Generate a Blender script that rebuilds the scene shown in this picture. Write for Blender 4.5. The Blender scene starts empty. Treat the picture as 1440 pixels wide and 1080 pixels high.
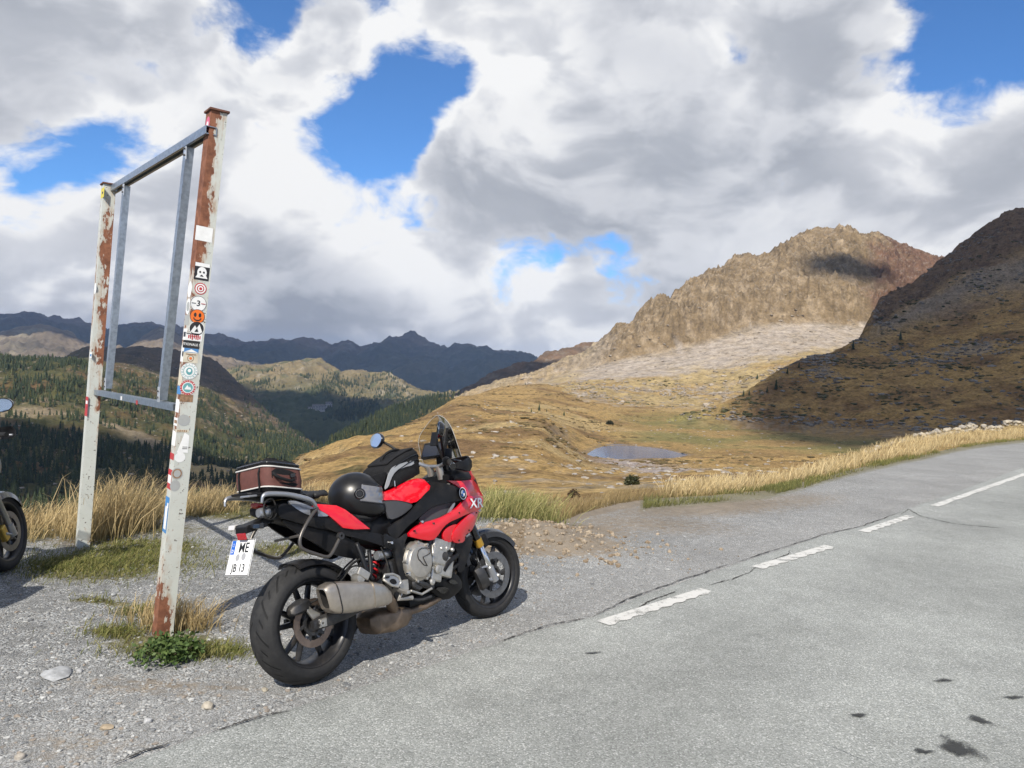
import bpy, bmesh, math, random
import numpy as np
from math import sin, cos, tan, pi, radians, degrees, sqrt, atan2
from mathutils import Vector, Matrix
from mathutils.geometry import delaunay_2d_cdt

random.seed(7); RNG = np.random.default_rng(7)
scene = bpy.context.scene
COL = scene.collection

# ------------------------------------------------------------------ camera
FPX, CAM_H, PITCH, ROLL = 1069.4, 1.714, radians(-0.8135), radians(2.624)   # in pixels of the 1440 wide photograph
_r0 = np.array([1., 0, 0]); _u0 = np.array([0, -sin(PITCH), cos(PITCH)]); CW = np.array([0, cos(PITCH), sin(PITCH)])
CR = cos(ROLL) * _r0 + sin(ROLL) * _u0; CU = -sin(ROLL) * _r0 + cos(ROLL) * _u0
CO = np.array([0, 0, CAM_H])
cam_data = bpy.data.cameras.new('camera'); cam = bpy.data.objects.new('camera', cam_data); COL.objects.link(cam)
cam_data.sensor_width = 36; cam_data.lens = 36 * FPX / 1440; cam_data.clip_start = .05; cam_data.clip_end = 60000
M = Matrix.Identity(4)
for i, a in enumerate((CR, CU, -CW)):
    for j in range(3): M[j][i] = a[j]
for j in range(3): M[j][3] = CO[j]
cam.matrix_world = M
scene.camera = cam
scene.view_settings.view_transform = 'Standard'; scene.view_settings.look = 'None'
scene.view_settings.gamma = 1; scene.view_settings.use_curve_mapping = False
scene.view_settings.exposure = 0.36

cy = scene.cycles
cy.max_bounces = 6; cy.diffuse_bounces = 2; cy.glossy_bounces = 3; cy.transmission_bounces = 4; cy.transparent_max_bounces = 8; cy.volume_bounces = 0
cy.use_adaptive_sampling = True; cy.adaptive_threshold = .02; cy.use_denoising = True; cy.caustics_reflective = False; cy.caustics_refractive = False

def ray(px, py):
    d = (px - 720) / FPX * CR - (py - 540) / FPX * CU + CW
    return d / np.linalg.norm(d)
def gnd(px, py, z=0.):
    d = ray(px, py); return CO + (z - CO[2]) / d[2] * d

# ------------------------------------------------------------------ sun and sky
SUN_EL = radians(43); SUN_AZ = radians(13)      # the sun stands behind the camera, a little to its left
TO_SUN = np.array([-sin(SUN_AZ) * cos(SUN_EL), -cos(SUN_AZ) * cos(SUN_EL), sin(SUN_EL)])
sl = bpy.data.lights.new('sun', 'SUN'); sl.energy = 5.0; sl.angle = radians(.53); sl.color = (1, .94, .84)
so = bpy.data.objects.new('sun', sl); COL.objects.link(so)
so.rotation_euler = Vector(TO_SUN).to_track_quat('Z', 'Y').to_euler(); so.location = (0, 0, 50)

world = bpy.data.worlds.new('World'); scene.world = world; world.use_nodes = True
world.cycles.sampling_method = 'MANUAL'; world.cycles.sample_map_resolution = 256
class NB:
    """small helper for node graphs"""
    def __init__(s, nt): s.nt = nt; s.nt.nodes.clear()
    def new(s, t, **k):
        n = s.nt.nodes.new(t)
        for a, v in k.items(): setattr(n, a, v)
        return n
    def set(s, sock, v):
        if isinstance(v, bpy.types.NodeSocket): s.nt.links.new(v, sock)
        elif v is not None:
            try: sock.default_value = v
            except Exception:
                sock.default_value = tuple(v) + (1,) if len(v) == 3 else v
    def math(s, op, a, b=None, c=None, clamp=False):
        n = s.new('ShaderNodeMath', operation=op, use_clamp=clamp)
        s.set(n.inputs[0], a)
        if b is not None: s.set(n.inputs[1], b)
        if c is not None: s.set(n.inputs[2], c)
        return n.outputs[0]
    def vmath(s, op, a, b=None, out=0, scale=None):
        n = s.new('ShaderNodeVectorMath', operation=op)
        s.set(n.inputs[0], a)
        if b is not None: s.set(n.inputs[1], b)
        if scale is not None: s.set(n.inputs['Scale'], scale)
        return n.outputs[out]
    def noise(s, vec, scale, detail=5, rough=.55, dist=0., lac=2., out='Fac', dims='3D'):
        n = s.new('ShaderNodeTexNoise', noise_dimensions=dims)
        s.set(n.inputs['Vector'], vec); s.set(n.inputs['Scale'], scale); s.set(n.inputs['Detail'], detail)
        s.set(n.inputs['Roughness'], rough); s.set(n.inputs['Distortion'], dist); s.set(n.inputs['Lacunarity'], lac)
        return n.outputs[out]
    def voro(s, vec, scale, feature='F1', out='Distance', rnd=1.):
        n = s.new('ShaderNodeTexVoronoi', feature=feature)
        s.set(n.inputs['Vector'], vec); s.set(n.inputs['Scale'], scale); s.set(n.inputs['Randomness'], rnd)
        return n.outputs[out]
    def mix(s, f, a, b, mode='MIX'):
        n = s.new('ShaderNodeMix', data_type='RGBA', blend_type=mode)
        s.set(n.inputs[0], f); s.set(n.inputs[6], a); s.set(n.inputs[7], b)
        return n.outputs[2]
    def ramp(s, f, lo, hi, a=0., b=1., smooth=True):
        n = s.new('ShaderNodeMapRange', interpolation_type='SMOOTHSTEP' if smooth else 'LINEAR')
        s.set(n.inputs[0], f); s.set(n.inputs[1], lo); s.set(n.inputs[2], hi); s.set(n.inputs[3], a); s.set(n.inputs[4], b)
        return n.outputs[0]
    def hsv(s, col, h=.5, sat=1., v=1.):
        n = s.new('ShaderNodeHueSaturation'); s.set(n.inputs['Hue'], h); s.set(n.inputs['Saturation'], sat); s.set(n.inputs['Value'], v); s.set(n.inputs['Color'], col)
        return n.outputs[0]

def build_world():
    B = NB(world.node_tree)
    out = B.new('ShaderNodeOutputWorld')
    sky = B.new('ShaderNodeTexSky', sky_type='NISHITA')
    sky.sun_disc = False; sky.sun_elevation = SUN_EL; sky.sun_rotation = atan2(TO_SUN[0], TO_SUN[1])
    sky.altitude = 2300; sky.air_density = 1.0; sky.dust_density = .3; sky.ozone_density = 2.0
    tc = B.new('ShaderNodeTexCoord'); D = B.vmath('NORMALIZE', tc.outputs['Generated'])
    P = B.vmath('MULTIPLY', D, (1., 1., 1.6))
    warp = B.vmath('SUBTRACT', B.noise(P, 3.4, 2, .5, out='Color'), (.5, .5, .5))
    Q = B.vmath('ADD', P, B.vmath('SCALE', warp, scale=.20))
    w2 = B.vmath('SUBTRACT', B.noise(P, 15., 3, .6, out='Color'), (.5, .5, .5))
    Q2 = B.vmath('ADD', Q, B.vmath('SCALE', w2, scale=.055))
    def field(A, A2, oct):
        f = B.math('MULTIPLY', B.math('SUBTRACT', B.noise(A, 3.3, oct, .56), .5), 1.75)
        f = B.math('ADD', f, B.math('MULTIPLY', B.math('SUBTRACT', .42, B.voro(A2, 7.5)), .20))
        return B.math('ADD', f, B.math('MULTIPLY', B.math('SUBTRACT', .42, B.voro(A2, 18.)), .17))
    raw = field(Q, Q2, 7)
    def blob(px, py, rad, amt):
        dot = B.vmath('DOT_PRODUCT', D, tuple(ray(px, py)), out=1)
        t = B.ramp(dot, cos(radians(rad)), 1.0, 0., 1., False)
        return B.math('MULTIPLY', B.math('MULTIPLY', t, t), amt)
    dens = raw
    for a in CLOUD_BLOBS: dens = B.math('ADD', dens, blob(*a))
    sepD = B.new('ShaderNodeSeparateXYZ'); B.set(sepD.inputs[0], D)
    dens = B.math('ADD', dens, B.ramp(sepD.outputs[2], .02, .13, .32, 0.))       # the deck closes up towards the horizon
    wisp = B.math('MULTIPLY', B.math('SUBTRACT', B.noise(Q2, 9., 6, .62), .5), .55)
    edge_d = B.math('ADD', dens, wisp)
    cover = B.ramp(edge_d, -.16, .06)
    off = (-.010, -.025, .06)
    d2 = field(B.vmath('ADD', Q, off), B.vmath('ADD', Q2, off), 5)
    lit = B.ramp(B.math('SUBTRACT', raw, d2), -.14, .18)
    soft = B.noise(P, 2.3, 3, .5)
    g = B.math('ADD', B.math('MULTIPLY', lit, .50), B.math('MULTIPLY', B.ramp(soft, .36, .64), .26))
    g = B.math('ADD', g, B.math('SUBTRACT', .31, B.math('MULTIPLY', B.ramp(dens, -.02, .42), .18)))
    g = B.math('ADD', g, B.ramp(edge_d, .02, .20, .22, 0.))        # bright rims towards the open sky
    g = B.math('ADD', g, B.math('MULTIPLY', wisp, .35))
    for a in SHADE_BLOBS: g = B.math('ADD', g, blob(*a))
    cr = B.new('ShaderNodeValToRGB'); B.set(cr.inputs[0], g)
    el = cr.color_ramp.elements
    el[0].position = .0; el[0].color = (.37, .395, .45, 1)
    el[1].position = 1.; el[1].color = (1.0, 1.0, 1.0, 1)
    for pos, c in ((.28, (.49, .515, .57)), (.5, (.61, .63, .68)), (.75, (.76, .775, .815))): e = el.new(pos); e.color = c + (1,)
    bs = B.new('ShaderNodeBackground')
    B.set(bs.inputs['Color'], B.mix(1.0, sky.outputs[0], (.58, .93, 1.25), 'MULTIPLY')); B.set(bs.inputs['Strength'], .105)
    bc = B.new('ShaderNodeBackground'); B.set(bc.inputs['Color'], cr.outputs[0]); B.set(bc.inputs['Strength'], .74)
    mx = B.new('ShaderNodeMixShader'); B.set(mx.inputs[0], cover)
    B.nt.links.new(bs.outputs[0], mx.inputs[1]); B.nt.links.new(bc.outputs[0], mx.inputs[2])
    B.nt.links.new(mx.outputs[0], out.inputs[0])
# (photo pixel x, y, angular radius in degrees, amount)
CLOUD_BLOBS = [(585, 145, 5.5, -.36), (500, 175, 5.5, -.36), (630, 110, 4.5, -.22), (545, 205, 4.5, -.2), (345, 5, 5, -.32), (400, 45, 4, -.12), (600, 55, 3.5, .16), (450, 60, 4, .14), (1400, 60, 10, -.52), (1335, 110, 5, -.16), (45, 250, 6, -.36), (105, 232, 4.5, -.28), (165, 212, 4, -.24), (10, 275, 4, -.2), (655, 95, 3, -.2), (20, 190, 4, .12),
               (735, 388, 5, -.30), (835, 345, 4.5, -.28), (880, 385, 5, -.22), (235, 225, 5, -.24), (570, 65, 4, -.26), (60, 300, 4, -.12),
               (1000, 150, 24, .34), (150, 90, 18, .36), (400, 360, 18, .30), (1240, 260, 14, .24), (800, 60, 15, .24), (100, 420, 14, .24), (700, 290, 10, .2), (640, 450, 10, .22), (830, 450, 8, .2), (1420, 230, 8, .2), (440, 110, 5, .14), (650, 220, 5, .15)]
SHADE_BLOBS = [(500, 255, 8, .46), (395, 215, 6, .38), (60, 345, 8, .44), (590, 415, 9, .42), (790, 470, 8, .5), (1290, 165, 7, .44), (700, 110, 9, .22), (230, 385, 6, .24),
               (560, 330, 11, -.12), (330, 430, 9, -.14), (1000, 260, 14, -.12), (820, 380, 6, -.20), (120, 430, 9, -.18), (560, 470, 8, -.12), (450, 440, 7, -.18), (200, 90, 14, .10)]
build_world()
# clouds outside the picture that throw shade: (photo x of the shaded place, distance, height there, half axes, turn, cloud height, seed)
CLOUDS = [(1363, 828, 0, 545, 142, 57, 2600, 3, .10), (1178, 1270, 160, 85, 45, 25, 3600, 5), (500, 6600, 100, 3300, 2100, -10, 6500, 7), (250, 1950, -60, 620, 260, 15, 3200, 9), (330, 2700, -250, 700, 420, 0, 3400, 13), (700, 1750, 20, 330, 260, 0, 3000, 15), (30, 5600, 50, 1500, 600, 10, 6000, 17), (60, 760, -110, 330, 210, 30, 2800, 21)]
HAZE = 4.0e-5

# ------------------------------------------------------------------ small tools
def put(o, parent=None, kind=None, label=None, cat=None, group=None):
    COL.objects.link(o)
    if parent is not None: o.parent = parent
    if kind: o['kind'] = kind
    if label: o['label'] = label
    if cat: o['category'] = cat
    if group: o['group'] = group
    return o
def mesh_data(name, V, F, mats=None, smooth=False, fm=None):
    me = bpy.data.meshes.new(name)
    me.from_pydata([tuple(map(float, v)) for v in V] if not isinstance(V, np.ndarray) else V.tolist(), [], F if not isinstance(F, np.ndarray) else F.tolist())
    if mats is not None:
        for m in (mats if isinstance(mats, (list, tuple)) else [mats]): me.materials.append(m)
    if fm is not None: me.polygons.foreach_set('material_index', np.asarray(fm, dtype=np.int32))
    if smooth: me.polygons.foreach_set('use_smooth', np.ones(len(me.polygons), dtype=bool))
    me.update(); return me
def mk(name, VF, mat, parent=None, smooth=False, bevel=0, sub=0, fm=None, auto=None, **k):
    me = mesh_data(name, VF[0], VF[1], mat, smooth or auto is not None, fm)
    o = bpy.data.objects.new(name, me); put(o, parent, **k)
    if auto is not None: me.set_sharp_from_angle(angle=radians(auto))
    if bevel:
        m = o.modifiers.new('bevel', 'BEVEL'); m.width = bevel; m.segments = 2; m.limit_method = 'ANGLE'; m.angle_limit = radians(35)
    if sub:
        m = o.modifiers.new('sub', 'SUBSURF'); m.levels = sub; m.render_levels = sub
    return o
def empty(name, loc=(0, 0, 0), rotz=0, **k):
    o = bpy.data.objects.new(name, None); o.location = loc; o.rotation_euler = (0, 0, rotz); o.empty_display_size = .2
    return put(o, **k)
def join(*L):
    V = []; F = []
    for v, f in L:
        n = len(V); V += [tuple(p) for p in v]; F += [tuple(i + n for i in q) for q in f]
    return V, F
def xf(VF, m):
    m = Matrix(m); return [tuple(m @ Vector(v)) for v in VF[0]], VF[1]
def mirror_y(VF): return [(v[0], -v[1], v[2]) for v in VF[0]], [tuple(reversed(f)) for f in VF[1]]
def box(c, s, rot=None):
    x, y, z = (a / 2 for a in s)
    V = [(-x, -y, -z), (x, -y, -z), (x, y, -z), (-x, y, -z), (-x, -y, z), (x, -y, z), (x, y, z), (-x, y, z)]
    if rot is not None: V = [tuple(rot @ Vector(v)) for v in V]
    V = [(v[0] + c[0], v[1] + c[1], v[2] + c[2]) for v in V]
    return V, [(0, 3, 2, 1), (4, 5, 6, 7), (0, 1, 5, 4), (1, 2, 6, 5), (2, 3, 7, 6), (3, 0, 4, 7)]
def tube(pts, r, n=10, caps=True, smooth_path=0):
    P = [Vector(p) for p in pts]; R = list(r) if hasattr(r, '__len__') else [r] * len(P)
    for _ in range(smooth_path):
        Q = [P[0]]; S = [R[0]]
        for i in range(len(P) - 1):
            Q += [P[i].lerp(P[i + 1], .25), P[i].lerp(P[i + 1], .75)]; S += [R[i] * .75 + R[i + 1] * .25, R[i] * .25 + R[i + 1] * .75]
        P = Q + [P[-1]]; R = S + [R[-1]]
    V = []; F = []; t0 = (P[1] - P[0]).normalized()
    a = Vector((0, 0, 1)) if abs(t0.z) < .9 else Vector((1, 0, 0)); u = t0.cross(a).normalized()
    for i, p in enumerate(P):
        t = (P[min(i + 1, len(P) - 1)] - P[max(i - 1, 0)]).normalized()
        u = (u - t * u.dot(t)).normalized(); w = t.cross(u)
        for k in range(n): V.append(tuple(p + (u * cos(2 * pi * k / n) + w * sin(2 * pi * k / n)) * R[i]))
    for i in range(len(P) - 1):
        for k in range(n): F.append((i * n + k, i * n + (k + 1) % n, (i + 1) * n + (k + 1) % n, (i + 1) * n + k))
    if caps: F.append(tuple(reversed(range(n)))); F.append(tuple(range((len(P) - 1) * n, len(P) * n)))
    return V, F
def lathe(prof, n=48, axis='y', c=(0, 0, 0), closed=True):
    """prof: (radius, position along the axis)"""
    V = []; F = []; m = len(prof)
    for k in range(n):
        a = 2 * pi * k / n
        for r, h in prof:
            p = {'y': (r * cos(a), h, r * sin(a)), 'z': (r * cos(a), r * sin(a), h), 'x': (h, r * cos(a), r * sin(a))}[axis]
            V.append((p[0] + c[0], p[1] + c[1], p[2] + c[2]))
    for k in range(n):
        k2 = (k + 1) % n
        for i in range(m if closed else m - 1):
            j = (i + 1) % m
            F.append((k * m + i, k * m + j, k2 * m + j, k2 * m + i))
    return V, F
def disc_plate(r0, r1, h0, h1, n=40, c=(0, 0, 0), axis='y'): return lathe([(r0, h0), (r1, h0), (r1, h1), (r0, h1)], n, axis, c)
def loft(secs, caps=True, closed=True):
    n = len(secs[0]); V = [tuple(p) for s in secs for p in s]; F = []
    for i in range(len(secs) - 1):
        for k in range(n if closed else n - 1):
            F.append((i * n + k, i * n + (k + 1) % n, (i + 1) * n + (k + 1) % n, (i + 1) * n + k))
    if caps and closed: F.append(tuple(reversed(range(n)))); F.append(tuple(range((len(secs) - 1) * n, len(secs) * n)))
    return V, F
def prism(poly, h0, h1, fn):
    """poly 2D, fn(u,v,h)->xyz"""
    n = len(poly); V = [fn(u, v, h0) for u, v in poly] + [fn(u, v, h1) for u, v in poly]
    F = [tuple(reversed(range(n))), tuple(range(n, 2 * n))] + [(i, (i + 1) % n, n + (i + 1) % n, n + i) for i in range(n)]
    return V, F
def outward(o):
    bm = bmesh.new(); bm.from_mesh(o.data); bmesh.ops.recalc_face_normals(bm, faces=bm.faces); bm.to_mesh(o.data); bm.free(); return o

# numpy gradient noise ------------------------------------------------
_perm = RNG.permutation(512).astype(np.int64); _grad = RNG.normal(size=(512, 3)); _grad /= np.linalg.norm(_grad, axis=1)[:, None]
def perlin(P):
    P = np.asarray(P, float); I = np.floor(P).astype(np.int64); f = P - I; u = f * f * f * (f * (f * 6 - 15) + 10)
    def h(i, j, k): return _grad[_perm[(_perm[(_perm[i & 511] + j) & 511] + k) & 511]]
    r = 0
    for a in (0, 1):
        for b in (0, 1):
            for c in (0, 1):
                g = h(I[..., 0] + a, I[..., 1] + b, I[..., 2] + c)
                dot = g[..., 0] * (f[..., 0] - a) + g[..., 1] * (f[..., 1] - b) + g[..., 2] * (f[..., 2] - c)
                r = r + dot * (u[..., 0] if a else 1 - u[..., 0]) * (u[..., 1] if b else 1 - u[..., 1]) * (u[..., 2] if c else 1 - u[..., 2])
    return r * 1.5
def fbm(P, scale=1., octv=5, gain=.5, ridged=False, off=0.):
    P = np.asarray(P, float) * scale + off; r = 0; a = 1.; s = 0
    for _ in range(octv):
        n = perlin(P)
        if ridged: n = 1 - 2 * np.abs(n)
        r = r + a * n; s += a; a *= gain; P = P * 2.03 + 17.3
    return r / s
def sstep(x, a, b): t = np.clip((x - a) / (b - a), 0, 1); return t * t * (3 - 2 * t)

# ------------------------------------------------------------------ materials
MATS = {}
def material(name, color=(.5, .5, .5), rough=.6, metal=0., spec=.5, coat=0., coat_rough=.05, var=0., vscale=20., bump=0., bscale=80., trans=0., ior=1.45, alpha=1., emit=None, dirt=0.):
    if name in MATS: return MATS[name]
    m = bpy.data.materials.new(name); m.use_nodes = True; B = NB(m.node_tree)
    out = B.new('ShaderNodeOutputMaterial'); p = B.new('ShaderNodeBsdfPrincipled'); B.nt.links.new(p.outputs[0], out.inputs[0])
    tc = B.new('ShaderNodeTexCoord'); co = tc.outputs['Object']
    c = tuple(color) + (1,)
    col = c
    if var: col = B.mix(B.ramp(B.noise(co, vscale, 5, .6), .3, .7), tuple(a * (1 - var) for a in color) + (1,), tuple(min(1, a * (1 + var)) for a in color) + (1,))
    rg = rough
    if dirt:
        d = B.ramp(B.noise(co, 9, 6, .65), .46, .72, 0, dirt)
        col = B.mix(d, col, (.20, .17, .135, 1)); rg = B.math('ADD', rough, B.math('MULTIPLY', d, .5), clamp=True)
    B.set(p.inputs['Base Color'], col); B.set(p.inputs['Roughness'], rg); B.set(p.inputs['Metallic'], metal)
    p.inputs['Specular IOR Level'].default_value = spec; p.inputs['Coat Weight'].default_value = coat; p.inputs['Coat Roughness'].default_value = coat_rough
    p.inputs['Transmission Weight'].default_value = trans; p.inputs['IOR'].default_value = ior; p.inputs['Alpha'].default_value = alpha
    if bump:
        bn = B.new('ShaderNodeBump'); B.set(bn.inputs['Height'], B.noise(co, bscale, 4, .6)); bn.inputs['Strength'].default_value = bump; bn.inputs['Distance'].default_value = .01
        B.nt.links.new(bn.outputs[0], p.inputs['Normal'])
    MATS[name] = m; return m
# ------------------------------------------------------------------ terrain
def HZ(px): return 540 + FPX * tan(PITCH) + (px - 720) * tan(ROLL)
def az_of(px, py): d = ray(px, py); return atan2(d[0], d[1])
def curve_cols(curve, A):
    """curve of (px, py, dist) -> distance and height at the azimuths A"""
    az = []; D = []; Z = []
    for px, py, dist in curve:
        d = ray(px, py); az.append(atan2(d[0], d[1])); D.append(dist); Z.append(CAM_H + dist * d[2] / sqrt(d[0] ** 2 + d[1] ** 2))
    return np.interp(A, az, D), np.interp(A, az, Z)
def smooth1(a, n):
    if n <= 0: return a
    k = np.hanning(2 * n + 3)[1:-1]; k /= k.sum()
    return np.convolve(np.pad(a, n, mode='edge'), k, 'valid')
def height_rows(D, Z, subs, sharp):
    D = [np.array(d) for d in D]
    for k in range(1, len(D)): D[k] = np.maximum(D[k], D[k - 1] * 1.006 + .02)
    K = len(D); sec = [(Z[k + 1] - Z[k]) / np.maximum(D[k + 1] - D[k], 1e-6) for k in range(K - 1)]
    mL = [None] * K; mR = [None] * K
    for k in range(K):
        if k == 0: mR[k] = sec[0]; mL[k] = sec[0]
        elif k == K - 1: mL[k] = mR[k] = sec[-1]
        elif k in sharp: mL[k] = sec[k - 1]; mR[k] = sec[k]
        else:
            a, b = sec[k - 1], sec[k]; m = np.where(a * b > 0, 2 * a * b / np.where(np.abs(a + b) < 1e-9, 1, a + b), 0); mL[k] = mR[k] = m
    rows_d = []; rows_z = []; rt = []
    for k in range(K - 1):
        n = subs[k]
        for i in range(n + (k == K - 2)):
            t = i / n; h = D[k + 1] - D[k]
            rows_d.append(D[k] + h * t); rt.append(k + t)
            rows_z.append((2 * t ** 3 - 3 * t ** 2 + 1) * Z[k] + (t ** 3 - 2 * t ** 2 + t) * h * mR[k] + (-2 * t ** 3 + 3 * t ** 2) * Z[k + 1] + (t ** 3 - t ** 2) * h * mL[k + 1])
    return np.array(rows_d), np.array(rows_z), np.array(rt)
LAYERS = {}
def terrain_layer(name, px0, px1, ncol, curves, subs, disp, colour, mat, sharp=(), smooth=0, **k):
    pxs = np.linspace(px0, px1, ncol); A = np.array([az_of(p, HZ(p)) for p in pxs])
    DZ = [curve_cols(c, A) for c in curves]
    D = [smooth1(d, smooth) for d, _ in DZ]; Z = [smooth1(z, smooth) for _, z in DZ]
    rd, rz, rt = height_rows(D, Z, subs, sharp)
    X = rd * np.sin(A)[None, :]; Y = rd * np.cos(A)[None, :]
    P = np.stack([X, Y, rz], -1)
    T = np.broadcast_to(rt[:, None], rd.shape); PX = np.broadcast_to(pxs[None, :], rd.shape)
    dz = disp(P, T, PX)
    if isinstance(dz, tuple): P = P + dz[0]
    else: P[..., 2] += dz
    dr = np.gradient(P, axis=0); dc = np.gradient(P, axis=1)
    N = np.cross(dc, dr); N /= np.linalg.norm(N, axis=-1, keepdims=True) + 1e-9
    slope = np.abs(N[..., 2])
    C = colour(P, T, PX, slope)
    R, Cn = rd.shape
    idx = np.arange(R * Cn).reshape(R, Cn)
    F = np.stack([idx[:-1, :-1], idx[:-1, 1:], idx[1:, 1:], idx[1:, :-1]], -1).reshape(-1, 4)
    me = mesh_data(name, P.reshape(-1, 3), F, mat, True)
    at = me.color_attributes.new('Col', 'FLOAT_COLOR', 'POINT')
    at.data.foreach_set('color', np.concatenate([np.clip(C, 0, 1), np.ones(C.shape[:-1] + (1,))], -1).astype(np.float32).ravel())
    o = put(bpy.data.objects.new(name, me), kind='structure', **k)
    LAYERS[name] = dict(P=P, T=T, PX=PX, N=N, slope=slope, o=o)
    return o
def terrain_mat(name, s1, s2, rough=.95, contrast=.5, bump=.6, bdist=1., tint2=None, t2s=1., spec=.1):
    m = bpy.data.materials.new(name); m.use_nodes = True; B = NB(m.node_tree)
    out = B.new('ShaderNodeOutputMaterial'); p = B.new('ShaderNodeBsdfPrincipled'); B.nt.links.new(p.outputs[0], out.inputs[0])
    at = B.new('ShaderNodeAttribute', attribute_name='Col'); tc = B.new('ShaderNodeTexCoord'); co = tc.outputs['Object']
    n1 = B.noise(co, s1, 7, .62); n2 = B.noise(co, s2, 5, .65)
    v = B.math('ADD', B.math('MULTIPLY', n1, .55), B.math('MULTIPLY', n2, .45))
    g = B.ramp(v, .3, .7, 1 - contrast, 1 + contrast, False)
    col = B.mix(1., at.outputs['Color'], B.new('ShaderNodeCombineColor').outputs[0], 'MULTIPLY') if False else None
    sc = B.vmath('SCALE', at.outputs['Color'], scale=g)
    if tint2 is not None:
        sc = B.mix(B.ramp(B.noise(co, t2s, 6, .6, .4), .52, .62, 0, .75), sc, tint2)
    B.set(p.inputs['Base Color'], sc); B.set(p.inputs['Roughness'], rough); p.inputs['Specular IOR Level'].default_value = spec
    bn = B.new('ShaderNodeBump'); B.set(bn.inputs['Height'], v); bn.inputs['Strength'].default_value = bump; bn.inputs['Distance'].default_value = bdist
    B.nt.links.new(bn.outputs[0], p.inputs['Normal'])
    return m
def lerp3(a, b, t): return np.asarray(a)[None, None, :] * (1 - t[..., None]) + np.asarray(b)[None, None, :] * t[..., None] if np.ndim(a) == 1 and np.ndim(b) == 1 else a * (1 - t[..., None]) + (np.asarray(b)[None, None, :] if np.ndim(b) == 1 else b) * t[..., None]

GOLD = np.array([.285, .192, .080]); BROWN = np.array([.150, .094, .046]); STRAW = np.array([.33, .25, .125]); GREENISH = np.array([.125, .115, .045])
SHRUB = np.array([.045, .052, .022]); ROCK = np.array([.20, .165, .125]); DROCK = np.array([.095, .08, .065]); SCREE = np.array([.31, .265, .22]); FOREST = np.array([.034, .048, .022])
GREY = np.array([.25, .235, .215])

# ---- the edge of the flat parking ground in the photograph
VERGE_PX = [(-420, 770), (-200, 757), (0, 748), (60, 741), (110, 735), (225, 716), (330, 706), (420, 704), (560, 708), (640, 716), (700, 726), (745, 738), (790, 733), (825, 720), (870, 709), (900, 704), (1000, 697), (1080, 690), (1130, 678), (1180, 665), (1240, 651), (1300, 640), (1440, 618), (1600, 607), (1800, 603)]
VAZ = []; VD = []
for px, py in VERGE_PX:
    g = gnd(px, py); VAZ.append(atan2(g[0], g[1])); VD.append(math.hypot(g[0], g[1]))
def verge_d(az): return np.interp(az, VAZ, VD)

# ---- road edge (asphalt meets gravel)
EDGE_PX = [(20, 1130), (150, 1083), (290, 1032), (480, 975), (640, 925), (700, 903), (767, 882), (828, 871), (880, 847), (957, 819), (1029, 795), (1101, 772), (1162, 752), (1214, 740), (1270, 718), (1350, 690), (1440, 657)]
EDGE = [gnd(px, py)[:2] for px, py in EDGE_PX]
d0 = EDGE[1] - EDGE[4]; d0 /= np.linalg.norm(d0); d1 = EDGE[-1] - EDGE[8]; d1 /= np.linalg.norm(d1)
EDGE = np.array([EDGE[0] + d0 * 20] + EDGE + [EDGE[-1] + d1 * 12 + np.array([.6, 0]), EDGE[-1] + d1 * 30 + np.array([4., 0]), EDGE[-1] + d1 * 60 + np.array([14., 0])])
_s = np.concatenate([[0], np.cumsum(np.linalg.norm(np.diff(EDGE, axis=0), axis=1))])
ss = np.concatenate([np.linspace(0, 18, 12, endpoint=False), np.linspace(18, 45, 700), np.linspace(45.3, _s[-1], 60)])
ex = smooth1(np.interp(ss, _s, EDGE[:, 0]), 10); ey = smooth1(np.interp(ss, _s, EDGE[:, 1]), 10)
tx = np.gradient(ex, ss); ty = np.gradient(ey, ss); tl = np.hypot(tx, ty); tx /= tl; ty /= tl
nx, ny = ty, -tx            # to the right of travel, on to the asphalt
jit = .035 * fbm(np.stack([ss * 1.5, ss * 0, ss * 0], -1), 1, 5, .6)
EDGE_S = np.stack([ex, ey], -1)
def road_side(X, Y):
    """signed distance, positive on the asphalt (coarse)"""
    sh = X.shape; Q = np.stack([X.ravel(), Y.ravel()], -1); out = np.empty(len(Q)); E2 = EDGE_S[::6]; NX = nx[::6]; NY = ny[::6]
    for i in range(0, len(Q), 20000):
        d = Q[i:i + 20000, None, :] - E2[None]; j = (d ** 2).sum(-1).argmin(1); r = d[np.arange(len(j)), j]
        out[i:i + 20000] = r[:, 0] * NX[j] + r[:, 1] * NY[j]
    return out.reshape(sh)

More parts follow.
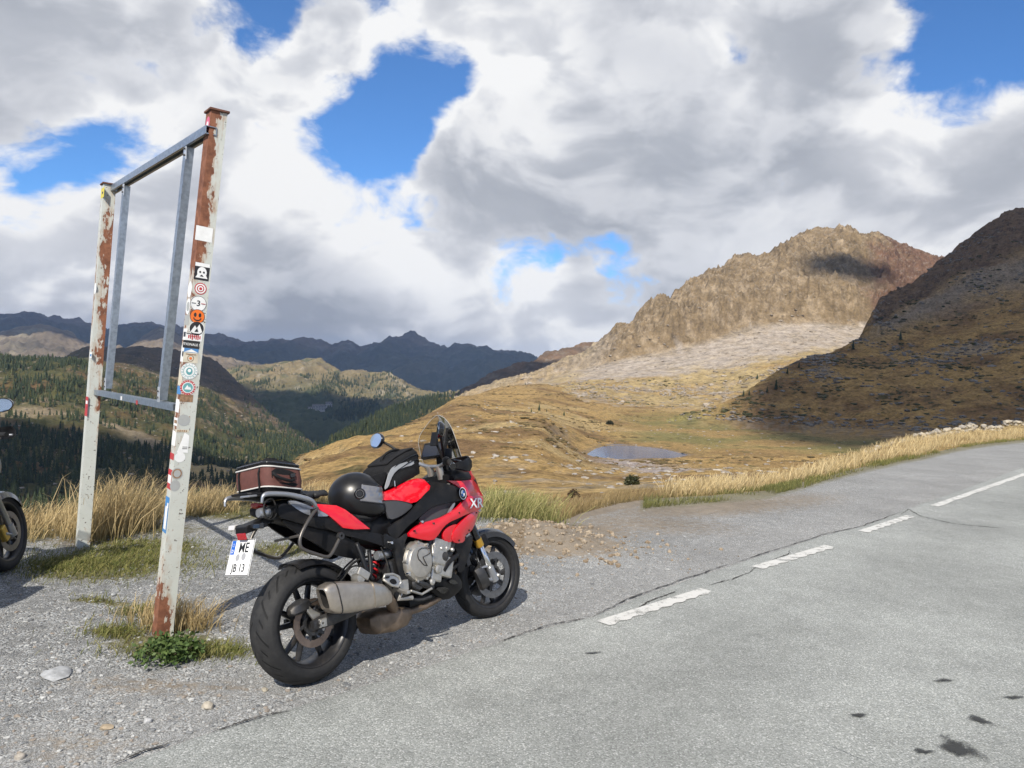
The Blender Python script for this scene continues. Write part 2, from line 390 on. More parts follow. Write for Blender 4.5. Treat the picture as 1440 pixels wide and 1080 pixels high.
def asphalt_mat():
    m = bpy.data.materials.new('asphalt'); m.use_nodes = True; B = NB(m.node_tree)
    out = B.new('ShaderNodeOutputMaterial'); p = B.new('ShaderNodeBsdfPrincipled'); B.nt.links.new(p.outputs[0], out.inputs[0])
    tc = B.new('ShaderNodeTexCoord'); co = tc.outputs['Object']
    v = B.new('ShaderNodeTexVoronoi'); B.set(v.inputs['Vector'], co); v.inputs['Scale'].default_value = 125
    chip = B.hsv(v.outputs['Color'], .5, 0, 1.); big = B.noise(co, .55, 5, .6); mid = B.noise(co, 5, 5, .65)
    sep = B.new('ShaderNodeSeparateColor'); B.set(sep.inputs[0], v.outputs['Color'])
    base = B.mix(sep.outputs[0], (.200, .209, .197, 1), (.334, .344, .326, 1))
    base = B.mix(B.ramp(sep.outputs[1], .86, .95), base, (.43, .435, .42, 1))
    base = B.mix(B.ramp(v.outputs['Distance'], .5, .9, 0, .55), base, (.085, .088, .085, 1))
    fine = B.noise(co, 260, 3, .7)
    la = B.new('ShaderNodeAttribute', attribute_name='across'); trk = B.math('COSINE', B.math('MULTIPLY', B.math('SUBTRACT', la.outputs['Fac'], 1.15), 2 * pi / 1.75))
    big = B.math('ADD', big, B.math('MULTIPLY', trk, -.07))
    g = B.math('MULTIPLY', B.ramp(big, .3, .7, .78, 1.12, False), B.math('MULTIPLY', B.ramp(mid, .3, .7, .90, 1.10, False), B.ramp(fine, .3, .7, .8, 1.2, False)))
    B.set(p.inputs['Base Color'], B.vmath('SCALE', base, scale=g)); B.set(p.inputs['Roughness'], .85); p.inputs['Specular IOR Level'].default_value = .3
    bn = B.new('ShaderNodeBump'); B.set(bn.inputs['Height'], B.math('SUBTRACT', B.math('MULTIPLY', fine, .3), v.outputs['Distance'])); bn.inputs['Strength'].default_value = .7; bn.inputs['Distance'].default_value = .004
    B.nt.links.new(bn.outputs[0], p.inputs['Normal'])
    return m
ASPHALT = asphalt_mat()
NU = 26
us = np.concatenate([[0], np.linspace(.03, .4, 8), np.linspace(.55, 7.2, NU - 9)])
V = []; 
for i in range(len(ss)):
    for u in us:
        uu = u + jit[i] * max(0, 1 - u / .4)
        V.append((ex[i] + nx[i] * uu, ey[i] + ny[i] * uu, .012 - (.010 if u == 0 else 0)))
F = [(i * NU + k, (i + 1) * NU + k, (i + 1) * NU + k + 1, i * NU + k + 1) for i in range(len(ss) - 1) for k in range(NU - 1)]
V = np.array(V); V[:, 2] += .004 * fbm(V, 1.2, 3) * np.clip(np.tile(us, len(ss)) / .3, 0, 1)
road = mk('road', (V, [tuple(reversed(f)) for f in F]), ASPHALT, smooth=True, kind='structure')
ROAD_Z = .012
_a = road.data.attributes.new('across', 'FLOAT', 'POINT'); _a.data.foreach_set('value', np.tile(us, len(ss)).astype(np.float32))

# painted dashes, cracks, stains -----------------------------------------
def worn_mat(name, col, lo, hi, scale, rough=.8, amax=1.):
    m = bpy.data.materials.new(name); m.use_nodes = True; B = NB(m.node_tree)
    out = B.new('ShaderNodeOutputMaterial'); p = B.new('ShaderNodeBsdfPrincipled')
    tc = B.new('ShaderNodeTexCoord'); co = tc.outputs['Object']
    n = B.math('ADD', B.math('MULTIPLY', B.noise(co, scale, 6, .7), .7), B.math('MULTIPLY', B.noise(co, 120, 3, .6), .3))
    at = B.new('ShaderNodeAttribute', attribute_name='edge')
    n = B.math('SUBTRACT', n, B.math('MULTIPLY', at.outputs['Fac'], .35))
    B.set(p.inputs['Base Color'], tuple(col) + (1,)); B.set(p.inputs['Roughness'], rough); p.inputs['Specular IOR Level'].default_value = .25
    B.set(p.inputs['Alpha'], B.ramp(n, lo, hi, 0, amax)); B.nt.links.new(p.outputs[0], out.inputs[0]); return m
PAINT = worn_mat('worn_road_paint', (.52, .515, .49), .33, .50, 9.)
def strip(name, pts, w, mat, z, parent, jitter=0., taper=True, n=60, side=0.):
    P = np.array(pts, float); s = np.concatenate([[0], np.cumsum(np.linalg.norm(np.diff(P, axis=0), axis=1))]); q = np.linspace(0, s[-1], n)
    x = np.interp(q, s, P[:, 0]); y = np.interp(q, s, P[:, 1])
    if jitter:
        x = x + jitter * fbm(np.stack([q * 3, q * 0 + 3.1, q * 0], -1), 1, 5, .65); y = y + jitter * fbm(np.stack([q * 3, q * 0 + 9.4, q * 0], -1), 1, 5, .65)
    gx = np.gradient(x); gy = np.gradient(y); l = np.hypot(gx, gy); a, b = gy / l, -gx / l
    V = []; E = []
    for i in range(n):
        ww = w * (min(1, i / 6, (n - 1 - i) / 6) if taper else 1) * (1 + (.7 * random.uniform(-1, 1) if jitter else .12 * sin(i * 1.7)))
        V += [(x[i] + a[i] * (side - .5) * ww, y[i] + b[i] * (side - .5) * ww, z), (x[i] + a[i] * (side + .5) * ww, y[i] + b[i] * (side + .5) * ww, z)]
    F = [(2 * i, 2 * i + 1, 2 * i + 3, 2 * i + 2) for i in range(n - 1)]
    return mk(name, (V, F), mat, parent)
DASHES = [((838, 874), (985, 828)), ((1056, 797), (1160, 767)), ((1206, 747), (1274, 725)), ((1308, 711), (1470, 655))]
for a, b in DASHES:
    ga, gb = gnd(*a, ROAD_Z), gnd(*b, ROAD_Z)
    strip('edge_marking', [ga[:2], gb[:2]], .115, PAINT, ROAD_Z + .006, road, taper=False, side=.5, n=30)
CRACK = worn_mat('crack_filling', (.05, .048, .045), .36, .50, 5., .95)
def zp7(x, y): return gnd(700 + x / 1.946, 620 + y / 1.946)[:2]
for pts, w in ([[(250, 490), (350, 440), (500, 385), (640, 340)], .012], [[(570, 400), (640, 383), (690, 365), (715, 345), (790, 315), (800, 303)], .010], [[(1100, 205), (1125, 190), (1160, 210), (1250, 230), (1410, 245)], .016],
               [[(370, 470), (420, 440), (470, 425), (490, 415)], .012], [[(640, 340), (780, 295), (900, 257), (1000, 235), (1110, 195)], .011], [[(0, 555), (130, 512), (250, 490)], .010]):
    strip('crack', [zp7(*q) for q in pts], w, CRACK, ROAD_Z + .0045, road, jitter=.05)
for pts, w in ([[(290, 1030), (345, 1012), (400, 1000)], .014], [[(150, 1075), (200, 1055), (255, 1040)], .012]):
    strip('crack', [gnd(*q)[:2] + np.array([.03, -.02]) for q in pts], w, CRACK, ROAD_Z + .0045, road, jitter=.04)
def ragged(cx, cy, rx, ry, rot, z, n=40, seed=0, rag=.35, rings=6):
    rr = random.Random(seed); ph = [rr.uniform(0, 6.28) for _ in range(6)]
    V = [(cx, cy, z)]; E = [0.]
    for j in range(1, rings + 1):
        for i in range(n):
            t = 2 * pi * i / n; r = 1 + rag * sum(sin((k + 2) * t + ph[k]) / (k + 1.5) for k in range(6)); r *= j / rings
            x, y = rx * r * cos(t), ry * r * sin(t); V.append((cx + x * cos(rot) - y * sin(rot), cy + x * sin(rot) + y * cos(rot), z)); E.append(j / rings)
    F = [(0, 1 + i, 1 + (i + 1) % n) for i in range(n)]
    for j in range(rings - 1):
        F += [(1 + j * n + i, 1 + (j + 1) * n + i, 1 + (j + 1) * n + (i + 1) % n, 1 + j * n + (i + 1) % n) for i in range(n)]
    return V, F, E
def edge_attr(o, E):
    at = o.data.attributes.new('edge', 'FLOAT', 'POINT'); at.data.foreach_set('value', np.array(E, np.float32))
OIL = worn_mat('oil_stain', (.04, .041, .04), .16, .42, 14, .7, .95)
for i, (px, py, rx, ry) in enumerate([(1326, 961, .055, .035), (1208, 1010, .05, .03), (1380, 1018, .06, .08), (1350, 1058, .13, .10), (1425, 985, .06, .03), (834, 922, .06, .02), (1300, 1062, .05, .03)]):
    g = gnd(px, py); V, F, E = ragged(g[0], g[1], rx, ry, .3, ROAD_Z + .007, seed=i + 3); o = mk('oil_stain', (V, F), OIL, road); edge_attr(o, E)

# ---- gravel parking ground ----------------------------------------------
def gravel_mat():
    m = bpy.data.materials.new('gravel'); m.use_nodes = True; B = NB(m.node_tree)
    out = B.new('ShaderNodeOutputMaterial'); p = B.new('ShaderNodeBsdfPrincipled'); B.nt.links.new(p.outputs[0], out.inputs[0])
    tc = B.new('ShaderNodeTexCoord'); co = tc.outputs['Object']
    wob = B.vmath('ADD', co, B.vmath('SCALE', B.noise(co, 40, 2, .5, out='Color'), scale=.012))
    def stones(sc, lo, hi, rn):
        v = B.new('ShaderNodeTexVoronoi'); B.set(v.inputs['Vector'], wob); v.inputs['Scale'].default_value = sc
        s = B.new('ShaderNodeSeparateColor'); B.set(s.inputs[0], v.outputs['Color'])
        c = B.mix(s.outputs[0], lo, hi); c = B.mix(B.ramp(s.outputs[1], .80, .95), c, (.58, .57, .54, 1)); c = B.mix(B.ramp(s.outputs[2], .80, .92, 0, .6), c, (.23, .185, .15, 1))
        return c, v.outputs['Distance'], s
    c1, d1, s1 = stones(88, (.19, .20, .207, 1), (.50, .51, .507, 1), 0)
    c2, d2, s2 = stones(190, (.21, .22, .225, 1), (.475, .483, .478, 1), 0)
    sel = B.ramp(B.noise(co, 9, 4, .6), .42, .58)
    c = B.mix(sel, c2, c1); d = B.math('ADD', B.math('MULTIPLY', d1, sel), B.math('MULTIPLY', d2, B.math('SUBTRACT', 1, sel)))
    c = B.mix(B.ramp(d, .38, .75, 0, .85), c, (.06, .06, .057, 1))
    at = B.new('ShaderNodeAttribute', attribute_name='Col'); sp = B.new('ShaderNodeSeparateColor'); B.set(sp.inputs[0], at.outputs['Color'])
    soil = B.mix(B.noise(co, 6, 5, .6), (.13, .095, .06, 1), (.27, .205, .13, 1))
    bl = B.noise(co, 14, 6, .7)
    fs = B.ramp(B.math('ADD', sp.outputs[0], B.math('MULTIPLY', B.math('SUBTRACT', bl, .5), 1.1)), .35, .7)
    c = B.mix(B.math('MULTIPLY', fs, .9), c, soil)
    fg = B.ramp(B.math('ADD', sp.outputs[1], B.math('MULTIPLY', B.math('SUBTRACT', bl, .5), 1.1)), .4, .75)
    c = B.mix(B.math('MULTIPLY', fg, .9), c, B.mix(B.noise(co, 30, 4, .6), (.07, .075, .028, 1), (.20, .165, .07, 1)))
    # b channel: packed, smoother and lighter surface beside the road
    fp = sp.outputs[2]
    c = B.mix(B.math('MULTIPLY', fp, .4), c, (.275, .27, .255, 1))
    big = B.noise(co, .8, 5, .6); g = B.math('MULTIPLY', B.ramp(big, .3, .7, .82, 1.12, False), B.ramp(B.noise(co, 200, 2, .6), .3, .7, .85, 1.15, False))
    B.set(p.inputs['Base Color'], B.vmath('SCALE', c, scale=g)); B.set(p.inputs['Roughness'], .9); p.inputs['Specular IOR Level'].default_value = .25
    bn = B.new('ShaderNodeBump'); B.set(bn.inputs['Height'], B.math('SUBTRACT', B.math('MULTIPLY', bl, .2), d)); B.set(bn.inputs['Strength'], B.math('SUBTRACT', .95, B.math('MULTIPLY', fp, .4))); bn.inputs['Distance'].default_value = .010
    B.nt.links.new(bn.outputs[0], p.inputs['Normal'])
    return m
GRAVEL = gravel_mat()
def spot(X, Y, px, py, rx, ry=None, rot=0.):
    g = gnd(px, py); ry = ry or rx; x = X - g[0]; y = Y - g[1]; u = x * cos(rot) + y * sin(rot); v = -x * sin(rot) + y * cos(rot)
    return np.exp(-((u / rx) ** 2 + (v / ry) ** 2))
GREEN_SPOTS = [(150, 795, .75, .55), (205, 770, .6, .5), (110, 790, .4, .35), (240, 905, .48, .22), (165, 888, .22, .12), (300, 915, .3, .14), (200, 860, .25, .15), (288, 705, 1.6, .5), (330, 722, .9, .4), (395, 775, .35, .3), (60, 735, 2., .5), (130, 845, .18, .08), (165, 850, .12, .06)]
def near_z(X, Y):
    z = .022 * fbm(np.stack([X, Y, X * 0], -1), .45, 3) + .010 * fbm(np.stack([X, Y, X * 0 + 5], -1), 4., 4, .55)
    rs = road_side(X, Y); w = sstep(rs, -1.2, -.05)
    z = z * (1 - w) + w * (.006 + .004 * fbm(np.stack([X, Y, X * 0 + 8], -1), 6, 3))
    z = np.where(rs > .03, -.02 - .05 * sstep(rs, .03, .3), z)
    # soil mound behind the front wheel
    z = z + .16 * spot(X, Y, 762, 760, .55, .42) + .10 * spot(X, Y, 720, 740, .5, .5)
    return z
azs = np.concatenate([np.linspace(-pi, -.80, 40, endpoint=False), np.linspace(-.80, .80, 640, endpoint=False), np.linspace(.80, pi, 40)])
Rv = np.interp(azs, VAZ, VD); Rv = np.where((azs < VAZ[0]), np.interp(azs, [-pi, VAZ[0]], [30, VD[0]]), Rv); Rv = np.where(azs > VAZ[-1], np.interp(azs, [VAZ[-1], pi], [VD[-1], 30]), Rv)
NR = 260
tt = (np.linspace(0, 1, NR)) ** 1.4
R = .25 + (Rv[None, :] - .25) * tt[:, None]
X = R * np.sin(azs)[None]; Y = R * np.cos(azs)[None]
Z = near_z(X, Y); fade = 1 - sstep(tt, .93, 1.)[:, None]; Z = Z * fade
P = np.stack([X, Y, Z], -1)
soil = np.zeros_like(X); green = np.zeros_like(X)
for a in GREEN_SPOTS: green = np.maximum(green, spot(X, Y, *a))
rel = R / Rv[None]
soil = np.maximum(soil, 1.2 * spot(X, Y, 760, 765, .9, .6)); soil = np.maximum(soil, .75 * spot(X, Y, 1000, 712, 3., .9, .6)); soil = np.maximum(soil, .62 * spot(X, Y, 900, 735, 1.9, 1.1)); soil = np.maximum(soil, .6 * spot(X, Y, 1100, 705, 2.6, .9, .7)); soil = np.maximum(soil, .75 * spot(X, Y, 830, 745, .8, .7)); soil = np.maximum(soil, .55 * spot(X, Y, 230, 965, .9, .22)); soil = np.maximum(soil, .5 * spot(X, Y, 100, 1050, .5, .25)); soil = np.maximum(soil, .6 * spot(X, Y, 130, 760, .7, .5))
soil = np.maximum(soil, sstep(rel, .90, .99) * .9)
pxs_ = np.degrees(np.broadcast_to(azs[None], X.shape))
green = np.maximum(green, sstep(rel, .86, .97) * .8 * (pxs_ < -12)); green = np.maximum(green, sstep(rel, .86, .96) * .75 * (pxs_ > 10))
packed = sstep(road_side(X, Y), -1.6, -.1) * .8; packed = np.maximum(packed, .6 * (X > .2) * sstep(Y - 5.2, 0, 2))
Cc = np.stack([np.clip(soil, 0, 1), np.clip(green, 0, 1), np.clip(packed, 0, 1)], -1)
nC = len(azs); idx = np.arange(NR * nC).reshape(NR, nC)
F = np.stack([idx[:-1, :-1], idx[:-1, 1:], idx[1:, 1:], idx[1:, :-1]], -1).reshape(-1, 4).tolist()
F.append(tuple(idx[0, ::-1][::8].tolist()))
me = mesh_data('ground', P.reshape(-1, 3), [tuple(reversed(f)) for f in F], GRAVEL, True)
at = me.color_attributes.new('Col', 'FLOAT_COLOR', 'POINT'); at.data.foreach_set('color', np.concatenate([Cc, np.ones(X.shape + (1,))], -1).astype(np.float32).ravel())
ground = put(bpy.data.objects.new('ground', me), kind='structure')
_gaz = azs
def ground_z(x, y):
    return float(near_z(np.array([[x]]), np.array([[y]]))[0, 0])

# ---- hillside and meadow below the pass ----------------------------------
XS = [-300, 0, 150, 330, 420, 500, 560, 600, 650, 700, 760, 830, 900, 1000, 1100, 1200, 1300, 1440, 1650]
def H(*dp): return list(dp)
ROWS = [
 H((4.2, 800), (3.5, 790), (3.5, 780), (3.5, 745), (3.5, 740), (3, 735), (3, 735), (3, 722), (3, 716), (3, 719), (3, 722), (3, 710), (3, 699), (3.5, 689), (4, 680), (7, 650), (13, 619), (15, 609), (15, 600)),
 H((30, 800), (30, 790), (30, 775), (30, 745), (32, 712), (32, 696), (32, 688), (33, 688), (33, 690), (32, 692), (30, 694), (30, 692), (30, 691), (32, 686), (36, 679), (44, 668), (56, 650), (75, 635), (100, 615)),
 H((80, 800), (80, 785), (80, 765), (90, 730), (100, 664), (105, 640), (105, 642), (100, 645), (95, 645), (92, 643), (95, 646), (110, 663), (115, 668), (115, 667), (115, 668), (120, 670), (125, 665), (130, 650), (150, 625)),
 H((150, 800), (150, 780), (150, 765), (150, 735), (140, 690), (140, 650), (140, 634), (140, 629), (140, 622), (145, 620), (150, 617), (190, 651), (215, 653), (215, 653), (215, 655), (220, 658), (220, 660), (220, 655), (230, 632)),
 H((250, 800), (250, 770), (250, 755), (220, 730), (182, 655), (183, 621), (190, 613), (200, 606), (225, 600), (225, 598), (235, 592), (295, 623), (300, 624), (300, 626), (300, 630), (300, 634), (300, 638), (300, 642), (300, 630)),
 H((400, 780), (400, 760), (400, 745), (380, 720), (350, 690), (350, 655), (350, 611), (420, 587), (520, 557), (450, 568), (430, 573), (450, 585), (480, 588), (480, 591), (480, 597), (440, 605), (430, 612), (400, 622), (400, 625)),
 H((700, 770), (700, 750), (700, 740), (700, 725), (700, 705), (700, 670), (650, 640), (650, 612), (640, 563), (720, 545), (800, 540), (850, 553), (850, 557), (850, 562), (800, 575), (700, 588), (700, 595), (700, 600), (700, 600)),
 H((900, 770), (900, 750), (900, 740), (900, 725), (900, 705), (900, 680), (900, 660), (900, 640), (900, 600), (1000, 560), (1100, 545), (1100, 550), (1100, 557), (1100, 562), (1100, 573), (1000, 586), (1000, 590), (1000, 590), (1000, 590)),
]
vz = [(px, py, math.hypot(*gnd(px, py)[:2])) for px, py in VERGE_PX]
def addrow(r, first):
    out = []
    for x, (d, y) in zip(XS, r):
        if first: g = verge_d(az_of(x, y)); d = d + g
        out.append((x, y, d))
    return out
hcurves = [vz] + [addrow(r, i == 0) for i, r in enumerate(ROWS)]
LAKE_Z = -23.3
LAKE_PX = [(822, 643), (828, 637), (838, 631), (850, 627.5), (868, 626.5), (890, 627), (912, 629), (935, 632), (952, 636), (968, 640), (955, 643), (940, 645), (920, 644.5), (900, 645), (880, 646.5), (862, 647), (840, 646)]
LAKE = np.array([gnd(px, py, LAKE_Z)[:2] for px, py in LAKE_PX])
def in_poly(X, Y, poly):
    inside = np.zeros(X.shape, bool); n = len(poly)
    for i in range(n):
        x1, y1 = poly[i]; x2, y2 = poly[(i + 1) % n]
        c = ((y1 > Y) != (y2 > Y)) & (X < (x2 - x1) * (Y - y1) / (y2 - y1 + 1e-12) + x1); inside ^= c
    return inside
def poly_dist(X, Y, poly):
    d = np.full(X.shape, 1e9); n = len(poly)
    for i in range(n):
        a = poly[i]; b = poly[(i + 1) % n]; ab = b - a; t = np.clip(((X - a[0]) * ab[0] + (Y - a[1]) * ab[1]) / (ab @ ab), 0, 1)
        d = np.minimum(d, np.hypot(X - a[0] - t * ab[0], Y - a[1] - t * ab[1]))
    return np.where(in_poly(X, Y, poly), -d, d)
def h_disp(P, T, PX):
    r = np.hypot(P[..., 0], P[..., 1]); e = sstep(T, 0., 1.) * 1.
    n = fbm(P * [1, 1, 0], 1 / 38., 4) * 2.6 * sstep(r, 30, 120) + fbm(P * [1, 1, 0], 1 / 9., 4, .55, ridged=True) * .8 * sstep(r, 15, 70) + fbm(P * [1, 1, 0], 1 / 2.2, 3) * .22 * sstep(r, 11, 20)
    flat = sstep(PX, 850, 930) * sstep(T, 4.2, 4.9) * (1 - sstep(T, 6, 6.6))
    n = n * (1 - .75 * flat)
    # eroded bank above the lake
    d = poly_dist(P[..., 0], P[..., 1], LAKE)
    z = P[..., 2] + n * e
    k = 1 - sstep(d, -2, 16)
    z = z * (1 - k) + (LAKE_Z + np.where(d < 0, -.5, .03 * np.clip(d, 0, 99) + .05)) * k
    return z - P[..., 2]
def h_col(P, T, PX, s):
    r = np.hypot(P[..., 0], P[..., 1])
    a = fbm(P, 1 / 30., 5, .55); b = fbm(P * [1, 1, 3], 1 / 7., 5, .6, off=9); c = fbm(P, 1 / 2.5, 4, .6, off=40)
    C = lerp3(GOLD, BROWN, sstep(a + .35 * b, -.12, .35))
    C = lerp3(C, STRAW, sstep(fbm(P, 1 / 55., 4, off=22), .08, .30) * .7)
    C = lerp3(C, SHRUB * 1.2, sstep(b + .5 * c, .22, .42) * .65)
    flat = sstep(PX, 840, 930) * sstep(T, 4.2, 5.0) * (1 - sstep(T, 6.0, 6.3))
    C = lerp3(C, lerp3(GREENISH * 1.15, GOLD * .95, sstep(a, -.2, .25)), flat * .85)
    C = lerp3(C, SHRUB, flat * sstep(b, .18, .32) * .6)
    d = poly_dist(P[..., 0], P[..., 1], LAKE)
    C = lerp3(C, np.array([.17, .135, .095]), (1 - sstep(d, .8, 3.5)) * sstep(c, -.35, .1) * .7)
    # stony ground close below the parking place
    st = sstep(PX, 620, 720) * (1 - sstep(PX, 1010, 1080)) * (1 - sstep(r, 28, 95))
    C = lerp3(C, GREY * .8, st * sstep(b + c * .6, .0, .3) * .6)
    # stream bed of pale stones beside the lake
    st = np.exp(-(((PX - 925 - (T - 3.4) * -60) / 42) ** 2)) * sstep(T, 2.5, 3.1) * (1 - sstep(T, 4.0, 4.3))
    C = lerp3(C, np.array([.27, .235, .22]), np.clip(st * 1.3, 0, 1) * sstep(c, -.4, 0))
    C = lerp3(C, ROCK, sstep(.86 - s, 0, .16) * .5)
    return C
HMAT = terrain_mat('dry_mountain_grass', 1.9, .45, contrast=.85, bump=.9, bdist=.6)
terrain_layer('hillside', -300, 1650, 720, hcurves, [26, 60, 60, 50, 60, 60, 50, 12], h_disp, h_col, HMAT, smooth=6)
# lake ------------------------------------------------------------------
wm = bpy.data.materials.new('lake_water'); wm.use_nodes = True; B = NB(wm.node_tree)
_o = B.new('ShaderNodeOutputMaterial'); _p = B.new('ShaderNodeBsdfPrincipled'); B.nt.links.new(_p.outputs[0], _o.inputs[0])
_p.inputs['Base Color'].default_value = (.035, .09, .20, 1); _p.inputs['Roughness'].default_value = .05; _p.inputs['IOR'].default_value = 1.33
_b = B.new('ShaderNodeBump'); _tc = B.new('ShaderNodeTexCoord'); B.set(_b.inputs['Height'], B.noise(_tc.outputs['Object'], 1.6, 4, .6)); _b.inputs['Strength'].default_value = .25; _b.inputs['Distance'].default_value = .05
B.nt.links.new(_b.outputs[0], _p.inputs['Normal'])
cxy = LAKE.mean(0); big = [(cxy + (p - cxy) * 1.25) for p in LAKE]
mk('lake', ([(p[0], p[1], LAKE_Z) for p in big], [tuple(range(len(big)))]), wm, kind='structure')
_ = outward(bpy.data.objects['lake'])

# ---- rocky peak beyond the meadow ------------------------------------------
pk_crest = [(640, 570, 1250), (700, 549, 1250), (740, 537, 1250), (777, 523, 1250), (813, 506, 1200), (845, 489, 1150), (870, 474, 1120), (887, 465, 1100), (913, 449, 1120), (937, 440, 1150), (950, 425, 1180), (960, 414, 1200), (977, 404, 1220), (997, 398, 1250), (1020, 388, 1280), (1032, 373, 1300), (1057, 369, 1330), (1080, 369, 1360), (1103, 354, 1390), (1133, 333, 1420), (1150, 327, 1450), (1177, 331, 1480), (1210, 338, 1500), (1237, 335, 1530), (1260, 346, 1560), (1293, 361, 1600), (1315, 369, 1630), (1370, 400, 1650), (1440, 430, 1680), (1600, 470, 1700)]
def offs(c, dd, dy): return [(x, y + dy, d + dd) for x, y, d in c]
pk = [
 [(640, 590, 500), (760, 590, 500), (900, 600, 480), (1100, 606, 500), (1300, 612, 520), (1600, 615, 520)],
 [(640, 575, 620), (700, 560, 640), (760, 556, 650), (830, 566, 600), (900, 580, 570), (1000, 588, 560), (1100, 592, 560), (1300, 600, 560), (1600, 600, 560)],
 [(640, 573, 800), (700, 555, 820), (760, 545, 850), (830, 540, 830), (900, 545, 800), (1000, 545, 790), (1060, 535, 800), (1130, 515, 850), (1300, 520, 850), (1600, 520, 900)],
 [(640, 571, 950), (700, 552, 980), (760, 538, 1000), (800, 524, 1000), (867, 509, 985), (940, 492, 1000), (1000, 477, 1030), (1060, 458, 1080), (1160, 453, 1120), (1213, 458, 1150), (1315, 470, 1200), (1440, 480, 1250), (1600, 500, 1300)],
 [(640, 570.5, 1100), (700, 550.5, 1110), (760, 532, 1120), (800, 515, 1110), (867, 487, 1050), (940, 460, 1070), (1000, 430, 1120), (1060, 405, 1180), (1100, 395, 1210), (1160, 383, 1260), (1213, 395, 1300), (1315, 420, 1400), (1440, 455, 1450), (1600, 480, 1500)],
 pk_crest, offs(pk_crest, 160, 60), offs(pk_crest, 500, 160)]
def pk_disp(P, T, PX):
    k = sstep(T, 2.95, 3.25) * (1 - .6 * sstep(T, 5.0, 5.3)); k = k * (.35 + .65 * sstep(PX, 820, 920))
    near_crest = np.exp(-((T - 5) / .25) ** 2)
    Q = P * [1, 1, .35]
    U = np.stack([np.arctan2(P[..., 0], P[..., 1]) * 1300 / 60., np.hypot(P[..., 0], P[..., 1]) / 420., P[..., 2] / 230.], -1)
    r1 = fbm(U + (.8 * fbm(P, 1 / 160., 4)[..., None]) + np.stack([P[..., 2] / 130., 0 * P[..., 2], 0 * P[..., 2]], -1), 1., 6, .58, ridged=True); r2 = fbm(U * [2.7, 1.5, 1.6], 1., 5, .6, ridged=True, off=3); r3 = fbm(P, 1 / 11., 3, .6, ridged=True, off=13)
    low = (fbm(P * [1, 1, 0], 1 / 90., 5, .5) * 9 * (1 - .5 * sstep(T, 2.2, 2.6)) + fbm(P * [1, 1, 0], 1 / 22., 4, .55, ridged=True) * 3.4 * (1 - .8 * sstep(T, 2.0, 2.4))) * sstep(T, 1., 1.6) * (1 - k)
    return k * (20 * fbm(P * [1, 1, .6], 1 / 210., 4, .5, ridged=True, off=71) * (1 - .9 * near_crest) + 19 * (r1 - .2) * (1 - .75 * near_crest) + 9 * (r2 - .1) * (1 - .5 * near_crest) + 16 * fbm(P, 1 / 55., 5, .55, ridged=True, off=44) * (1 - .6 * near_crest) + 6.0 * r3 * (1 - .4 * near_crest)) + low
def pk_col(P, T, PX, s):
    a = fbm(P, 1 / 60., 5, .55); b = fbm(P, 1 / 16., 5, .6, off=7); st = fbm(np.stack([np.arctan2(P[..., 0], P[..., 1]) * 1300 / 26. + P[..., 2] / 55. + 1.6 * fbm(P, 1 / 90., 4), np.hypot(P[..., 0], P[..., 1]) / 160., P[..., 2] / 90.], -1), 1., 5, .6, ridged=True, off=3)
    C = lerp3(STRAW * .95, GOLD, sstep(a, -.2, .3))
    C = lerp3(C, SCREE * .85, sstep(b + .5 * a, .0, .25) * .6)
    rockface = sstep(T + .20 * a + .16 * st, 2.98, 3.05) * (.3 + .7 * sstep(PX + 60 * a, 800, 880))
    scree = sstep(T + .35 * a + .15 * b, 2.2, 2.5) * (1 - sstep(PX, 1240, 1300)) * (.25 + .75 * sstep(PX + 80 * a, 760, 860))
    C = lerp3(C, SCREE * 1.05, scree * (.8 + .2 * sstep(b, -.3, .2)))
    R_ = lerp3(np.array([.070, .056, .040]), np.array([.178, .130, .076]), sstep(st + .5 * b, -.35, .35)); R_ = lerp3(R_, np.array([.29, .225, .15]), sstep(b + .4 * st, .15, .5) * .75)
    R_ = lerp3(R_, np.array([.115, .062, .042]), sstep(PX + 70 * a + 50 * b, 1195, 1260) * .85)
    R_ = lerp3(R_, np.array([.30, .26, .21]), sstep(s, .78, .92) * .5)
    C = lerp3(C, R_, rockface)
    C = lerp3(C, ROCK * .8, (1 - rockface) * sstep(.84 - s, 0, .15) * .6)
    return C
PKMAT = terrain_mat('pale_mountain_rock', .09, .3, contrast=.65, bump=.9, bdist=5.)
terrain_layer('rocky_peak', 640, 1560, 760, pk, [6, 40, 60, 60, 75, 75, 10, 4], pk_disp, pk_col, PKMAT, sharp=(5,))

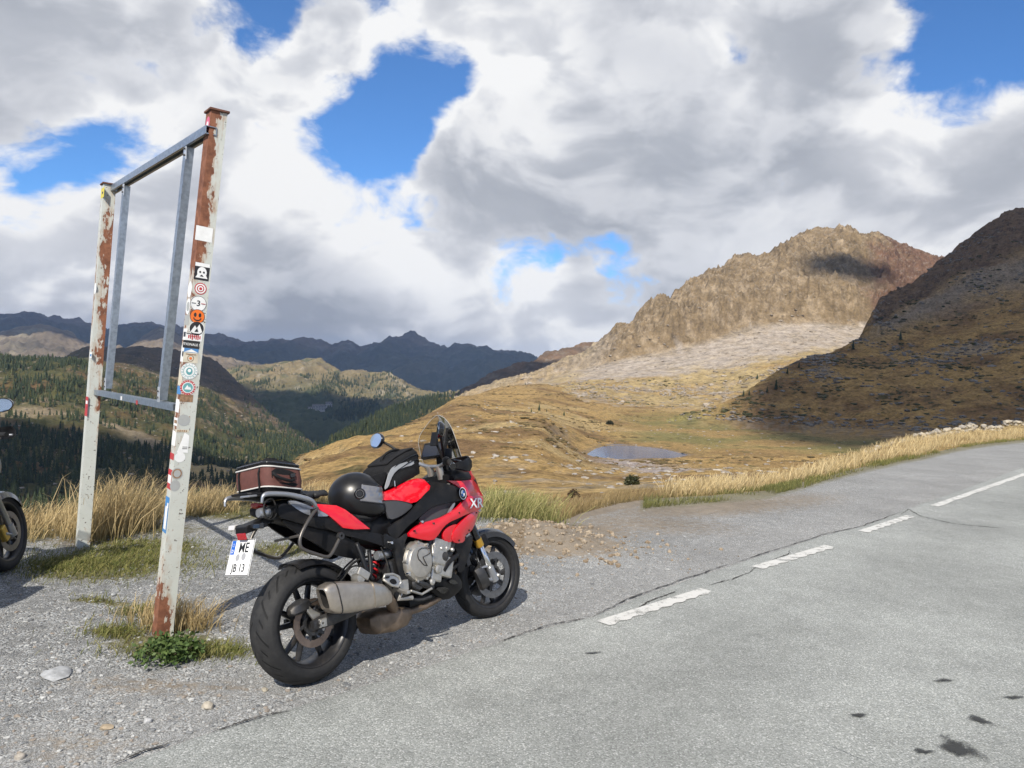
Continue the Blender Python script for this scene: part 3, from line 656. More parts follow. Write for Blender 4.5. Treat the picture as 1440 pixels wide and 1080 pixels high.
# ---- ridge in cloud shade on the right ---------------------------------------
rg_crest = [(940, 590, 455), (985, 580, 460), (1015, 568, 470), (1043, 555, 490), (1068, 540, 510), (1093, 524, 540), (1127, 508, 570), (1160, 498, 600), (1193, 488, 640), (1207, 482, 660), (1215, 466, 690), (1222, 452, 700), (1237, 425, 730), (1258, 414, 760), (1280, 404, 780), (1310, 378, 820), (1343, 354, 860), (1387, 321, 900), (1412, 304, 920), (1427, 298, 930), (1445, 296, 940), (1480, 280, 960), (1560, 240, 1000), (1700, 200, 1050)]
rg = [
 [(940, 605, 400), (1100, 612, 390), (1300, 618, 380), (1700, 620, 370)],
 [(940, 594, 440), (985, 588, 440), (1027, 592, 435), (1100, 597, 430), (1193, 603, 425), (1293, 606, 415), (1440, 608, 405), (1700, 610, 400)],
 [(940, 592, 447), (985, 584, 450), (1043, 574, 460), (1093, 565, 470), (1193, 555, 490), (1300, 545, 500), (1440, 535, 510), (1700, 520, 510)],
 [(940, 591, 450), (985, 582, 455), (1043, 562, 475), (1093, 540, 505), (1160, 518, 540), (1207, 500, 580), (1250, 492, 610), (1300, 478, 640), (1370, 460, 660), (1440, 445, 670), (1700, 400, 680)],
 [(940, 590.5, 453), (985, 581, 458), (1043, 558, 483), (1093, 531, 525), (1160, 507, 570), (1207, 490, 620), (1222, 478, 650), (1250, 460, 680), (1300, 430, 720), (1370, 390, 760), (1440, 370, 780), (1700, 310, 800)],
 rg_crest, offs(rg_crest, 90, 60), offs(rg_crest, 300, 150)]
def rg_disp(P, T, PX):
    k = sstep(T, 3.1, 3.8) * sstep(PX, 1150, 1240); near_crest = np.exp(-((T - 5) / .3) ** 2)
    r1 = fbm(P * [1, 1, .4], 1 / 70., 5, .55, ridged=True); r2 = fbm(P, 1 / 16., 5, .6, ridged=True, off=5)
    low = (fbm(P * [1, 1, 0], 1 / 45., 5, .5) * 5.5 + fbm(P * [1, 1, 0], 1 / 11., 5, .6, ridged=True) * 1.7) * sstep(T, 1., 1.4)
    return k * (9 * (r1 - .2) * (1 - .6 * near_crest) + 5 * r2 * (1 - .3 * near_crest)) + low * (1 - .6 * k) * (1 - .4 * near_crest)
def rg_col(P, T, PX, s):
    a = fbm(P, 1 / 40., 5, .55); b = fbm(P, 1 / 9., 5, .6, off=7); g = fbm(P * [1, .45, .5], 1 / 45., 5, .6, off=61); c = fbm(P, 1 / 3.5, 3, .6, off=77)
    C = lerp3(GOLD * 1.0, BROWN * 1.15, sstep(a + .4 * b, -.2, .3))
    C = lerp3(C, SHRUB, sstep(b + .3 * a, .26, .4) * .75)
    C = lerp3(C, np.array([.22, .19, .155]), sstep(g + .25 * b, .22, .36) * .7)
    C = lerp3(C, np.array([.20, .175, .145]), (1 - sstep(T + .3 * b, 1.02, 1.2)) * .6 * sstep(c, -.2, .2))
    # long scree strip under the cliffs
    C = lerp3(C, np.array([.21, .18, .15]), np.exp(-((T + .12 * a - 3.75) / .32) ** 2) * sstep(PX, 1190, 1260) * .9)
    R_ = lerp3(np.array([.135, .095, .065]), np.array([.075, .055, .042]), sstep(b + .4 * a, -.15, .3)); R_ = lerp3(R_, np.array([.20, .165, .13]), sstep(c + b, .2, .5) * .6)
    C = lerp3(C, R_, sstep(T + .15 * a, 3.95, 4.2) * sstep(PX + 40 * b, 1195, 1235))
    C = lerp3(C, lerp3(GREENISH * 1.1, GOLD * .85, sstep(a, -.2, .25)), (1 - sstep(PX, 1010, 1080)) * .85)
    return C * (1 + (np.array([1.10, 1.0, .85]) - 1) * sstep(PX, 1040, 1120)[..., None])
RGMAT = terrain_mat('brown_ridge_ground', .6, .16, contrast=.75, bump=.9, bdist=1.6)
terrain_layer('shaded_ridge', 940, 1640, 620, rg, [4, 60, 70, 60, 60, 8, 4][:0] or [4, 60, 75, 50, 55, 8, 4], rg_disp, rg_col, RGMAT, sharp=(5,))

# ---- brown ridge running down behind the meadow -----------------------------
br_crest = [(560, 600, 1500), (600, 582, 1600), (640, 561, 1700), (680, 538, 1800), (710, 524, 1900), (740, 513, 2000), (770, 500, 2100), (800, 493, 2150), (813, 489, 2180), (835, 488, 2200), (850, 484, 2250), (858, 478, 2250), (866, 476, 2260), (872, 468, 2270), (878, 464, 2270), (886, 472, 2280), (900, 478, 2280), (960, 480, 2300), (1100, 490, 2300)]
br = [offs(br_crest, -900, 0), offs(br_crest, -600, 0), offs(br_crest, -250, 0), br_crest, offs(br_crest, 120, 40), offs(br_crest, 500, 120)]
br[0] = [(x, max(y + 14, 580), 1480) for x, y, d in br_crest]; br[1] = [(x, max(y + (575 - y) * .72, y + 4), 1480 + (d - 1480) * .35) for x, y, d in br_crest]; br[2] = [(x, max(y + (575 - y) * .33, y + 2), 1480 + (d - 1480) * .7) for x, y, d in br_crest]
def br_disp(P, T, PX): return (fbm(P * [1, 1, .5], 1 / 140., 6, .55, ridged=True) * 16 + fbm(P, 1 / 35., 4, .6, ridged=True) * 6) * sstep(T, 0, .6)
def br_col(P, T, PX, s):
    a = fbm(P, 1 / 80., 5, .55); b = fbm(P, 1 / 25., 4, .6, off=4)
    C = lerp3(np.array([.145, .095, .06]), np.array([.10, .072, .05]), sstep(a, -.2, .3)); C = lerp3(C, ROCK, sstep(b, .05, .3) * .6); C = lerp3(C, SHRUB, sstep(b - a, .25, .5) * .5 * (1 - sstep(PX, 690, 760)))
    return lerp3(C, DROCK * .7, sstep(PX, 842, 850) * (1 - sstep(PX, 886, 892)) * sstep(T, 2.5, 2.7))
FARMAT = terrain_mat('far_mountain_ground', .02, .06, contrast=.4, bump=.8, bdist=8.)
terrain_layer('brown_ridge', 600, 960, 330, br, [20, 40, 60, 6, 4], br_disp, br_col, FARMAT, sharp=(3,))

# ---- forested mountainside across the valley on the left --------------------
fm_crest = [(-300, 505, 2300), (0, 512, 2200), (60, 508, 2150), (90, 506, 2100), (108, 497, 2100), (123, 490, 2100), (145, 491, 2100), (167, 493, 2100), (200, 491, 2100), (233, 494, 2150), (277, 500, 2200), (300, 509, 2150), (317, 523, 2050), (333, 540, 1950), (350, 556, 1850), (367, 573, 1750), (383, 589, 1650), (417, 613, 1500), (443, 631, 1400), (480, 655, 1350), (560, 690, 1300)]
fm = [
 [(-300, 770, 330), (0, 745, 400), (150, 740, 420), (300, 735, 430), (420, 720, 600), (560, 720, 800)],
 [(-300, 690, 520), (0, 690, 560), (100, 695, 560), (200, 692, 560), (300, 688, 580), (350, 685, 650), (420, 685, 820), (560, 712, 1000)],
 [(-300, 610, 820), (0, 625, 800), (100, 640, 780), (200, 650, 780), (270, 664, 800), (340, 668, 850), (420, 665, 1000), (480, 672, 1150), (560, 705, 1150)],
 [(-300, 550, 1150), (0, 565, 1080), (100, 580, 1050), (200, 605, 1030), (270, 628, 1030), (330, 650, 1050), (420, 645, 1200), (480, 665, 1250), (560, 700, 1200)],
 [(-300, 497, 1500), (-100, 502, 1400), (0, 508, 1380), (20, 512, 1370), (53, 512, 1370), (100, 515, 1360), (123, 521, 1350), (160, 535, 1350), (200, 548, 1350), (250, 565, 1380), (300, 590, 1380), (350, 615, 1400), (420, 630, 1350), (480, 660, 1300), (560, 695, 1250)],
 [(-300, 510, 1750), (0, 516, 1700), (60, 514, 1700), (100, 512, 1650), (123, 510, 1650), (160, 515, 1650), (200, 518, 1650), (250, 530, 1680), (300, 550, 1680), (350, 588, 1600), (420, 620, 1430), (480, 657, 1330), (560, 692, 1280)],
 fm_crest, offs(fm_crest, 150, 40), offs(fm_crest, 500, 120)]
def fm_disp(P, T, PX):
    e = sstep(T, 0, .8); nc = np.exp(-((T - 6) / .35) ** 2); n4 = np.exp(-((T - 4) / .3) ** 2)
    return e * (fbm(P * [1, 1, .3], 1 / 160., 5, .5) * 20 * (1 - .8 * nc) * (1 - .7 * n4) + fbm(P, 1 / 50., 5, .55, ridged=True) * 7 * (1 - .5 * nc) + fbm(P, 1 / 16., 3, .55, ridged=True) * 2.5 + sstep(T, 5, 6) * 12 * (fbm(P, 1 / 60., 5, .6, ridged=True, off=8)) * (1 - .5 * nc))
def fm_col(P, T, PX, s):
    a = fbm(P, 1 / 90., 5, .55); b = fbm(P, 1 / 22., 5, .6, off=7); c = fbm(P * [1, 1, 2], 1 / 60., 5, .6, off=17)
    C = lerp3(GREENISH * .62, BROWN * .8, sstep(a, -.2, .3))
    C = lerp3(C, SHRUB, sstep(b, -.15, .25) * .75)
    bare = sstep(c + .25 * b, .16, .32); C = lerp3(C, np.array([.20, .155, .10]), bare * .85)
    # the stony track and meadow strips on the slope
    tr = np.exp(-((T - 2.62 - .25 * np.sin(PX / 70.)) / .10) ** 2) * (1 - sstep(PX, 330, 380)); C = lerp3(C, np.array([.24, .19, .125]), np.clip(tr * 1.1, 0, 1) * .8)
    md = np.exp(-((PX - 300) / 62) ** 2 - ((T - 1.55) / .26) ** 2); C = lerp3(C, STRAW, np.clip(md * 1.5, 0, 1))
    up = sstep(T + .3 * a, 4.6, 5.3) * sstep(PX, 90, 150); C = lerp3(C, lerp3(np.array([.10, .072, .048]), np.array([.062, .05, .036]), sstep(b + a, -.2, .3)), up * .9)
    return C
FMMAT = terrain_mat('forest_slope_ground', .08, .3, contrast=.5, bump=.9, bdist=2.)
terrain_layer('forested_mountainside', -300, 560, 560, fm, [10, 45, 45, 45, 60, 20, 45, 6, 4], fm_disp, fm_col, FMMAT, sharp=(6,))

# ---- dark wooded spur at the mouth of the valley -------------------------------
sp_crest = [(380, 690, 950), (430, 648, 1000), (467, 619, 1050), (505, 599, 1100), (543, 580, 1150), (587, 568, 1200), (613, 561, 1250), (640, 557, 1300), (700, 552, 1350), (760, 560, 1400)]
sp = [[(x, y + 75, 750) for x, y, d in sp_crest], [(x, y + 30, d - 160) for x, y, d in sp_crest], sp_crest, offs(sp_crest, 150, 30), offs(sp_crest, 500, 120)]
terrain_layer('wooded_spur', 380, 760, 240, sp, [30, 40, 8, 4], lambda P, T, PX: fbm(P, 1 / 45., 5, .55) * 6 * sstep(T, 0, .5), lambda P, T, PX, s: lerp3(lerp3(FOREST * 1.3, BROWN * .8, sstep(fbm(P, 1 / 60., 5), .1, .35)), GOLD * .8, sstep(PX, 575, 640) * sstep(fbm(P, 1 / 30., 4, off=3), -.2, .2) * .8), FMMAT, sharp=(2,))

# ---- sunlit mountain in the valley ---------------------------------------------
sm_crest = [(180, 545, 3800), (260, 535, 3700), (320, 527, 3600), (350, 520, 3600), (400, 512, 3600), (433, 510, 3600), (450, 512, 3600), (465, 519, 3550), (480, 527, 3500), (515, 530, 3450), (547, 534, 3400), (573, 547, 3300), (600, 556, 3200), (640, 562, 3100), (720, 575, 3000)]
sm = [[(x, 680, 1900) for x, y, d in sm_crest], [(x, y + (665 - y) * .6, d - 1000) for x, y, d in sm_crest], [(x, y + (665 - y) * .25, d - 380) for x, y, d in sm_crest], sm_crest, offs(sm_crest, 250, 30), offs(sm_crest, 800, 120)]
def sm_disp(P, T, PX): nc = np.exp(-((T - 3) / .3) ** 2); return sstep(T, 0, .5) * (fbm(P * [1, 1, .4], 1 / 420., 5, .55, ridged=True) * 75 * (1 - .7 * nc) + fbm(P, 1 / 90., 5, .6, ridged=True) * 24 * (1 - .45 * nc))
def sm_col(P, T, PX, s):
    a = fbm(P, 1 / 260., 5, .55); b = fbm(P, 1 / 70., 5, .6, off=7)
    C = lerp3(np.array([.20, .155, .085]), np.array([.125, .105, .055]), sstep(a + .5 * b, -.2, .3)); C = lerp3(C, np.array([.26, .225, .17]), sstep(b, .12, .35) * .7)
    low = 1 - sstep(T + .5 * a + .35 * b, 1.3, 2.0); C = lerp3(C, np.array([.045, .062, .03]), low * .9)
    return lerp3(C, np.array([.05, .065, .032]), sstep(fbm(P, 1 / 120., 5, .6, off=33), .08, .25) * .7)
terrain_layer('sunlit_mountain', 180, 720, 420, sm, [30, 60, 60, 6, 4], sm_disp, sm_col, FARMAT, sharp=(3,))

# ---- far ranges ---------------------------------------------------------------
fr_crest = [(-300, 452, 8800), (-60, 455, 8600), (0, 452, 8500), (25, 449, 8500), (45, 447, 8500), (62, 452, 8400), (90, 460, 8300), (110, 458, 8300), (125, 460, 8300), (150, 466, 8300), (175, 461, 8300), (195, 456, 8300), (212, 457, 8300), (225, 465, 8200), (240, 470, 8100), (275, 480, 8000), (300, 484, 8000), (325, 488, 8000), (345, 491, 8000), (365, 488, 8000), (388, 485, 8000), (405, 487, 8000), (420, 489, 8000), (438, 491, 8000), (452, 497, 8000), (467, 497, 8000), (478, 491, 8000), (490, 488, 8000), (505, 493, 8000), (520, 488, 8000), (545, 485, 7900), (560, 484, 7900), (580, 482, 7900), (592, 486, 7900), (610, 493, 7800), (628, 499, 7800), (645, 496, 7700), (662, 493, 7700), (680, 496, 7600), (700, 504, 7500), (720, 507, 7400), (740, 514, 7300), (790, 530, 7200), (1000, 560, 7000)]
fr = [[(x, 600, 4600) for x, y, d in fr_crest], [(x, y + (600 - y) * .55, d - 1900) for x, y, d in fr_crest], [(x, y + (600 - y) * .22, d - 700) for x, y, d in fr_crest], fr_crest, offs(fr_crest, 500, 30), offs(fr_crest, 1500, 90)]
def fr_disp(P, T, PX): nc = np.exp(-((T - 3) / .35) ** 2); return sstep(T, 0, .5) * (fbm(P * [1, 1, .4], 1 / 1100., 6, .55, ridged=True) * 230 * (1 - .85 * nc) + fbm(P, 1 / 220., 5, .6, ridged=True) * 55 * (1 - .55 * nc))
def fr_col(P, T, PX, s):
    a = fbm(P, 1 / 700., 5, .55); b = fbm(P, 1 / 160., 5, .6, off=7)
    C = lerp3(np.array([.135, .105, .075]), np.array([.075, .065, .05]), sstep(a + .5 * b, -.2, .3)); C = lerp3(C, np.array([.24, .215, .18]), sstep(b, .1, .35) * .55)
    return lerp3(C, np.array([.04, .05, .03]), (1 - sstep(T + .5 * a, 1.6, 2.3)) * .7)
terrain_layer('far_range', -300, 1000, 640, fr, [20, 60, 70, 6, 4], fr_disp, fr_col, terrain_mat('distant_rock', .004, .015, contrast=.4, bump=.9, bdist=30.), sharp=(3,))
# nearer shoulder of the far range on the left
fl_crest = [(-300, 475, 5600), (-100, 480, 5500), (0, 478, 5400), (30, 470, 5400), (55, 467, 5400), (80, 472, 5350), (110, 485, 5300), (140, 500, 5200), (175, 500, 5200), (200, 480, 5300), (225, 466, 5400), (240, 475, 5300), (270, 492, 5200), (300, 508, 5100), (340, 520, 5000), (420, 540, 5000)]
fl = [[(x, 600, 3300) for x, y, d in fl_crest], [(x, y + (600 - y) * .5, d - 1100) for x, y, d in fl_crest], fl_crest, offs(fl_crest, 300, 30), offs(fl_crest, 900, 90)]
terrain_layer('far_shoulder', -300, 420, 330, fl, [30, 70, 6, 4], lambda P, T, PX: sstep(T, 0, .5) * (1 - .6 * np.exp(-((T - 2) / .3) ** 2)) * (fbm(P * [1, 1, .4], 1 / 700., 6, .55, ridged=True) * 130 + fbm(P, 1 / 160., 5, .6, ridged=True) * 40), lambda P, T, PX, s: lerp3(lerp3(np.array([.16, .125, .085]), np.array([.09, .075, .052]), sstep(fbm(P, 1 / 400., 5), -.2, .3)), np.array([.24, .205, .14]), sstep(fbm(P, 1 / 300., 5, off=50), .1, .3) * .7), FARMAT, sharp=(2,))
# valley floor far below, so that no gap opens between the slopes
mk('valley_floor', ([(-9000, 300, -420), (4000, 300, -420), (4000, 12000, -420), (-9000, 12000, -420)], [(0, 1, 2, 3)]), material('valley_forest', (.035, .05, .024), .95, var=.4, vscale=.02), kind='structure')
# ------------------------------------------------------------------ empty sign frame
def text_mesh(txt, size, font_bold=False, extrude=.0004):
    cu = bpy.data.curves.new('t', 'FONT'); cu.body = txt; cu.size = size; cu.align_x = 'CENTER'; cu.align_y = 'CENTER'; cu.extrude = extrude; cu.resolution_u = 3
    if font_bold: cu.offset = size * .018
    ob = bpy.data.objects.new('t', cu); COL.objects.link(ob); dg = bpy.context.evaluated_depsgraph_get(); me = bpy.data.meshes.new_from_object(ob.evaluated_get(dg))
    V = [tuple(v.co) for v in me.vertices]; F = [tuple(p.vertices) for p in me.polygons]
    bpy.data.objects.remove(ob); bpy.data.curves.remove(cu); bpy.data.meshes.remove(me); return V, F

def peel_mat(name, amount, seed, rust_low=.0):
    m = bpy.data.materials.new(name); m.use_nodes = True; B = NB(m.node_tree)
    out = B.new('ShaderNodeOutputMaterial'); p = B.new('ShaderNodeBsdfPrincipled'); B.nt.links.new(p.outputs[0], out.inputs[0])
    tc = B.new('ShaderNodeTexCoord'); co = B.vmath('ADD', tc.outputs['Object'], (seed, seed * 2, 0))
    st = B.vmath('MULTIPLY', co, (1, 1, .45))
    n = B.math('ADD', B.math('MULTIPLY', B.noise(st, 4.5, 4, .55), .62), B.math('MULTIPLY', B.noise(st, 26, 5, .65), .38))
    at = B.new('ShaderNodeAttribute', attribute_name='peel')
    n = B.math('ADD', n, B.math('SUBTRACT', B.math('MULTIPLY', at.outputs['Fac'], .30), amount))
    k = B.ramp(n, .495, .515)
    paint = B.mix(B.noise(co, 9, 5, .6), (.43, .45, .41, 1), (.57, .58, .53, 1))
    paint = B.mix(B.ramp(B.noise(co, 60, 4, .6), .62, .74), paint, (.30, .20, .14, 1))
    chip = B.ramp(B.noise(co, 38, 4, .6), .645, .67); paint = B.mix(chip, paint, (.10, .08, .07, 1))
    rust = B.mix(B.ramp(B.noise(co, 18, 6, .7), .3, .7), (.115, .042, .022, 1), (.26, .105, .055, 1))
    paint = B.mix(B.math('MULTIPLY', B.ramp(n, .40, .50), B.ramp(B.noise(B.vmath('MULTIPLY', co, (1, 1, .12)), 55, 4, .6), .4, .65, .15, .75)), paint, (.34, .21, .12, 1))
    B.set(p.inputs['Base Color'], B.mix(k, paint, rust)); B.set(p.inputs['Roughness'], B.ramp(k, 0, 1, .5, .85))
    bn = B.new('ShaderNodeBump'); B.set(bn.inputs['Height'], B.math('SUBTRACT', B.math('MULTIPLY', B.noise(co, 45, 4, .6), .15), k)); bn.inputs['Strength'].default_value = .6; bn.inputs['Distance'].default_value = .0018
    B.nt.links.new(bn.outputs[0], p.inputs['Normal']); return m
GALV = material('galvanised_steel', (.36, .40, .44), .38, .85, var=.18, vscale=35, bump=.05, bscale=40)
GALV_D = material('bolt_steel', (.12, .12, .125), .5, .8)
RUST_CAP = material('rusty_cap', (.13, .06, .04), .8, .2, var=.4)
MW = material('sticker_white', (.74, .74, .72), .5, var=.06, dirt=.15); MK = material('sticker_black', (.02, .02, .022), .45, dirt=.1); MR = material('sticker_red', (.45, .03, .035), .5, dirt=.3); MO = material('sticker_orange', (.75, .16, .02), .45, dirt=.15)
MB = material('sticker_blue', (.06, .22, .48), .5, dirt=.3); MG = material('sticker_grey', (.36, .37, .36), .6, dirt=.2); MT = material('sticker_teal', (.12, .33, .34), .5, dirt=.3); MBR = material('sticker_brown', (.25, .15, .085), .7, var=.4, vscale=60, dirt=.5); MC = material('sticker_cream', (.58, .53, .42), .55, var=.1, dirt=.35); MP = material('sticker_pink', (.6, .12, .2), .5); MY = material('sticker_yellow', (.6, .5, .05), .5)
SMATS = [MW, MK, MR, MO, MB, MG, MT, MBR, MC, MP, MY]; SI = {n: i for i, n in enumerate('W K R O B G T N C P Y'.split())}

def px_height(base, px, py):
    """point above base (x,y) whose image lies nearest to row py (world z)"""
    lo, hi = -1., 6.
    for _ in range(50):
        z = (lo + hi) / 2; d = np.array([base[0], base[1], z]) - CO
        y = 540 - FPX * (d @ CU) / (d @ CW)
        if y > py: lo = z
        else: hi = z
    return z
def on_depth(px, py, ref):
    """point on the ray at the same camera depth as ref"""
    d = ray(px, py); return CO + d * (((np.array(ref) - CO) @ CW) / (d @ CW))
frame = empty('sign_frame', tuple(gnd(228, 893)), label='tall rusty steel sign frame with no panel, two peeling posts covered in stickers', cat='sign frame')
FO = np.array(gnd(228, 893))
RB, LB = gnd(228, 893), gnd(116, 768); LB[2] = .0
RT = on_depth(305, 160, RB); LT = on_depth(153, 261, LB)
hdir = LB - RB; hdir[2] = 0; hdir /= np.linalg.norm(hdir); ndir = np.array([-hdir[1], hdir[0], 0.])    # ndir: out of the sign plane
if ndir @ (CO - RB) < 0: pass
if ndir[0] > 0: ndir = -ndir        # towards the left of the picture
def post(base, top, wy, wd, mat, peelfn, name='post'):
    """wy: width along the sign, wd: depth across it"""
    ax = top - base; L = np.linalg.norm(ax); n = 60; V = []; F = []; pe = []
    for i in range(n + 1):
        c = base - FO + ax * (i / n) + (np.array([0, 0, -.25]) if i == 0 else 0)
        for a, b in ((-1, -1), (1, -1), (1, 1), (-1, 1)):
            for s in (0,):
                V.append(c + hdir * a * wy / 2 + ndir * b * wd / 2)
            pe.append(peelfn(i / n, a, b))
    for i in range(n):
        for k in range(4): F.append((i * 4 + k, i * 4 + (k + 1) % 4, (i + 1) * 4 + (k + 1) % 4, (i + 1) * 4 + k))
    F += [(3, 2, 1, 0), tuple(n * 4 + k for k in range(4))]
    o = mk(name, (V, F), mat, frame); at = o.data.attributes.new('peel', 'FLOAT', 'POINT'); at.data.foreach_set('value', np.array(pe, np.float32))
    outward(o); return o
# b=+1 is the face turned to the left of the picture; a=-1 the face turned to the camera on the right post
rp = post(RB, RT, .10, .098, peel_mat('peeling_post_paint', .115, 2.), lambda t, a, b: (.40 if b > 0 else .0) + (.16 if t > .72 and b > 0 else 0) + (.20 if t < .07 else 0) - (.22 if .1 < t < .42 else 0))
lp = post(LB, LT, .10, .098, peel_mat('peeling_post_paint_far', .135, 5.), lambda t, a, b: (.58 if b < 0 else .10) + (.25 if t < .06 else 0) - (.45 if t < .38 else 0))
for pst, T_ in ((rp, RT), (lp, LT)):
    c = T_ - FO; R3 = Matrix((tuple(hdir), tuple(ndir), (0, 0, 1))).transposed()
    mk('cap', box(tuple(c + np.array([0, 0, .008])), (.126, .120, .014), R3), RUST_CAP, pst, bevel=.003)
# galvanised channel beams and uprights
def channel(name, a, b, w, d, mat, parent, up):
    """C channel from a to b; open side towards up"""
    a, b = Vector(a), Vector(b); t = (b - a).normalized(); u = Vector(up); u = (u - t * u.dot(t)).normalized(); s = t.cross(u)
    prof = [(-w / 2, -d / 2), (w / 2, -d / 2), (w / 2, d / 2), (w * .22, d / 2), (w * .22, d / 2 - .006), (w / 2 - .004, d / 2 - .006), (w / 2 - .004, -d / 2 + .004), (-w / 2 + .004, -d / 2 + .004), (-w / 2 + .004, d / 2 - .006), (-w * .22, d / 2 - .006), (-w * .22, d / 2), (-w / 2, d / 2)]
    secs = [[tuple(p + s * x + u * y) for x, y in prof] for p in (a, b)]
    o = mk(name, loft(secs), mat, parent); outward(o); return o
def frame_pt(f, px_r, px_l):
    return None
def at_plane(px, py):
    """point of the picture on the plane of the sign frame"""
    d = ray(px, py); n = np.array([ndir[0], ndir[1], 0]); return CO + d * (((RB - CO) @ n) / (d @ n))
tilt = ((RT - RB) + (LT - LB)) / 2; tilt = tilt / tilt[2]
def plane_pt(px, py):
    # plane through both posts (they lean a little)
    n = np.cross(hdir, tilt); d = ray(px, py); return CO + d * (((RB - CO) @ n) / (d @ n)) - FO
fz = lambda a, b, t: a + (b - a) * t
tb0, tb1 = plane_pt(157, 268), plane_pt(291, 187); bb0, bb1 = plane_pt(133, 551), plane_pt(244, 572)
tb0 = fz(tb0, tb1, -.02); tb1 = fz(tb0, tb1, 1.03)
top_beam = channel('top_beam', tb0, tb1, .066, .05, GALV, frame, (0, 0, -1)); bot_beam = channel('bottom_beam', fz(bb0, bb1, -.02), fz(bb0, bb1, 1.03), .05, .045, GALV, frame, (0, 0, 1))
for a, b in (((178, 262), (152, 546)), ((266, 208), (228, 562))):
    A, Bp = plane_pt(*a), plane_pt(*b)
    up = channel('upright', A + ndir * .03 * 0, Bp, .06, .05, GALV, frame, tuple(-ndir))
    for q, s in ((A, -1), (Bp, 1)):
        c = q + ndir * .026 + np.array([0, 0, s * .035]) - hdir * .012; R3 = Matrix((tuple(hdir), tuple(ndir), (0, 0, 1))).transposed()
        br_ = mk('bracket', box(tuple(c), (.052, .004, .10), R3), material('zinc_plate', (.62, .64, .66), .4, .6, var=.1), up)
        c2 = q - hdir * .028 + np.array([0, 0, s * .035])
        for dz in (-.022, .022):
            pass
        V1 = tube([tuple(c + ndir * .002 + np.array([0, 0, -.02])), tuple(c + ndir * .012 + np.array([0, 0, -.02]))], .008, 6); V2 = tube([tuple(c + ndir * .002 + np.array([0, 0, .022])), tuple(c + ndir * .012 + np.array([0, 0, .022]))], .008, 6)
        mk('bolt', V1, GALV_D, up); mk('bolt', V2, GALV_D, up)
# stickers: drawn flat in (u right, v up) metres then laid on a face of the post
def sticker(pst, B0, T0, px, py, shapes, face='cam', wd=.098, wy=.10, roll=0., name='sticker', label=None):
    """shapes: list of (VF2d, colour letter), each layer .35 mm above the last"""
    ax = (T0 - B0) / np.linalg.norm(T0 - B0)
    if face == 'cam': nn = -hdir; u = -ndir; o0 = -hdir * wy / 2
    else: nn = ndir; u = -hdir * 1.; o0 = ndir * wd / 2
    u = u - ax * (u @ ax); u /= np.linalg.norm(u); nn = nn - ax * (nn @ ax); nn /= np.linalg.norm(nn)
    # intersect the ray with the face plane
    d = ray(px, py); pl = B0 + o0; P0 = CO + d * (((pl - CO) @ nn) / (d @ nn)) - FO
    if face == 'left':
        mid = B0 + o0 - FO; mid = mid + ax * ((P0 - mid) @ ax); P0 = P0 - u * ((P0 - mid) @ u) * .85
    V = []; F = []; fm = []
    for li, (VF, col) in enumerate(shapes):
        n0 = len(V)
        for v in VF[0]:
            a, b = v[0] * cos(roll) - v[1] * sin(roll), v[0] * sin(roll) + v[1] * cos(roll)
            V.append(tuple(P0 + u * a + ax * b + nn * (.0012 + .0005 * li)))
        F += [tuple(i + n0 for i in f) for f in VF[1]]; fm += [SI[col]] * len(VF[1])
    o = mk(name, (V, F), SMATS, pst, fm=fm)
    if label: o['label'] = label
    return o
def s_disc(r, cx=0, cy=0, n=28, ry=None): ry = ry or r; return [(cx + r * cos(2 * pi * i / n), cy + ry * sin(2 * pi * i / n), 0) for i in range(n)], [tuple(range(n))]
def s_rect(w, h, cx=0, cy=0): return [(cx - w / 2, cy - h / 2, 0), (cx + w / 2, cy - h / 2, 0), (cx + w / 2, cy + h / 2, 0), (cx - w / 2, cy + h / 2, 0)], [(0, 1, 2, 3)]
def s_ring(r0, r1, n=32, cx=0, cy=0): return [(cx + r * cos(2 * pi * i / n), cy + r * sin(2 * pi * i / n), 0) for i in range(n) for r in (r0, r1)], [(2 * i, 2 * i + 1, (2 * i + 3) % (2 * n), (2 * i + 2) % (2 * n)) for i in range(n)]
def s_poly(*p): return [(x, y, 0) for x, y in p], [tuple(range(len(p)))]
def s_text(t, size, cx=0, cy=0, bold=True): V, F = text_mesh(t, size, bold, 0); return [(v[0] + cx, v[1] + cy, 0) for v in V], F
def s_marks(n, r, s, seed): rr = random.Random(seed); return join(*[s_rect(s * rr.uniform(.5, 1.2), s * rr.uniform(.3, .6), r * cos(2 * pi * i / n), r * sin(2 * pi * i / n)) for i in range(n)])
S = lambda px, py, *sh, **k: sticker(rp, RB, RT, px, py, sh, **k)
S(287, 329, (s_rect(.100, .088), 'W'))
S(284, 382, (s_rect(.088, .105), 'K'), (s_rect(.086, .022, 0, .041), 'W'), (s_disc(.028, 0, -.006, ry=.034), 'W'), (s_poly((-.036, -.04), (.036, -.04), (.02, -.01), (-.02, -.01)), 'W'), (s_disc(.006, -.011, -.004), 'K'), (s_disc(.006, .011, -.004), 'K'), (s_poly((-.012, -.03), (.012, -.03), (0, -.018)), 'K'))
S(282, 406, (s_disc(.036), 'R'), (s_ring(.022, .030), 'W'), (s_disc(.016), 'W'), (s_disc(.009), 'R'))
S(279, 427, (s_disc(.050), 'W'), (s_ring(.045, .048), 'K'), (s_text('3', .048, .0, .0), 'K'), (s_rect(.026, .004, -.028, 0), 'K'), (s_rect(.026, .004, .028, .002), 'R'))
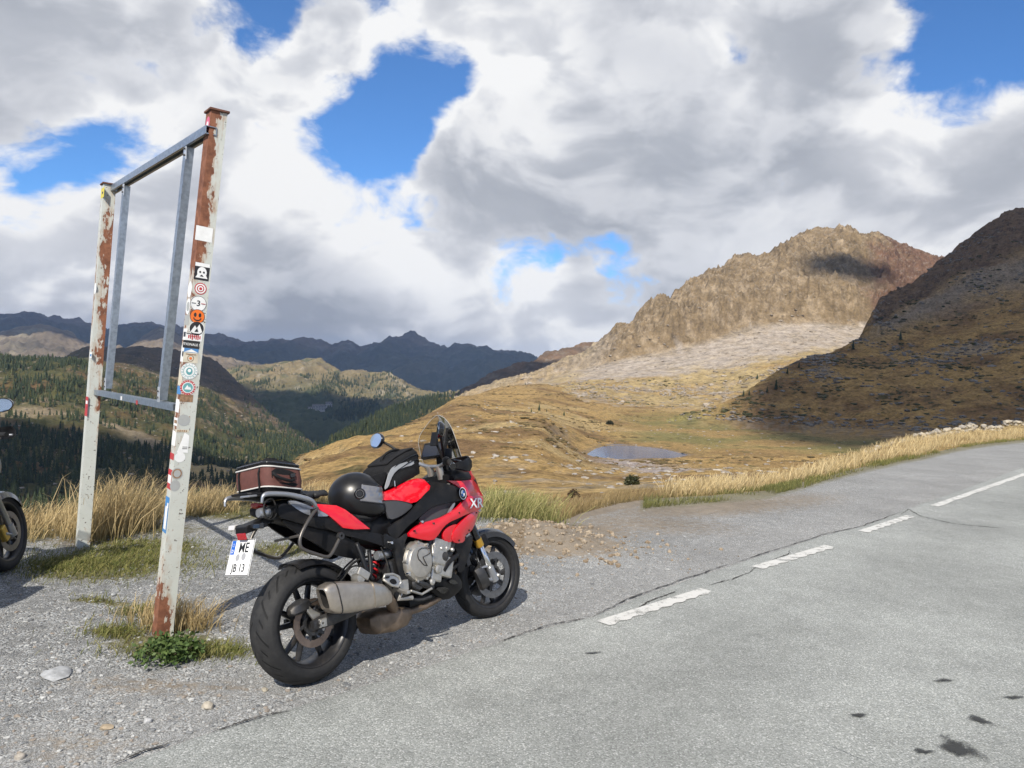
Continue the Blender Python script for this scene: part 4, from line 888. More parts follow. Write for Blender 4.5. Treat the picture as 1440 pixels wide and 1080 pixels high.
S(277.5, 445, (s_disc(.044), 'K'), (s_disc(.041), 'O'), (s_disc(.008, -.014, .009, ry=.013), 'K'), (s_disc(.008, .014, .009, ry=.013), 'K'), (s_poly(*[(.024 * cos(a), -.008 + .02 * sin(a)) for a in np.linspace(pi, 2 * pi, 10)] + [(.018 * cos(a), -.009 + .012 * sin(a)) for a in np.linspace(2 * pi, pi, 10)]), 'K'))
S(276.5, 462, (s_disc(.046), 'W'), (s_disc(.042), 'K'), (s_poly((-.034, -.022), (-.012, .018), (0, .002), (.014, .028), (.034, -.018), (.02, -.03), (-.02, -.03)), 'W'), (s_poly((-.012, -.022), (.002, .004), (.012, -.02)), 'K'))
S(272.5, 474, (s_rect(.098, .045), 'W'), (join(*[s_rect(.007, .02 + .008 * (i % 3), -.03 + i * .011, .002 * (i % 2)) for i in range(7)], s_rect(.06, .004, 0, .004)), 'R'), (s_rect(.05, .005, -.02, .018), 'K'))
S(269, 484.5, (s_rect(.098, .048), 'K'), (s_text('ITIONALE !', .0205, 0, 0), 'W'))
S(269, 493, (s_rect(.085, .026), 'B'), (s_poly((-.04, -.01), (.0, .008), (.04, -.01)), 'W'))
S(268, 503, (s_rect(.088, .062), 'C'), (s_ring(.016, .02, cy=-.004), 'N'), (s_rect(.06, .006, 0, .02), 'N'), (s_disc(.008, 0, -.004), 'O'))
S(266, 522, (s_disc(.052), 'G'), (s_disc(.049), 'W'), (s_ring(.032, .035), 'T'), (s_marks(15, .042, .009, 3), 'T'), (s_disc(.019, ry=.022), 'T'), (s_disc(.010, 0, .004), 'W'))
S(264, 545, (s_disc(.046), 'R'), (s_marks(18, .041, .008, 5), 'W'), (s_disc(.034), 'W'), (s_disc(.029), 'T'), (s_poly((-.02, -.012), (-.004, .016), (.006, 0), (.012, .008), (.022, -.012)), 'W'))
S(262, 560, (s_rect(.078, .045), 'N'))
S(258.5, 591, (s_disc(.037, ry=.035), 'G'))
S(256, 606, (s_rect(.08, .018), 'C'), (join(*[s_rect(.008, .010 + .003 * (i % 2), -.024 + i * .012, 0) for i in range(5)]), 'N'))
S(258, 624, (s_poly((-.035, -.055), (.03, -.055), (.03, .05), (.0, .07), (-.01, .03)), 'W'), (s_rect(.03, .004, .01, -.02), 'K'), (s_rect(.03, .004, .01, -.03), 'K'))
S(253, 643, (s_disc(.031), 'W'))
S(249, 666, (s_disc(.034, ry=.036), 'G'), (s_disc(.028, ry=.03), 'N'), (s_disc(.02, ry=.022), 'G'))
S(246, 683, (s_disc(.03, ry=.034), 'G'))
L_ = lambda px, py, *sh, **k: sticker(rp, RB, RT, px, py, sh, face='left', **k)
L_(294, 174, (s_disc(.04, ry=.05), 'P'), (s_disc(.02, ry=.02), 'W'))
L_(266.5, 407, (s_disc(.04, ry=.05), 'W')); L_(264.5, 431, (s_disc(.042, ry=.05), 'W'), (s_disc(.03), 'G')); L_(263, 450, (s_rect(0.082, .06), 'G')); L_(260, 470, (s_rect(0.082, .07), 'W'), (s_rect(0.060, .03), 'K'))
L_(255.5, 497, (s_rect(0.082, .10), 'W'), (s_disc(.018), 'K')); L_(252.5, 530, (s_rect(0.082, .10), 'C')); L_(250, 548, (s_rect(0.082, .05), 'B')); L_(248, 570, (s_rect(0.082, .08), 'W')); L_(245, 592, (s_rect(0.082, .05), 'W'), (s_rect(0.060, .02), 'N')); L_(242, 615, (s_rect(0.082, .09), 'W')); L_(239, 640, (s_rect(0.082, .04), 'R'))
L_(236, 672, (s_rect(0.082, .12), 'R'), (s_rect(0.070, .05), 'W')); L_(231.5, 722, (s_rect(0.082, .22), 'B'), (s_rect(.05, .14, 0, -.02), 'W'), (s_rect(.03, .03, .02, .06), 'W'))
K_ = lambda px, py, *sh, **k: sticker(lp, LB, LT, px, py, sh, **k)
sticker(lp, LB, LT, 150, 267, [(s_rect(.14, .09), 'Y'), (s_rect(.05, .02), 'K')], face='left')
sticker(lp, LB, LT, 123, 566, [(s_rect(.12, .10), 'R'), (s_rect(.08, .03), 'W')], face='left'); sticker(lp, LB, LT, 122, 579, [(s_rect(.12, .08), 'R')], face='left'); sticker(lp, LB, LT, 133, 500, [(s_rect(.1, .05), 'W'), (s_rect(.06, .02), 'B')], face='left'); sticker(lp, LB, LT, 137, 405, [(s_disc(.05), 'W')], face='left')
for px, py, c in ((176, 560, MW), (198, 566, MR)):
    q = plane_pt(px, py) + ndir * .027; R3 = Matrix((tuple(hdir), tuple(ndir), (0, 0, 1))).transposed(); mk('sticker', box(tuple(q), (.045, .002, .03), R3), c, bot_beam)
# ------------------------------------------------------------------ red motorcycle
BX, BY, HEAD, LEAN = -1.0117, 4.0722, radians(52.654), radians(11.447)
_F = np.array([cos(HEAD), sin(HEAD), 0]); _L0 = np.array([-sin(HEAD), cos(HEAD), 0]); _Z = np.array([0, 0, 1.])
_L = cos(LEAN) * _L0 - sin(LEAN) * _Z; _U = cos(LEAN) * _Z + sin(LEAN) * _L0
BGZ = ground_z(BX, BY) + .004
def bl(px, py, y):
    """pixel -> bike-local point on the plane y (x forward, y left, z up)"""
    d = ray(px, py); o2 = CO - np.array([BX, BY, 0]); s = (y - o2 @ _L) / (d @ _L); P = o2 + s * d
    return (float(P @ _F), float(y), float(P @ _U))
def zone(ox, oy, k): return lambda x, y, yo: bl(ox + x / k, oy + y / k, yo)
Z1, Z2, Z3, Z4, Z5 = zone(300, 580, 2.7), zone(340, 740, 4.5), zone(540, 660, 4.909), zone(300, 620, 5.4), zone(480, 580, 6.)
bike = empty('motorcycle', (0, 0, 0), label='red sports touring motorcycle parked on its side stand beside the sign frame', cat='motorcycle')
_m = Matrix.Identity(4)
for i, a in enumerate((_F, _L, _U)):
    for j in range(3): _m[j][i] = a[j]
_m[0][3], _m[1][3], _m[2][3] = BX, BY, 0
bike.matrix_world = _m

RED = material('red_paint', (.62, .004, .014), .28, 0, .45, coat=1., coat_rough=.04, var=.04, vscale=6)
BLK = material('black_plastic', (.007, .007, .008), .45, 0, .3, var=.15, vscale=30, bump=.03, bscale=300, dirt=.06)
BLK_G = material('black_gloss', (.007, .007, .008), .2, coat=.6)
FRM = material('frame_black', (.009, .0095, .011), .38, .1, .35, var=.12, dirt=.10)
GRYP = material('grip_panel_grey', (.055, .055, .06), .55, bump=.1, bscale=260)
SILV = material('silver_paint', (.36, .37, .39), .35, .75, var=.05)
ALU = material('cast_aluminium', (.50, .48, .44), .42, .85, var=.12, vscale=25, bump=.05, bscale=120, dirt=.15)
ENG = material('engine_case', (.46, .43, .38), .40, .8, var=.10, vscale=20, bump=.04, bscale=100, dirt=.2)
DMET = material('dark_metal', (.06, .06, .062), .45, .7, var=.2, dirt=.25)
EXH = material('titanium_silencer', (.46, .41, .35), .36, .85, var=.12, vscale=12, dirt=.2)
EXH2 = material('heat_tinted_pipe', (.22, .165, .12), .5, .8, var=.25, vscale=12, dirt=.4)
CHROME = material('polished_metal', (.72, .72, .72), .15, 1.)
GOLD_A = material('gold_anodised', (.62, .36, .06), .35, .8)
DISC = material('brake_disc_steel', (.22, .17, .14), .42, .85, var=.2)
DISC2 = material('front_disc_steel', (.20, .20, .205), .38, .9, var=.15)
RIM = material('black_rim', (.022, .022, .024), .35, .3, dirt=.2)
SEAT = material('seat_vinyl', (.009, .009, .010), .62, 0, .3, bump=.12, bscale=160)
RUBB = material('rubber', (.014, .014, .014), .75, 0, .3, var=.15, dirt=.2)
SPRING = material('red_spring', (.5, .015, .02), .4)
LENS_R = material('red_lens', (.35, .01, .015), .12, coat=.5)
LENS_C = material('clear_lens', (.75, .72, .70), .12, coat=.5, trans=.3)
TYRE = None
def tyre_mat(name, R, w, n):
    m = bpy.data.materials.new(name); m.use_nodes = True; B = NB(m.node_tree)
    out = B.new('ShaderNodeOutputMaterial'); p = B.new('ShaderNodeBsdfPrincipled'); B.nt.links.new(p.outputs[0], out.inputs[0])
    tc = B.new('ShaderNodeTexCoord'); sp = B.new('ShaderNodeSeparateXYZ'); B.set(sp.inputs[0], tc.outputs['Object'])
    ang = B.math('ARCTAN2', sp.outputs[2], sp.outputs[0]); ay = B.math('ABSOLUTE', sp.outputs[1])
    side = B.math('GREATER_THAN', sp.outputs[1], 0)
    ph = B.math('ADD', B.math('MULTIPLY', ang, n / (2 * pi)), B.math('ADD', B.math('MULTIPLY', B.math('POWER', B.math('DIVIDE', ay, w), 1.25), -4.2), B.math('MULTIPLY', side, .5)))
    fr = B.math('FRACT', ph); dist = B.math('ABSOLUTE', B.math('SUBTRACT', fr, .5))
    alt = B.math('FRACT', B.math('MULTIPLY', B.math('FLOOR', ph), .5)); hi = B.ramp(alt, .2, .3, w * .40, w * .31, False); lo = B.ramp(alt, .2, .3, w * .08, w * .17, False)
    band = B.math('MULTIPLY', B.math('GREATER_THAN', ay, lo), B.math('LESS_THAN', ay, hi))
    gr = B.math('MULTIPLY', B.ramp(dist, .085, .13, 1, 0), band)
    n1 = B.noise(tc.outputs['Object'], 30, 5, .65)
    dust = B.math('MULTIPLY', B.ramp(n1, .35, .7, .1, .55), B.ramp(ay, w * .1, w * .5, 1., .5))
    c = B.mix(dust, (.012, .012, .013, 1), (.042, .041, .039, 1)); c = B.mix(gr, c, (.004, .004, .004, 1))
    B.set(p.inputs['Base Color'], c); B.set(p.inputs['Roughness'], .72); p.inputs['Specular IOR Level'].default_value = .35
    bn = B.new('ShaderNodeBump'); B.set(bn.inputs['Height'], B.math('SUBTRACT', B.math('MULTIPLY', n1, .1), gr)); bn.inputs['Strength'].default_value = .8; bn.inputs['Distance'].default_value = .004
    B.nt.links.new(bn.outputs[0], p.inputs['Normal']); return m

def tyre_geo(R, w, rim_r, n=120):
    prof = []; h = w / 2
    for k in range(-12, 13):
        t = k / 12 * radians(72); prof.append((R - (w * .42) * (1 - cos(t)) * .86 * 1.0, h * sin(t) / sin(radians(72)) * .98))
    e = prof[-1][0]
    prof += [(e - .018, h * 1.0), (e - .036, h * .965), (rim_r + .010, h * .86), (rim_r + .004, h * .82), (rim_r - .006, h * .78)]
    prof += [(rim_r - .006, -h * .78), (rim_r + .004, -h * .82), (rim_r + .010, -h * .86), (e - .036, -h * .965), (e - .018, -h * 1.0)]
    return lathe(prof, n)
def rim_geo(rim_r, hw, n=96):
    prof = [(rim_r + .002, hw * .84), (rim_r + .012, hw * .90), (rim_r + .013, hw * .97), (rim_r + .006, hw), (rim_r - .004, hw * .93), (rim_r - .012, hw * .75), (rim_r - .022, hw * .45), (rim_r - .026, 0), (rim_r - .022, -hw * .45), (rim_r - .012, -hw * .75), (rim_r - .004, -hw * .93), (rim_r + .006, -hw), (rim_r + .013, -hw * .97), (rim_r + .012, -hw * .90), (rim_r + .002, -hw * .84)]
    return lathe(prof, n)
def spoke_geo(r0, r1, a0, a1, w0, w1, t):
    P0 = Vector((r0 * cos(a0), 0, r0 * sin(a0))); P1 = Vector((r1 * cos(a1), 0, r1 * sin(a1))); secs = []
    for k in range(6):
        f = k / 5; p = P0.lerp(P1, f); d = (P1 - P0).normalized(); s = d.cross(Vector((0, 1, 0))); w = w0 + (w1 - w0) * f; tt = t * (1 - .35 * f)
        secs.append([tuple(p + s * w * x + Vector((0, tt * y, 0))) for x, y in ((-.5, -.35), (-.25, -.5), (.25, -.5), (.5, -.35), (.5, .35), (.25, .5), (-.25, .5), (-.5, .35))])
    return loft(secs)
def disc_geo(r0, r1, y, th=.005, holes=30):
    V, F = disc_plate(r0, r1, y - th / 2, y + th / 2, 60)
    return V, F
def wheel(name, R, w, rim_r, discs, disc_r, phase, ntread):
    """a wheel about the local y axis at the origin; parts of one Empty"""
    e = bpy.data.objects.new(name, None); e.empty_display_size = .1; put(e, bike)
    mk('tyre', tyre_geo(R, w, rim_r), tyre_mat('tyre_' + name, R, w, ntread), e, smooth=True)
    hw = w * .44
    parts = [rim_geo(rim_r, hw)]
    for i in range(5):
        a = phase + i * 2 * pi / 5
        for s in (-1, 1): parts.append(spoke_geo(.045, rim_r - .020, a + s * .10, a + s * .24, .034, .024, .036))
    parts.append(lathe([(.016, .06), (.052, .06), (.058, .03), (.062, 0), (.058, -.03), (.052, -.06), (.016, -.06)], 32))
    mk('rim', join(*parts), RIM, e, auto=35)
    for y in discs:
        mk('brake_disc', disc_geo(disc_r * .70, disc_r, y), DISC if 'rear' in name else DISC2, e, auto=30)
        car = [disc_plate(.05, .066, y - .006, y + .006, 32)]
        for i in range(6): a = i * pi / 3; car.append(spoke_geo(.055, disc_r * .74, a, a + .2, .018, .016, .008))
        car = [(([(v[0], v[1] + (y if j else 0), v[2]) for v in c[0]]), c[1]) for j, c in enumerate(car)]
        mk('disc_carrier', join(*car), DMET, e, auto=35)
    return e
RW, RF_, WB = .318, .300, 1.548
# steering turns everything fixed to the fork about the steering axis
STEER = radians(-9); RAKE = radians(25.5)
AXP = Vector((1.665, 0, 0)); AXD = Vector((-sin(RAKE), 0, cos(RAKE)))
ST = Matrix.Translation(AXP) @ Matrix.Rotation(STEER, 4, AXD) @ Matrix.Translation(-AXP)
def steer(VF): return xf(VF, ST)
def fp(s, y, off=0.): # point on fork line: height s along the leg from the axle
    return (WB - s * sin(RAKE) - off * cos(RAKE), y, RF_ + s * cos(RAKE) - off * sin(RAKE))
rw = wheel('rear_wheel', RW, .19, .222, [-.070], .128, .35, 26); rw.location = (0, 0, RW)
fw = wheel('front_wheel', RF_, .12, .222, [-.068, .068], .158, .9, 24)
fw.matrix_local = ST @ Matrix.Translation((WB, 0, RF_))

# ---- traced panels -------------------------------------------------------------
def chaikin(P, it=1):
    for _ in range(it):
        Q = []
        for i in range(len(P)):
            a, b = np.array(P[i]), np.array(P[(i + 1) % len(P)]); Q += [tuple(a * .75 + b * .25), tuple(a * .25 + b * .75)]
        P = Q
    return P
def panel_geo(pts, thick=.012, bulge=.012, grid=.022, soft=1, width=.03):
    P = chaikin(pts, soft) if soft else list(pts)
    # resample long edges
    Q = []
    for i in range(len(P)):
        a, b = np.array(P[i]), np.array(P[(i + 1) % len(P)]); n = max(1, int(np.hypot(a[0] - b[0], a[2] - b[2]) / grid))
        for k in range(n): Q.append(a + (b - a) * k / n)
    Q = np.array(Q); N = len(Q); B2 = Q[:, [0, 2]]
    xs = np.arange(B2[:, 0].min(), B2[:, 0].max(), grid); zs = np.arange(B2[:, 1].min(), B2[:, 1].max(), grid)
    GX, GZ = np.meshgrid(xs, zs); GX = GX + (np.arange(GX.shape[0]) % 2)[:, None] * grid / 2
    d = poly_dist(GX.ravel(), GZ.ravel(), [b for b in B2]); ins = d < -grid * .45
    I2 = np.stack([GX.ravel()[ins], GZ.ravel()[ins]], -1)
    v2, e2, f2, ov, oe, of = delaunay_2d_cdt([Vector(p) for p in np.vstack([B2, I2])], [(i, (i + 1) % N) for i in range(N)], [list(range(N))], 1, 1e-5)
    W = np.array([tuple(v) for v in v2]); dist = np.abs(poly_dist(W[:, 0], W[:, 1], [b for b in B2]))
    D = ((W[:, None, :] - B2[None]) ** 2).sum(-1); wgt = 1 / (D ** 1.5 + 1e-9); y = (wgt * Q[None, :, 1]).sum(1) / wgt.sum(1)
    ea = np.array([(f[i], f[(i + 1) % len(f)]) for f in f2 for i in range(len(f))]); free = dist > 1e-5
    for _ in range(150):                      # relax to a smooth sheet between the outlines
        acc = np.zeros(len(W)); cn = np.zeros(len(W)); np.add.at(acc, ea[:, 0], y[ea[:, 1]]); np.add.at(cn, ea[:, 0], 1); np.add.at(acc, ea[:, 1], y[ea[:, 0]]); np.add.at(cn, ea[:, 1], 1)
        y = np.where(free & (cn > 0), acc / np.maximum(cn, 1), y)
    y = y - bulge * (1 - np.exp(-(dist / width) ** 1.0))
    Vt = [(W[i, 0], y[i], W[i, 1]) for i in range(len(W))]; n = len(Vt)
    Vb = [(v[0], v[1] + thick + (bulge * .6), v[2]) for v in Vt]
    F = []; cnt = {}
    for f in f2:
        a = W[f[1]] - W[f[0]]; b = W[f[2]] - W[f[0]]
        f = tuple(f) if (a[0] * b[1] - a[1] * b[0]) > 0 else tuple(reversed(f))
        F.append(f)
        for i in range(len(f)): cnt[(f[i], f[(i + 1) % len(f)])] = 1
    G = list(F) + [tuple(i + n for i in reversed(f)) for f in F]
    for (a, b) in cnt:
        if (b, a) not in cnt: G.append((b, a, a + n, b + n))
    return Vt + Vb, G
def panel(name, pts, mat, parent=None, both=True, auto=50, **k):
    g = panel_geo(pts, **k); parent = parent or bike
    o = mk(name, g, mat, parent, auto=auto)
    if both: mk(name, mirror_y(g), mat, parent, auto=auto)
    return o
def P_(z, *pts): return [z(*p) for p in pts]

# body core: dark solid that fills the machine between the panels
def ellsec(x, zc, hz, hy, n=16, p=2.6): return [(x, hy * (abs(cos(2 * pi * i / n)) ** (2 / p)) * (1 if cos(2 * pi * i / n) >= 0 else -1), zc + hz * (abs(sin(2 * pi * i / n)) ** (2 / p)) * (1 if sin(2 * pi * i / n) >= 0 else -1)) for i in range(n)]
mk('inner_body', loft([ellsec(.30, .74, .06, .08), ellsec(.45, .74, .10, .11), ellsec(.62, .76, .16, .13), ellsec(.80, .78, .17, .14), ellsec(.98, .78, .17, .15), ellsec(1.12, .80, .16, .14), ellsec(1.25, .83, .12, .12)]), BLK, bike, auto=40)
# tank
tank = loft([ellsec(.50, .88, .05, .085, 20), ellsec(.56, .89, .075, .115, 20), ellsec(.66, .90, .095, .130, 20), ellsec(.78, .91, .105, .132, 20), ellsec(.90, .91, .10, .125, 20), ellsec(.98, .895, .08, .105, 20), ellsec(1.03, .88, .05, .10, 20)])
mk('tank', tank, RED, bike, smooth=True, sub=1)
panel('tank_side', P_(Z5, (325, 690, -.13), (380, 665, -.125), (450, 638, -.12), (530, 590, -.115), (620, 556, -.11), (692, 556, -.115), (728, 595, -.15), (762, 630, -.165), (700, 700, -.178), (612, 772, -.180), (520, 747, -.176), (440, 737, -.172), (345, 742, -.160)), RED, bulge=.004)
panel('knee_panel', P_(Z5, (350, 742, -.155), (440, 737, -.168), (520, 747, -.172), (612, 778, -.172), (565, 830, -.170), (490, 882, -.165), (410, 908, -.155), (385, 850, -.150), (365, 790, -.150)), GRYP, bulge=.004)
panel('frame_cover', P_(Z5, (722, 577, -.150), (800, 585, -.165), (890, 602, -.180), (965, 622, -.195), (1012, 652, -.203), (1036, 695, -.205), (1020, 742, -.203), (960, 752, -.200), (890, 765, -.196), (800, 785, -.196), (730, 822, -.196), (640, 900, -.196), (560, 960, -.192), (490, 1045, -.190), (450, 1082, -.186), (375, 990, -.172), (440, 938, -.180), (545, 880, -.184), (620, 800, -.186), (692, 702, -.184), (764, 634, -.168)), BLK, bulge=.008, width=.02)
panel('air_duct', P_(Z5, (735, 822, -.170), (800, 788, -.172), (890, 768, -.175), (955, 756, -.178), (955, 800, -.178), (900, 850, -.175), (790, 900, -.172), (690, 930, -.170), (640, 905, -.170)), GRYP, bulge=-.006)
panel('duct_vane', P_(Z5, (895, 845, -.192), (945, 770, -.198), (962, 758, -.198), (955, 790, -.198), (915, 848, -.194)), SILV, bulge=.002, grid=.012, thick=.005)
# side fairing pieces
fair = panel('side_fairing', P_(Z3, (160, 457, -.190), (215, 400, -.200), (275, 368, -.205), (350, 347, -.212), (420, 322, -.215), (500, 272, -.215), (555, 215, -.212), (585, 183, -.205), (640, 180, -.190), (688, 191, -.170), (682, 245, -.170), (660, 283, -.178), (590, 302, -.205), (520, 335, -.218), (440, 370, -.220), (395, 420, -.218), (375, 455, -.215), (335, 494, -.210), (240, 482, -.200)), RED, soft=1, bulge=.012)
panel('lower_fairing', P_(Z3, (598, 302, -.205), (660, 280, -.178), (645, 318, -.180), (633, 370, -.180), (602, 430, -.185), (562, 452, -.190), (557, 502, -.190), (500, 513, -.195), (468, 490, -.200), (472, 450, -.208), (495, 405, -.212), (545, 350, -.212)), RED, bulge=.010)
panel('fairing_vent', P_(Z3, (403, 445, -.205), (430, 405, -.208), (490, 377, -.208), (510, 385, -.206), (482, 440, -.200), (475, 497, -.195), (437, 507, -.195), (413, 487, -.200)), RED, bulge=.006)
panel('vent_shadow_panel', P_(Z3, (395, 425, -.185), (440, 372, -.19), (590, 302, -.185), (610, 330, -.18), (520, 420, -.185), (420, 500, -.185), (365, 470, -.185)), BLK, bulge=0)
# nose
panel('nose_fairing', P_(Z5, (900, 575, -.165), (1000, 578, -.172), (1105, 568, -.165), (1045, 462, -.150), (1060, 455, -.145), (1100, 500, -.130), (1140, 575, -.115), (1168, 650, -.110), (1195, 705, -.120), (1120, 700, -.160), (1065, 705, -.185), (1030, 660, -.190), (965, 612, -.180)), RED, bulge=.006, soft=0)
mk('nose', loft([ellsec(1.20, .90, .10, .13), ellsec(1.32, .87, .12, .14), ellsec(1.42, .84, .10, .115), ellsec(1.49, .82, .06, .075), ellsec(1.53, .80, .03, .04)]), RED, bike, smooth=True, sub=1)
mk('headlight', loft([ellsec(1.44, .765, .025, .06), ellsec(1.505, .755, .022, .05), ellsec(1.535, .745, .012, .03)]), LENS_C, bike, smooth=True)
panel('radiator_shroud', P_(Z3, (470, 495, -.165), (555, 480, -.170), (612, 455, -.165), (610, 520, -.165), (575, 620, -.165), (545, 720, -.160), (500, 700, -.155), (520, 600, -.16), (490, 540, -.165)), BLK, bulge=.006)
mk('radiator', box((1.19, 0, .55), (.04, .26, .30), Matrix.Rotation(radians(-18), 3, 'Y')), DMET, bike, bevel=.006)
# belly spoiler
for x, y, yo in ((215, 425, -.213), (345, 372, -.223), (520, 300, -.224), (620, 205, -.207), (520, 490, -.206), (590, 420, -.20), (640, 300, -.192)):
    q = Z3(x, y, yo); mk('fairing_screw', lathe([(0, -.004), (.0035, -.004), (.0055, -.002), (.0055, .012)], 10, 'y', q, closed=False), BLK_G, bike, auto=30)
mk('fairing_duct', loft([[(1.10 + .02 * k, s_ * (.150 + .012 * k), .66 + .02 * k + z) for s_, z in ((-1, -.03), (-1, .03))] + [(1.10 + .02 * k, -.12, .66 + .02 * k + z) for z in (.03, -.03)] for k in (0, 1)]), BLK, bike)
panel('belly_pan', P_(Z3, (310, 800, -.150), (370, 790, -.155), (440, 730, -.165), (500, 712, -.165), (552, 800, -.140), (500, 865, -.125), (425, 908, -.120), (375, 880, -.125), (330, 840, -.135)), BLK, bulge=.014)
panel('belly_recess', P_(Z3, (345, 815, -.172), (450, 812, -.178), (440, 850, -.160), (400, 862, -.150)), BLK_G, bulge=-.004, grid=.015)
panel('belly_recess', P_(Z3, (445, 775, -.182), (475, 755, -.184), (520, 790, -.17), (470, 795, -.176)), BLK_G, bulge=-.004, grid=.015)
mk('belly_core', loft([ellsec(.70, .27, .05, .09), ellsec(.90, .28, .07, .11), ellsec(1.08, .32, .07, .10), ellsec(1.14, .34, .04, .07)]), BLK, bike, auto=40)
# frame, swing arm pivot plates
panel('main_frame', P_(Z3, (0, 432, -.178), (65, 475, -.185), (95, 480, -.186), (150, 440, -.190), (165, 455, -.190), (140, 520, -.188), (150, 570, -.186), (140, 640, -.186), (160, 700, -.184), (195, 760, -.180), (190, 830, -.175), (150, 835, -.172), (120, 800, -.170), (100, 700, -.172), (80, 620, -.174), (75, 560, -.175), (55, 540, -.175), (0, 545, -.170)), FRM, bulge=.008, width=.015, grid=.018)
panel('seat_subframe_cover', P_(Z1, (395, 425, -.130), (455, 440, -.140), (520, 445, -.145), (600, 455, -.150), (640, 462, -.160), (695, 490, -.172), (690, 528, -.172), (640, 505, -.165), (560, 480, -.150), (490, 465, -.14)), BLK, bulge=.006)
mk('engine_block', join(box((.74, 0, .46), (.42, .28, .24), Matrix.Rotation(radians(-6), 3, 'Y')), box((.93, 0, .56), (.24, .36, .30), Matrix.Rotation(radians(28), 3, 'Y'))), DMET, bike, bevel=.02)
# clutch cover
cc = Z1(783, 566, -.205); cr = .125
clutch = mk('clutch_cover', lathe([(0, -.222), (.07, -.222), (.092, -.219), (.098, -.212), (.112, -.206), (.120, -.19), (.122, -.15), (.09, -.10), (0, -.10)], 48, 'y', (cc[0], 0, cc[2]), closed=False), ENG, bike, auto=30)
for i in range(9):
    a = i * 2 * pi / 9 + .2; mk('cover_bolt', lathe([(0, -.216), (.008, -.216), (.009, -.20), (.009, -.185)], 10, 'y', (cc[0] + .116 * cos(a), 0, cc[2] + .116 * sin(a)), closed=False), ALU, clutch, auto=30)
em = [Z3(x, y, -.2245) for x, y in ((240, 620), (232, 590), (240, 560), (262, 543), (300, 542), (318, 552), (322, 575), (300, 592), (270, 605), (285, 640), (300, 665), (275, 660), (255, 635))]
mk('cover_emblem', tube(em + [em[0]], .0028, 6), DMET, clutch)
blk = [((.90, .55), (.13, .07, .16)), ((.95, .45), (.12, .06, .13)), ((.86, .42), (.10, .05, .09)), ((.99, .60), (.07, .05, .10))]
for (x, z), s in blk: mk('engine_casting', box((x, -.165, z), s, Matrix.Rotation(radians(20), 3, 'Y')), ALU, bike, bevel=.012)
for k in range(6):
    a = Z3(335 + k * 17, 520 + k * 9, -.195); b = Z3(345 + k * 10, 715 - k * 14, -.185); mk('engine_rib', tube([a, b], .007, 8), ALU, bike, smooth=True)
for x, y, r in ((372, 690, .028), (415, 600, .032), (330, 775, .022), (430, 545, .018), (468, 555, .014), (300, 730, .018), (392, 545, .014)):
    q = Z3(x, y, -.19); mk('engine_boss', lathe([(0, -.205), (r * .6, -.205), (r, -.198), (r, -.15)], 18, 'y', (q[0], 0, q[2]), closed=False), ALU if r < .03 else DMET, bike, auto=30)
for pts, r, m in (([Z3(405, 700, -.18), Z3(440, 640, -.19), Z3(490, 600, -.17), Z3(520, 580, -.12)], .020, BLK), ([Z3(430, 720, -.17), Z3(470, 690, -.18), Z3(510, 650, -.14)], .014, RUBB), ([Z3(200, 760, -.18), Z3(250, 790, -.19), Z3(330, 810, -.16)], .02, DMET)):
    mk('coolant_hose', tube(pts, r, 10, smooth_path=2), m, bike, smooth=True)
mk('water_pump_cover', lathe([(0, -.195), (.04, -.195), (.05, -.185), (.052, -.14)], 24, 'y', (Z3(240, 780, -.19)[0], 0, Z3(240, 780, -.19)[2]), closed=False), DMET, bike, auto=30)
for x, y in ((258, 362), (168, 718), (47, 507)):
    q = Z3(x, y, -.2); mk('frame_bolt', lathe([(0, -.212), (.008, -.212), (.0115, -.205), (.0115, -.17)], 14, 'y', (q[0], 0, q[2]), closed=False), CHROME, bike, auto=30)
# exhaust
def exsec(x, zc, hh, hw, yc, n=24, p=4.2, slant=0.): return [(x + slant * (s[2] - zc), s[1] + yc, s[2]) for s in ellsec(x, zc, hh, hw, n, p)]
sil = loft([exsec(-.02, .450, .050, .034, -.225, slant=-.25), exsec(-.046, .452, .054, .038, -.225, slant=-.25), exsec(-.043, .452, .060, .044, -.225, slant=-.25), exsec(-.02, .450, .076, .055, -.225, slant=-.22), exsec(.02, .446, .086, .061, -.223, slant=-.18), exsec(.10, .435, .086, .062, -.220, slant=-.1), exsec(.22, .418, .078, .060, -.215), exsec(.32, .400, .066, .054, -.210), exsec(.38, .386, .054, .046, -.205), exsec(.43, .370, .036, .034, -.198)], caps=False)
silencer = mk('silencer', sil, EXH, bike, auto=40)
_og = loft([exsec(-.030, .4505, .0515, .0355, -.225, slant=-.25), exsec(.0, .450, .046, .030, -.225, slant=-.25), exsec(.10, .440, .040, .026, -.222)], caps=False); _og[1].append(tuple(range(48, 72)))
mk('silencer_outlet', _og, material('soot', (.012, .011, .010), .9), silencer, auto=40)
mk('silencer_band', loft([exsec(.018, .4465, .089, .064, -.223, slant=-.18), exsec(.024, .446, .089, .064, -.223, slant=-.18)]), DMET, silencer, auto=40)
mk('heat_shield', loft([exsec(.27, .412, .075, .060, -.214), exsec(.36, .394, .062, .053, -.208), exsec(.40, .380, .050, .043, -.203)]), EXH, silencer, auto=40)
for a, b in ((.02, .435), (.03, .46)): pass
mk('exhaust_pipe', tube([(.42, -.198, .372), (.50, -.16, .30), (.56, -.08, .24), (.62, -.03, .22)], [.034, .032, .032, .034], 14, smooth_path=2), EXH2, bike, smooth=True)
mk('collector_box', loft([exsec(.36, .235, .03, .06, -.05), exsec(.40, .225, .065, .10, -.05), exsec(.52, .215, .07, .11, -.05), exsec(.62, .215, .06, .10, -.05), exsec(.68, .22, .035, .06, -.06)]), EXH2, bike, auto=40)
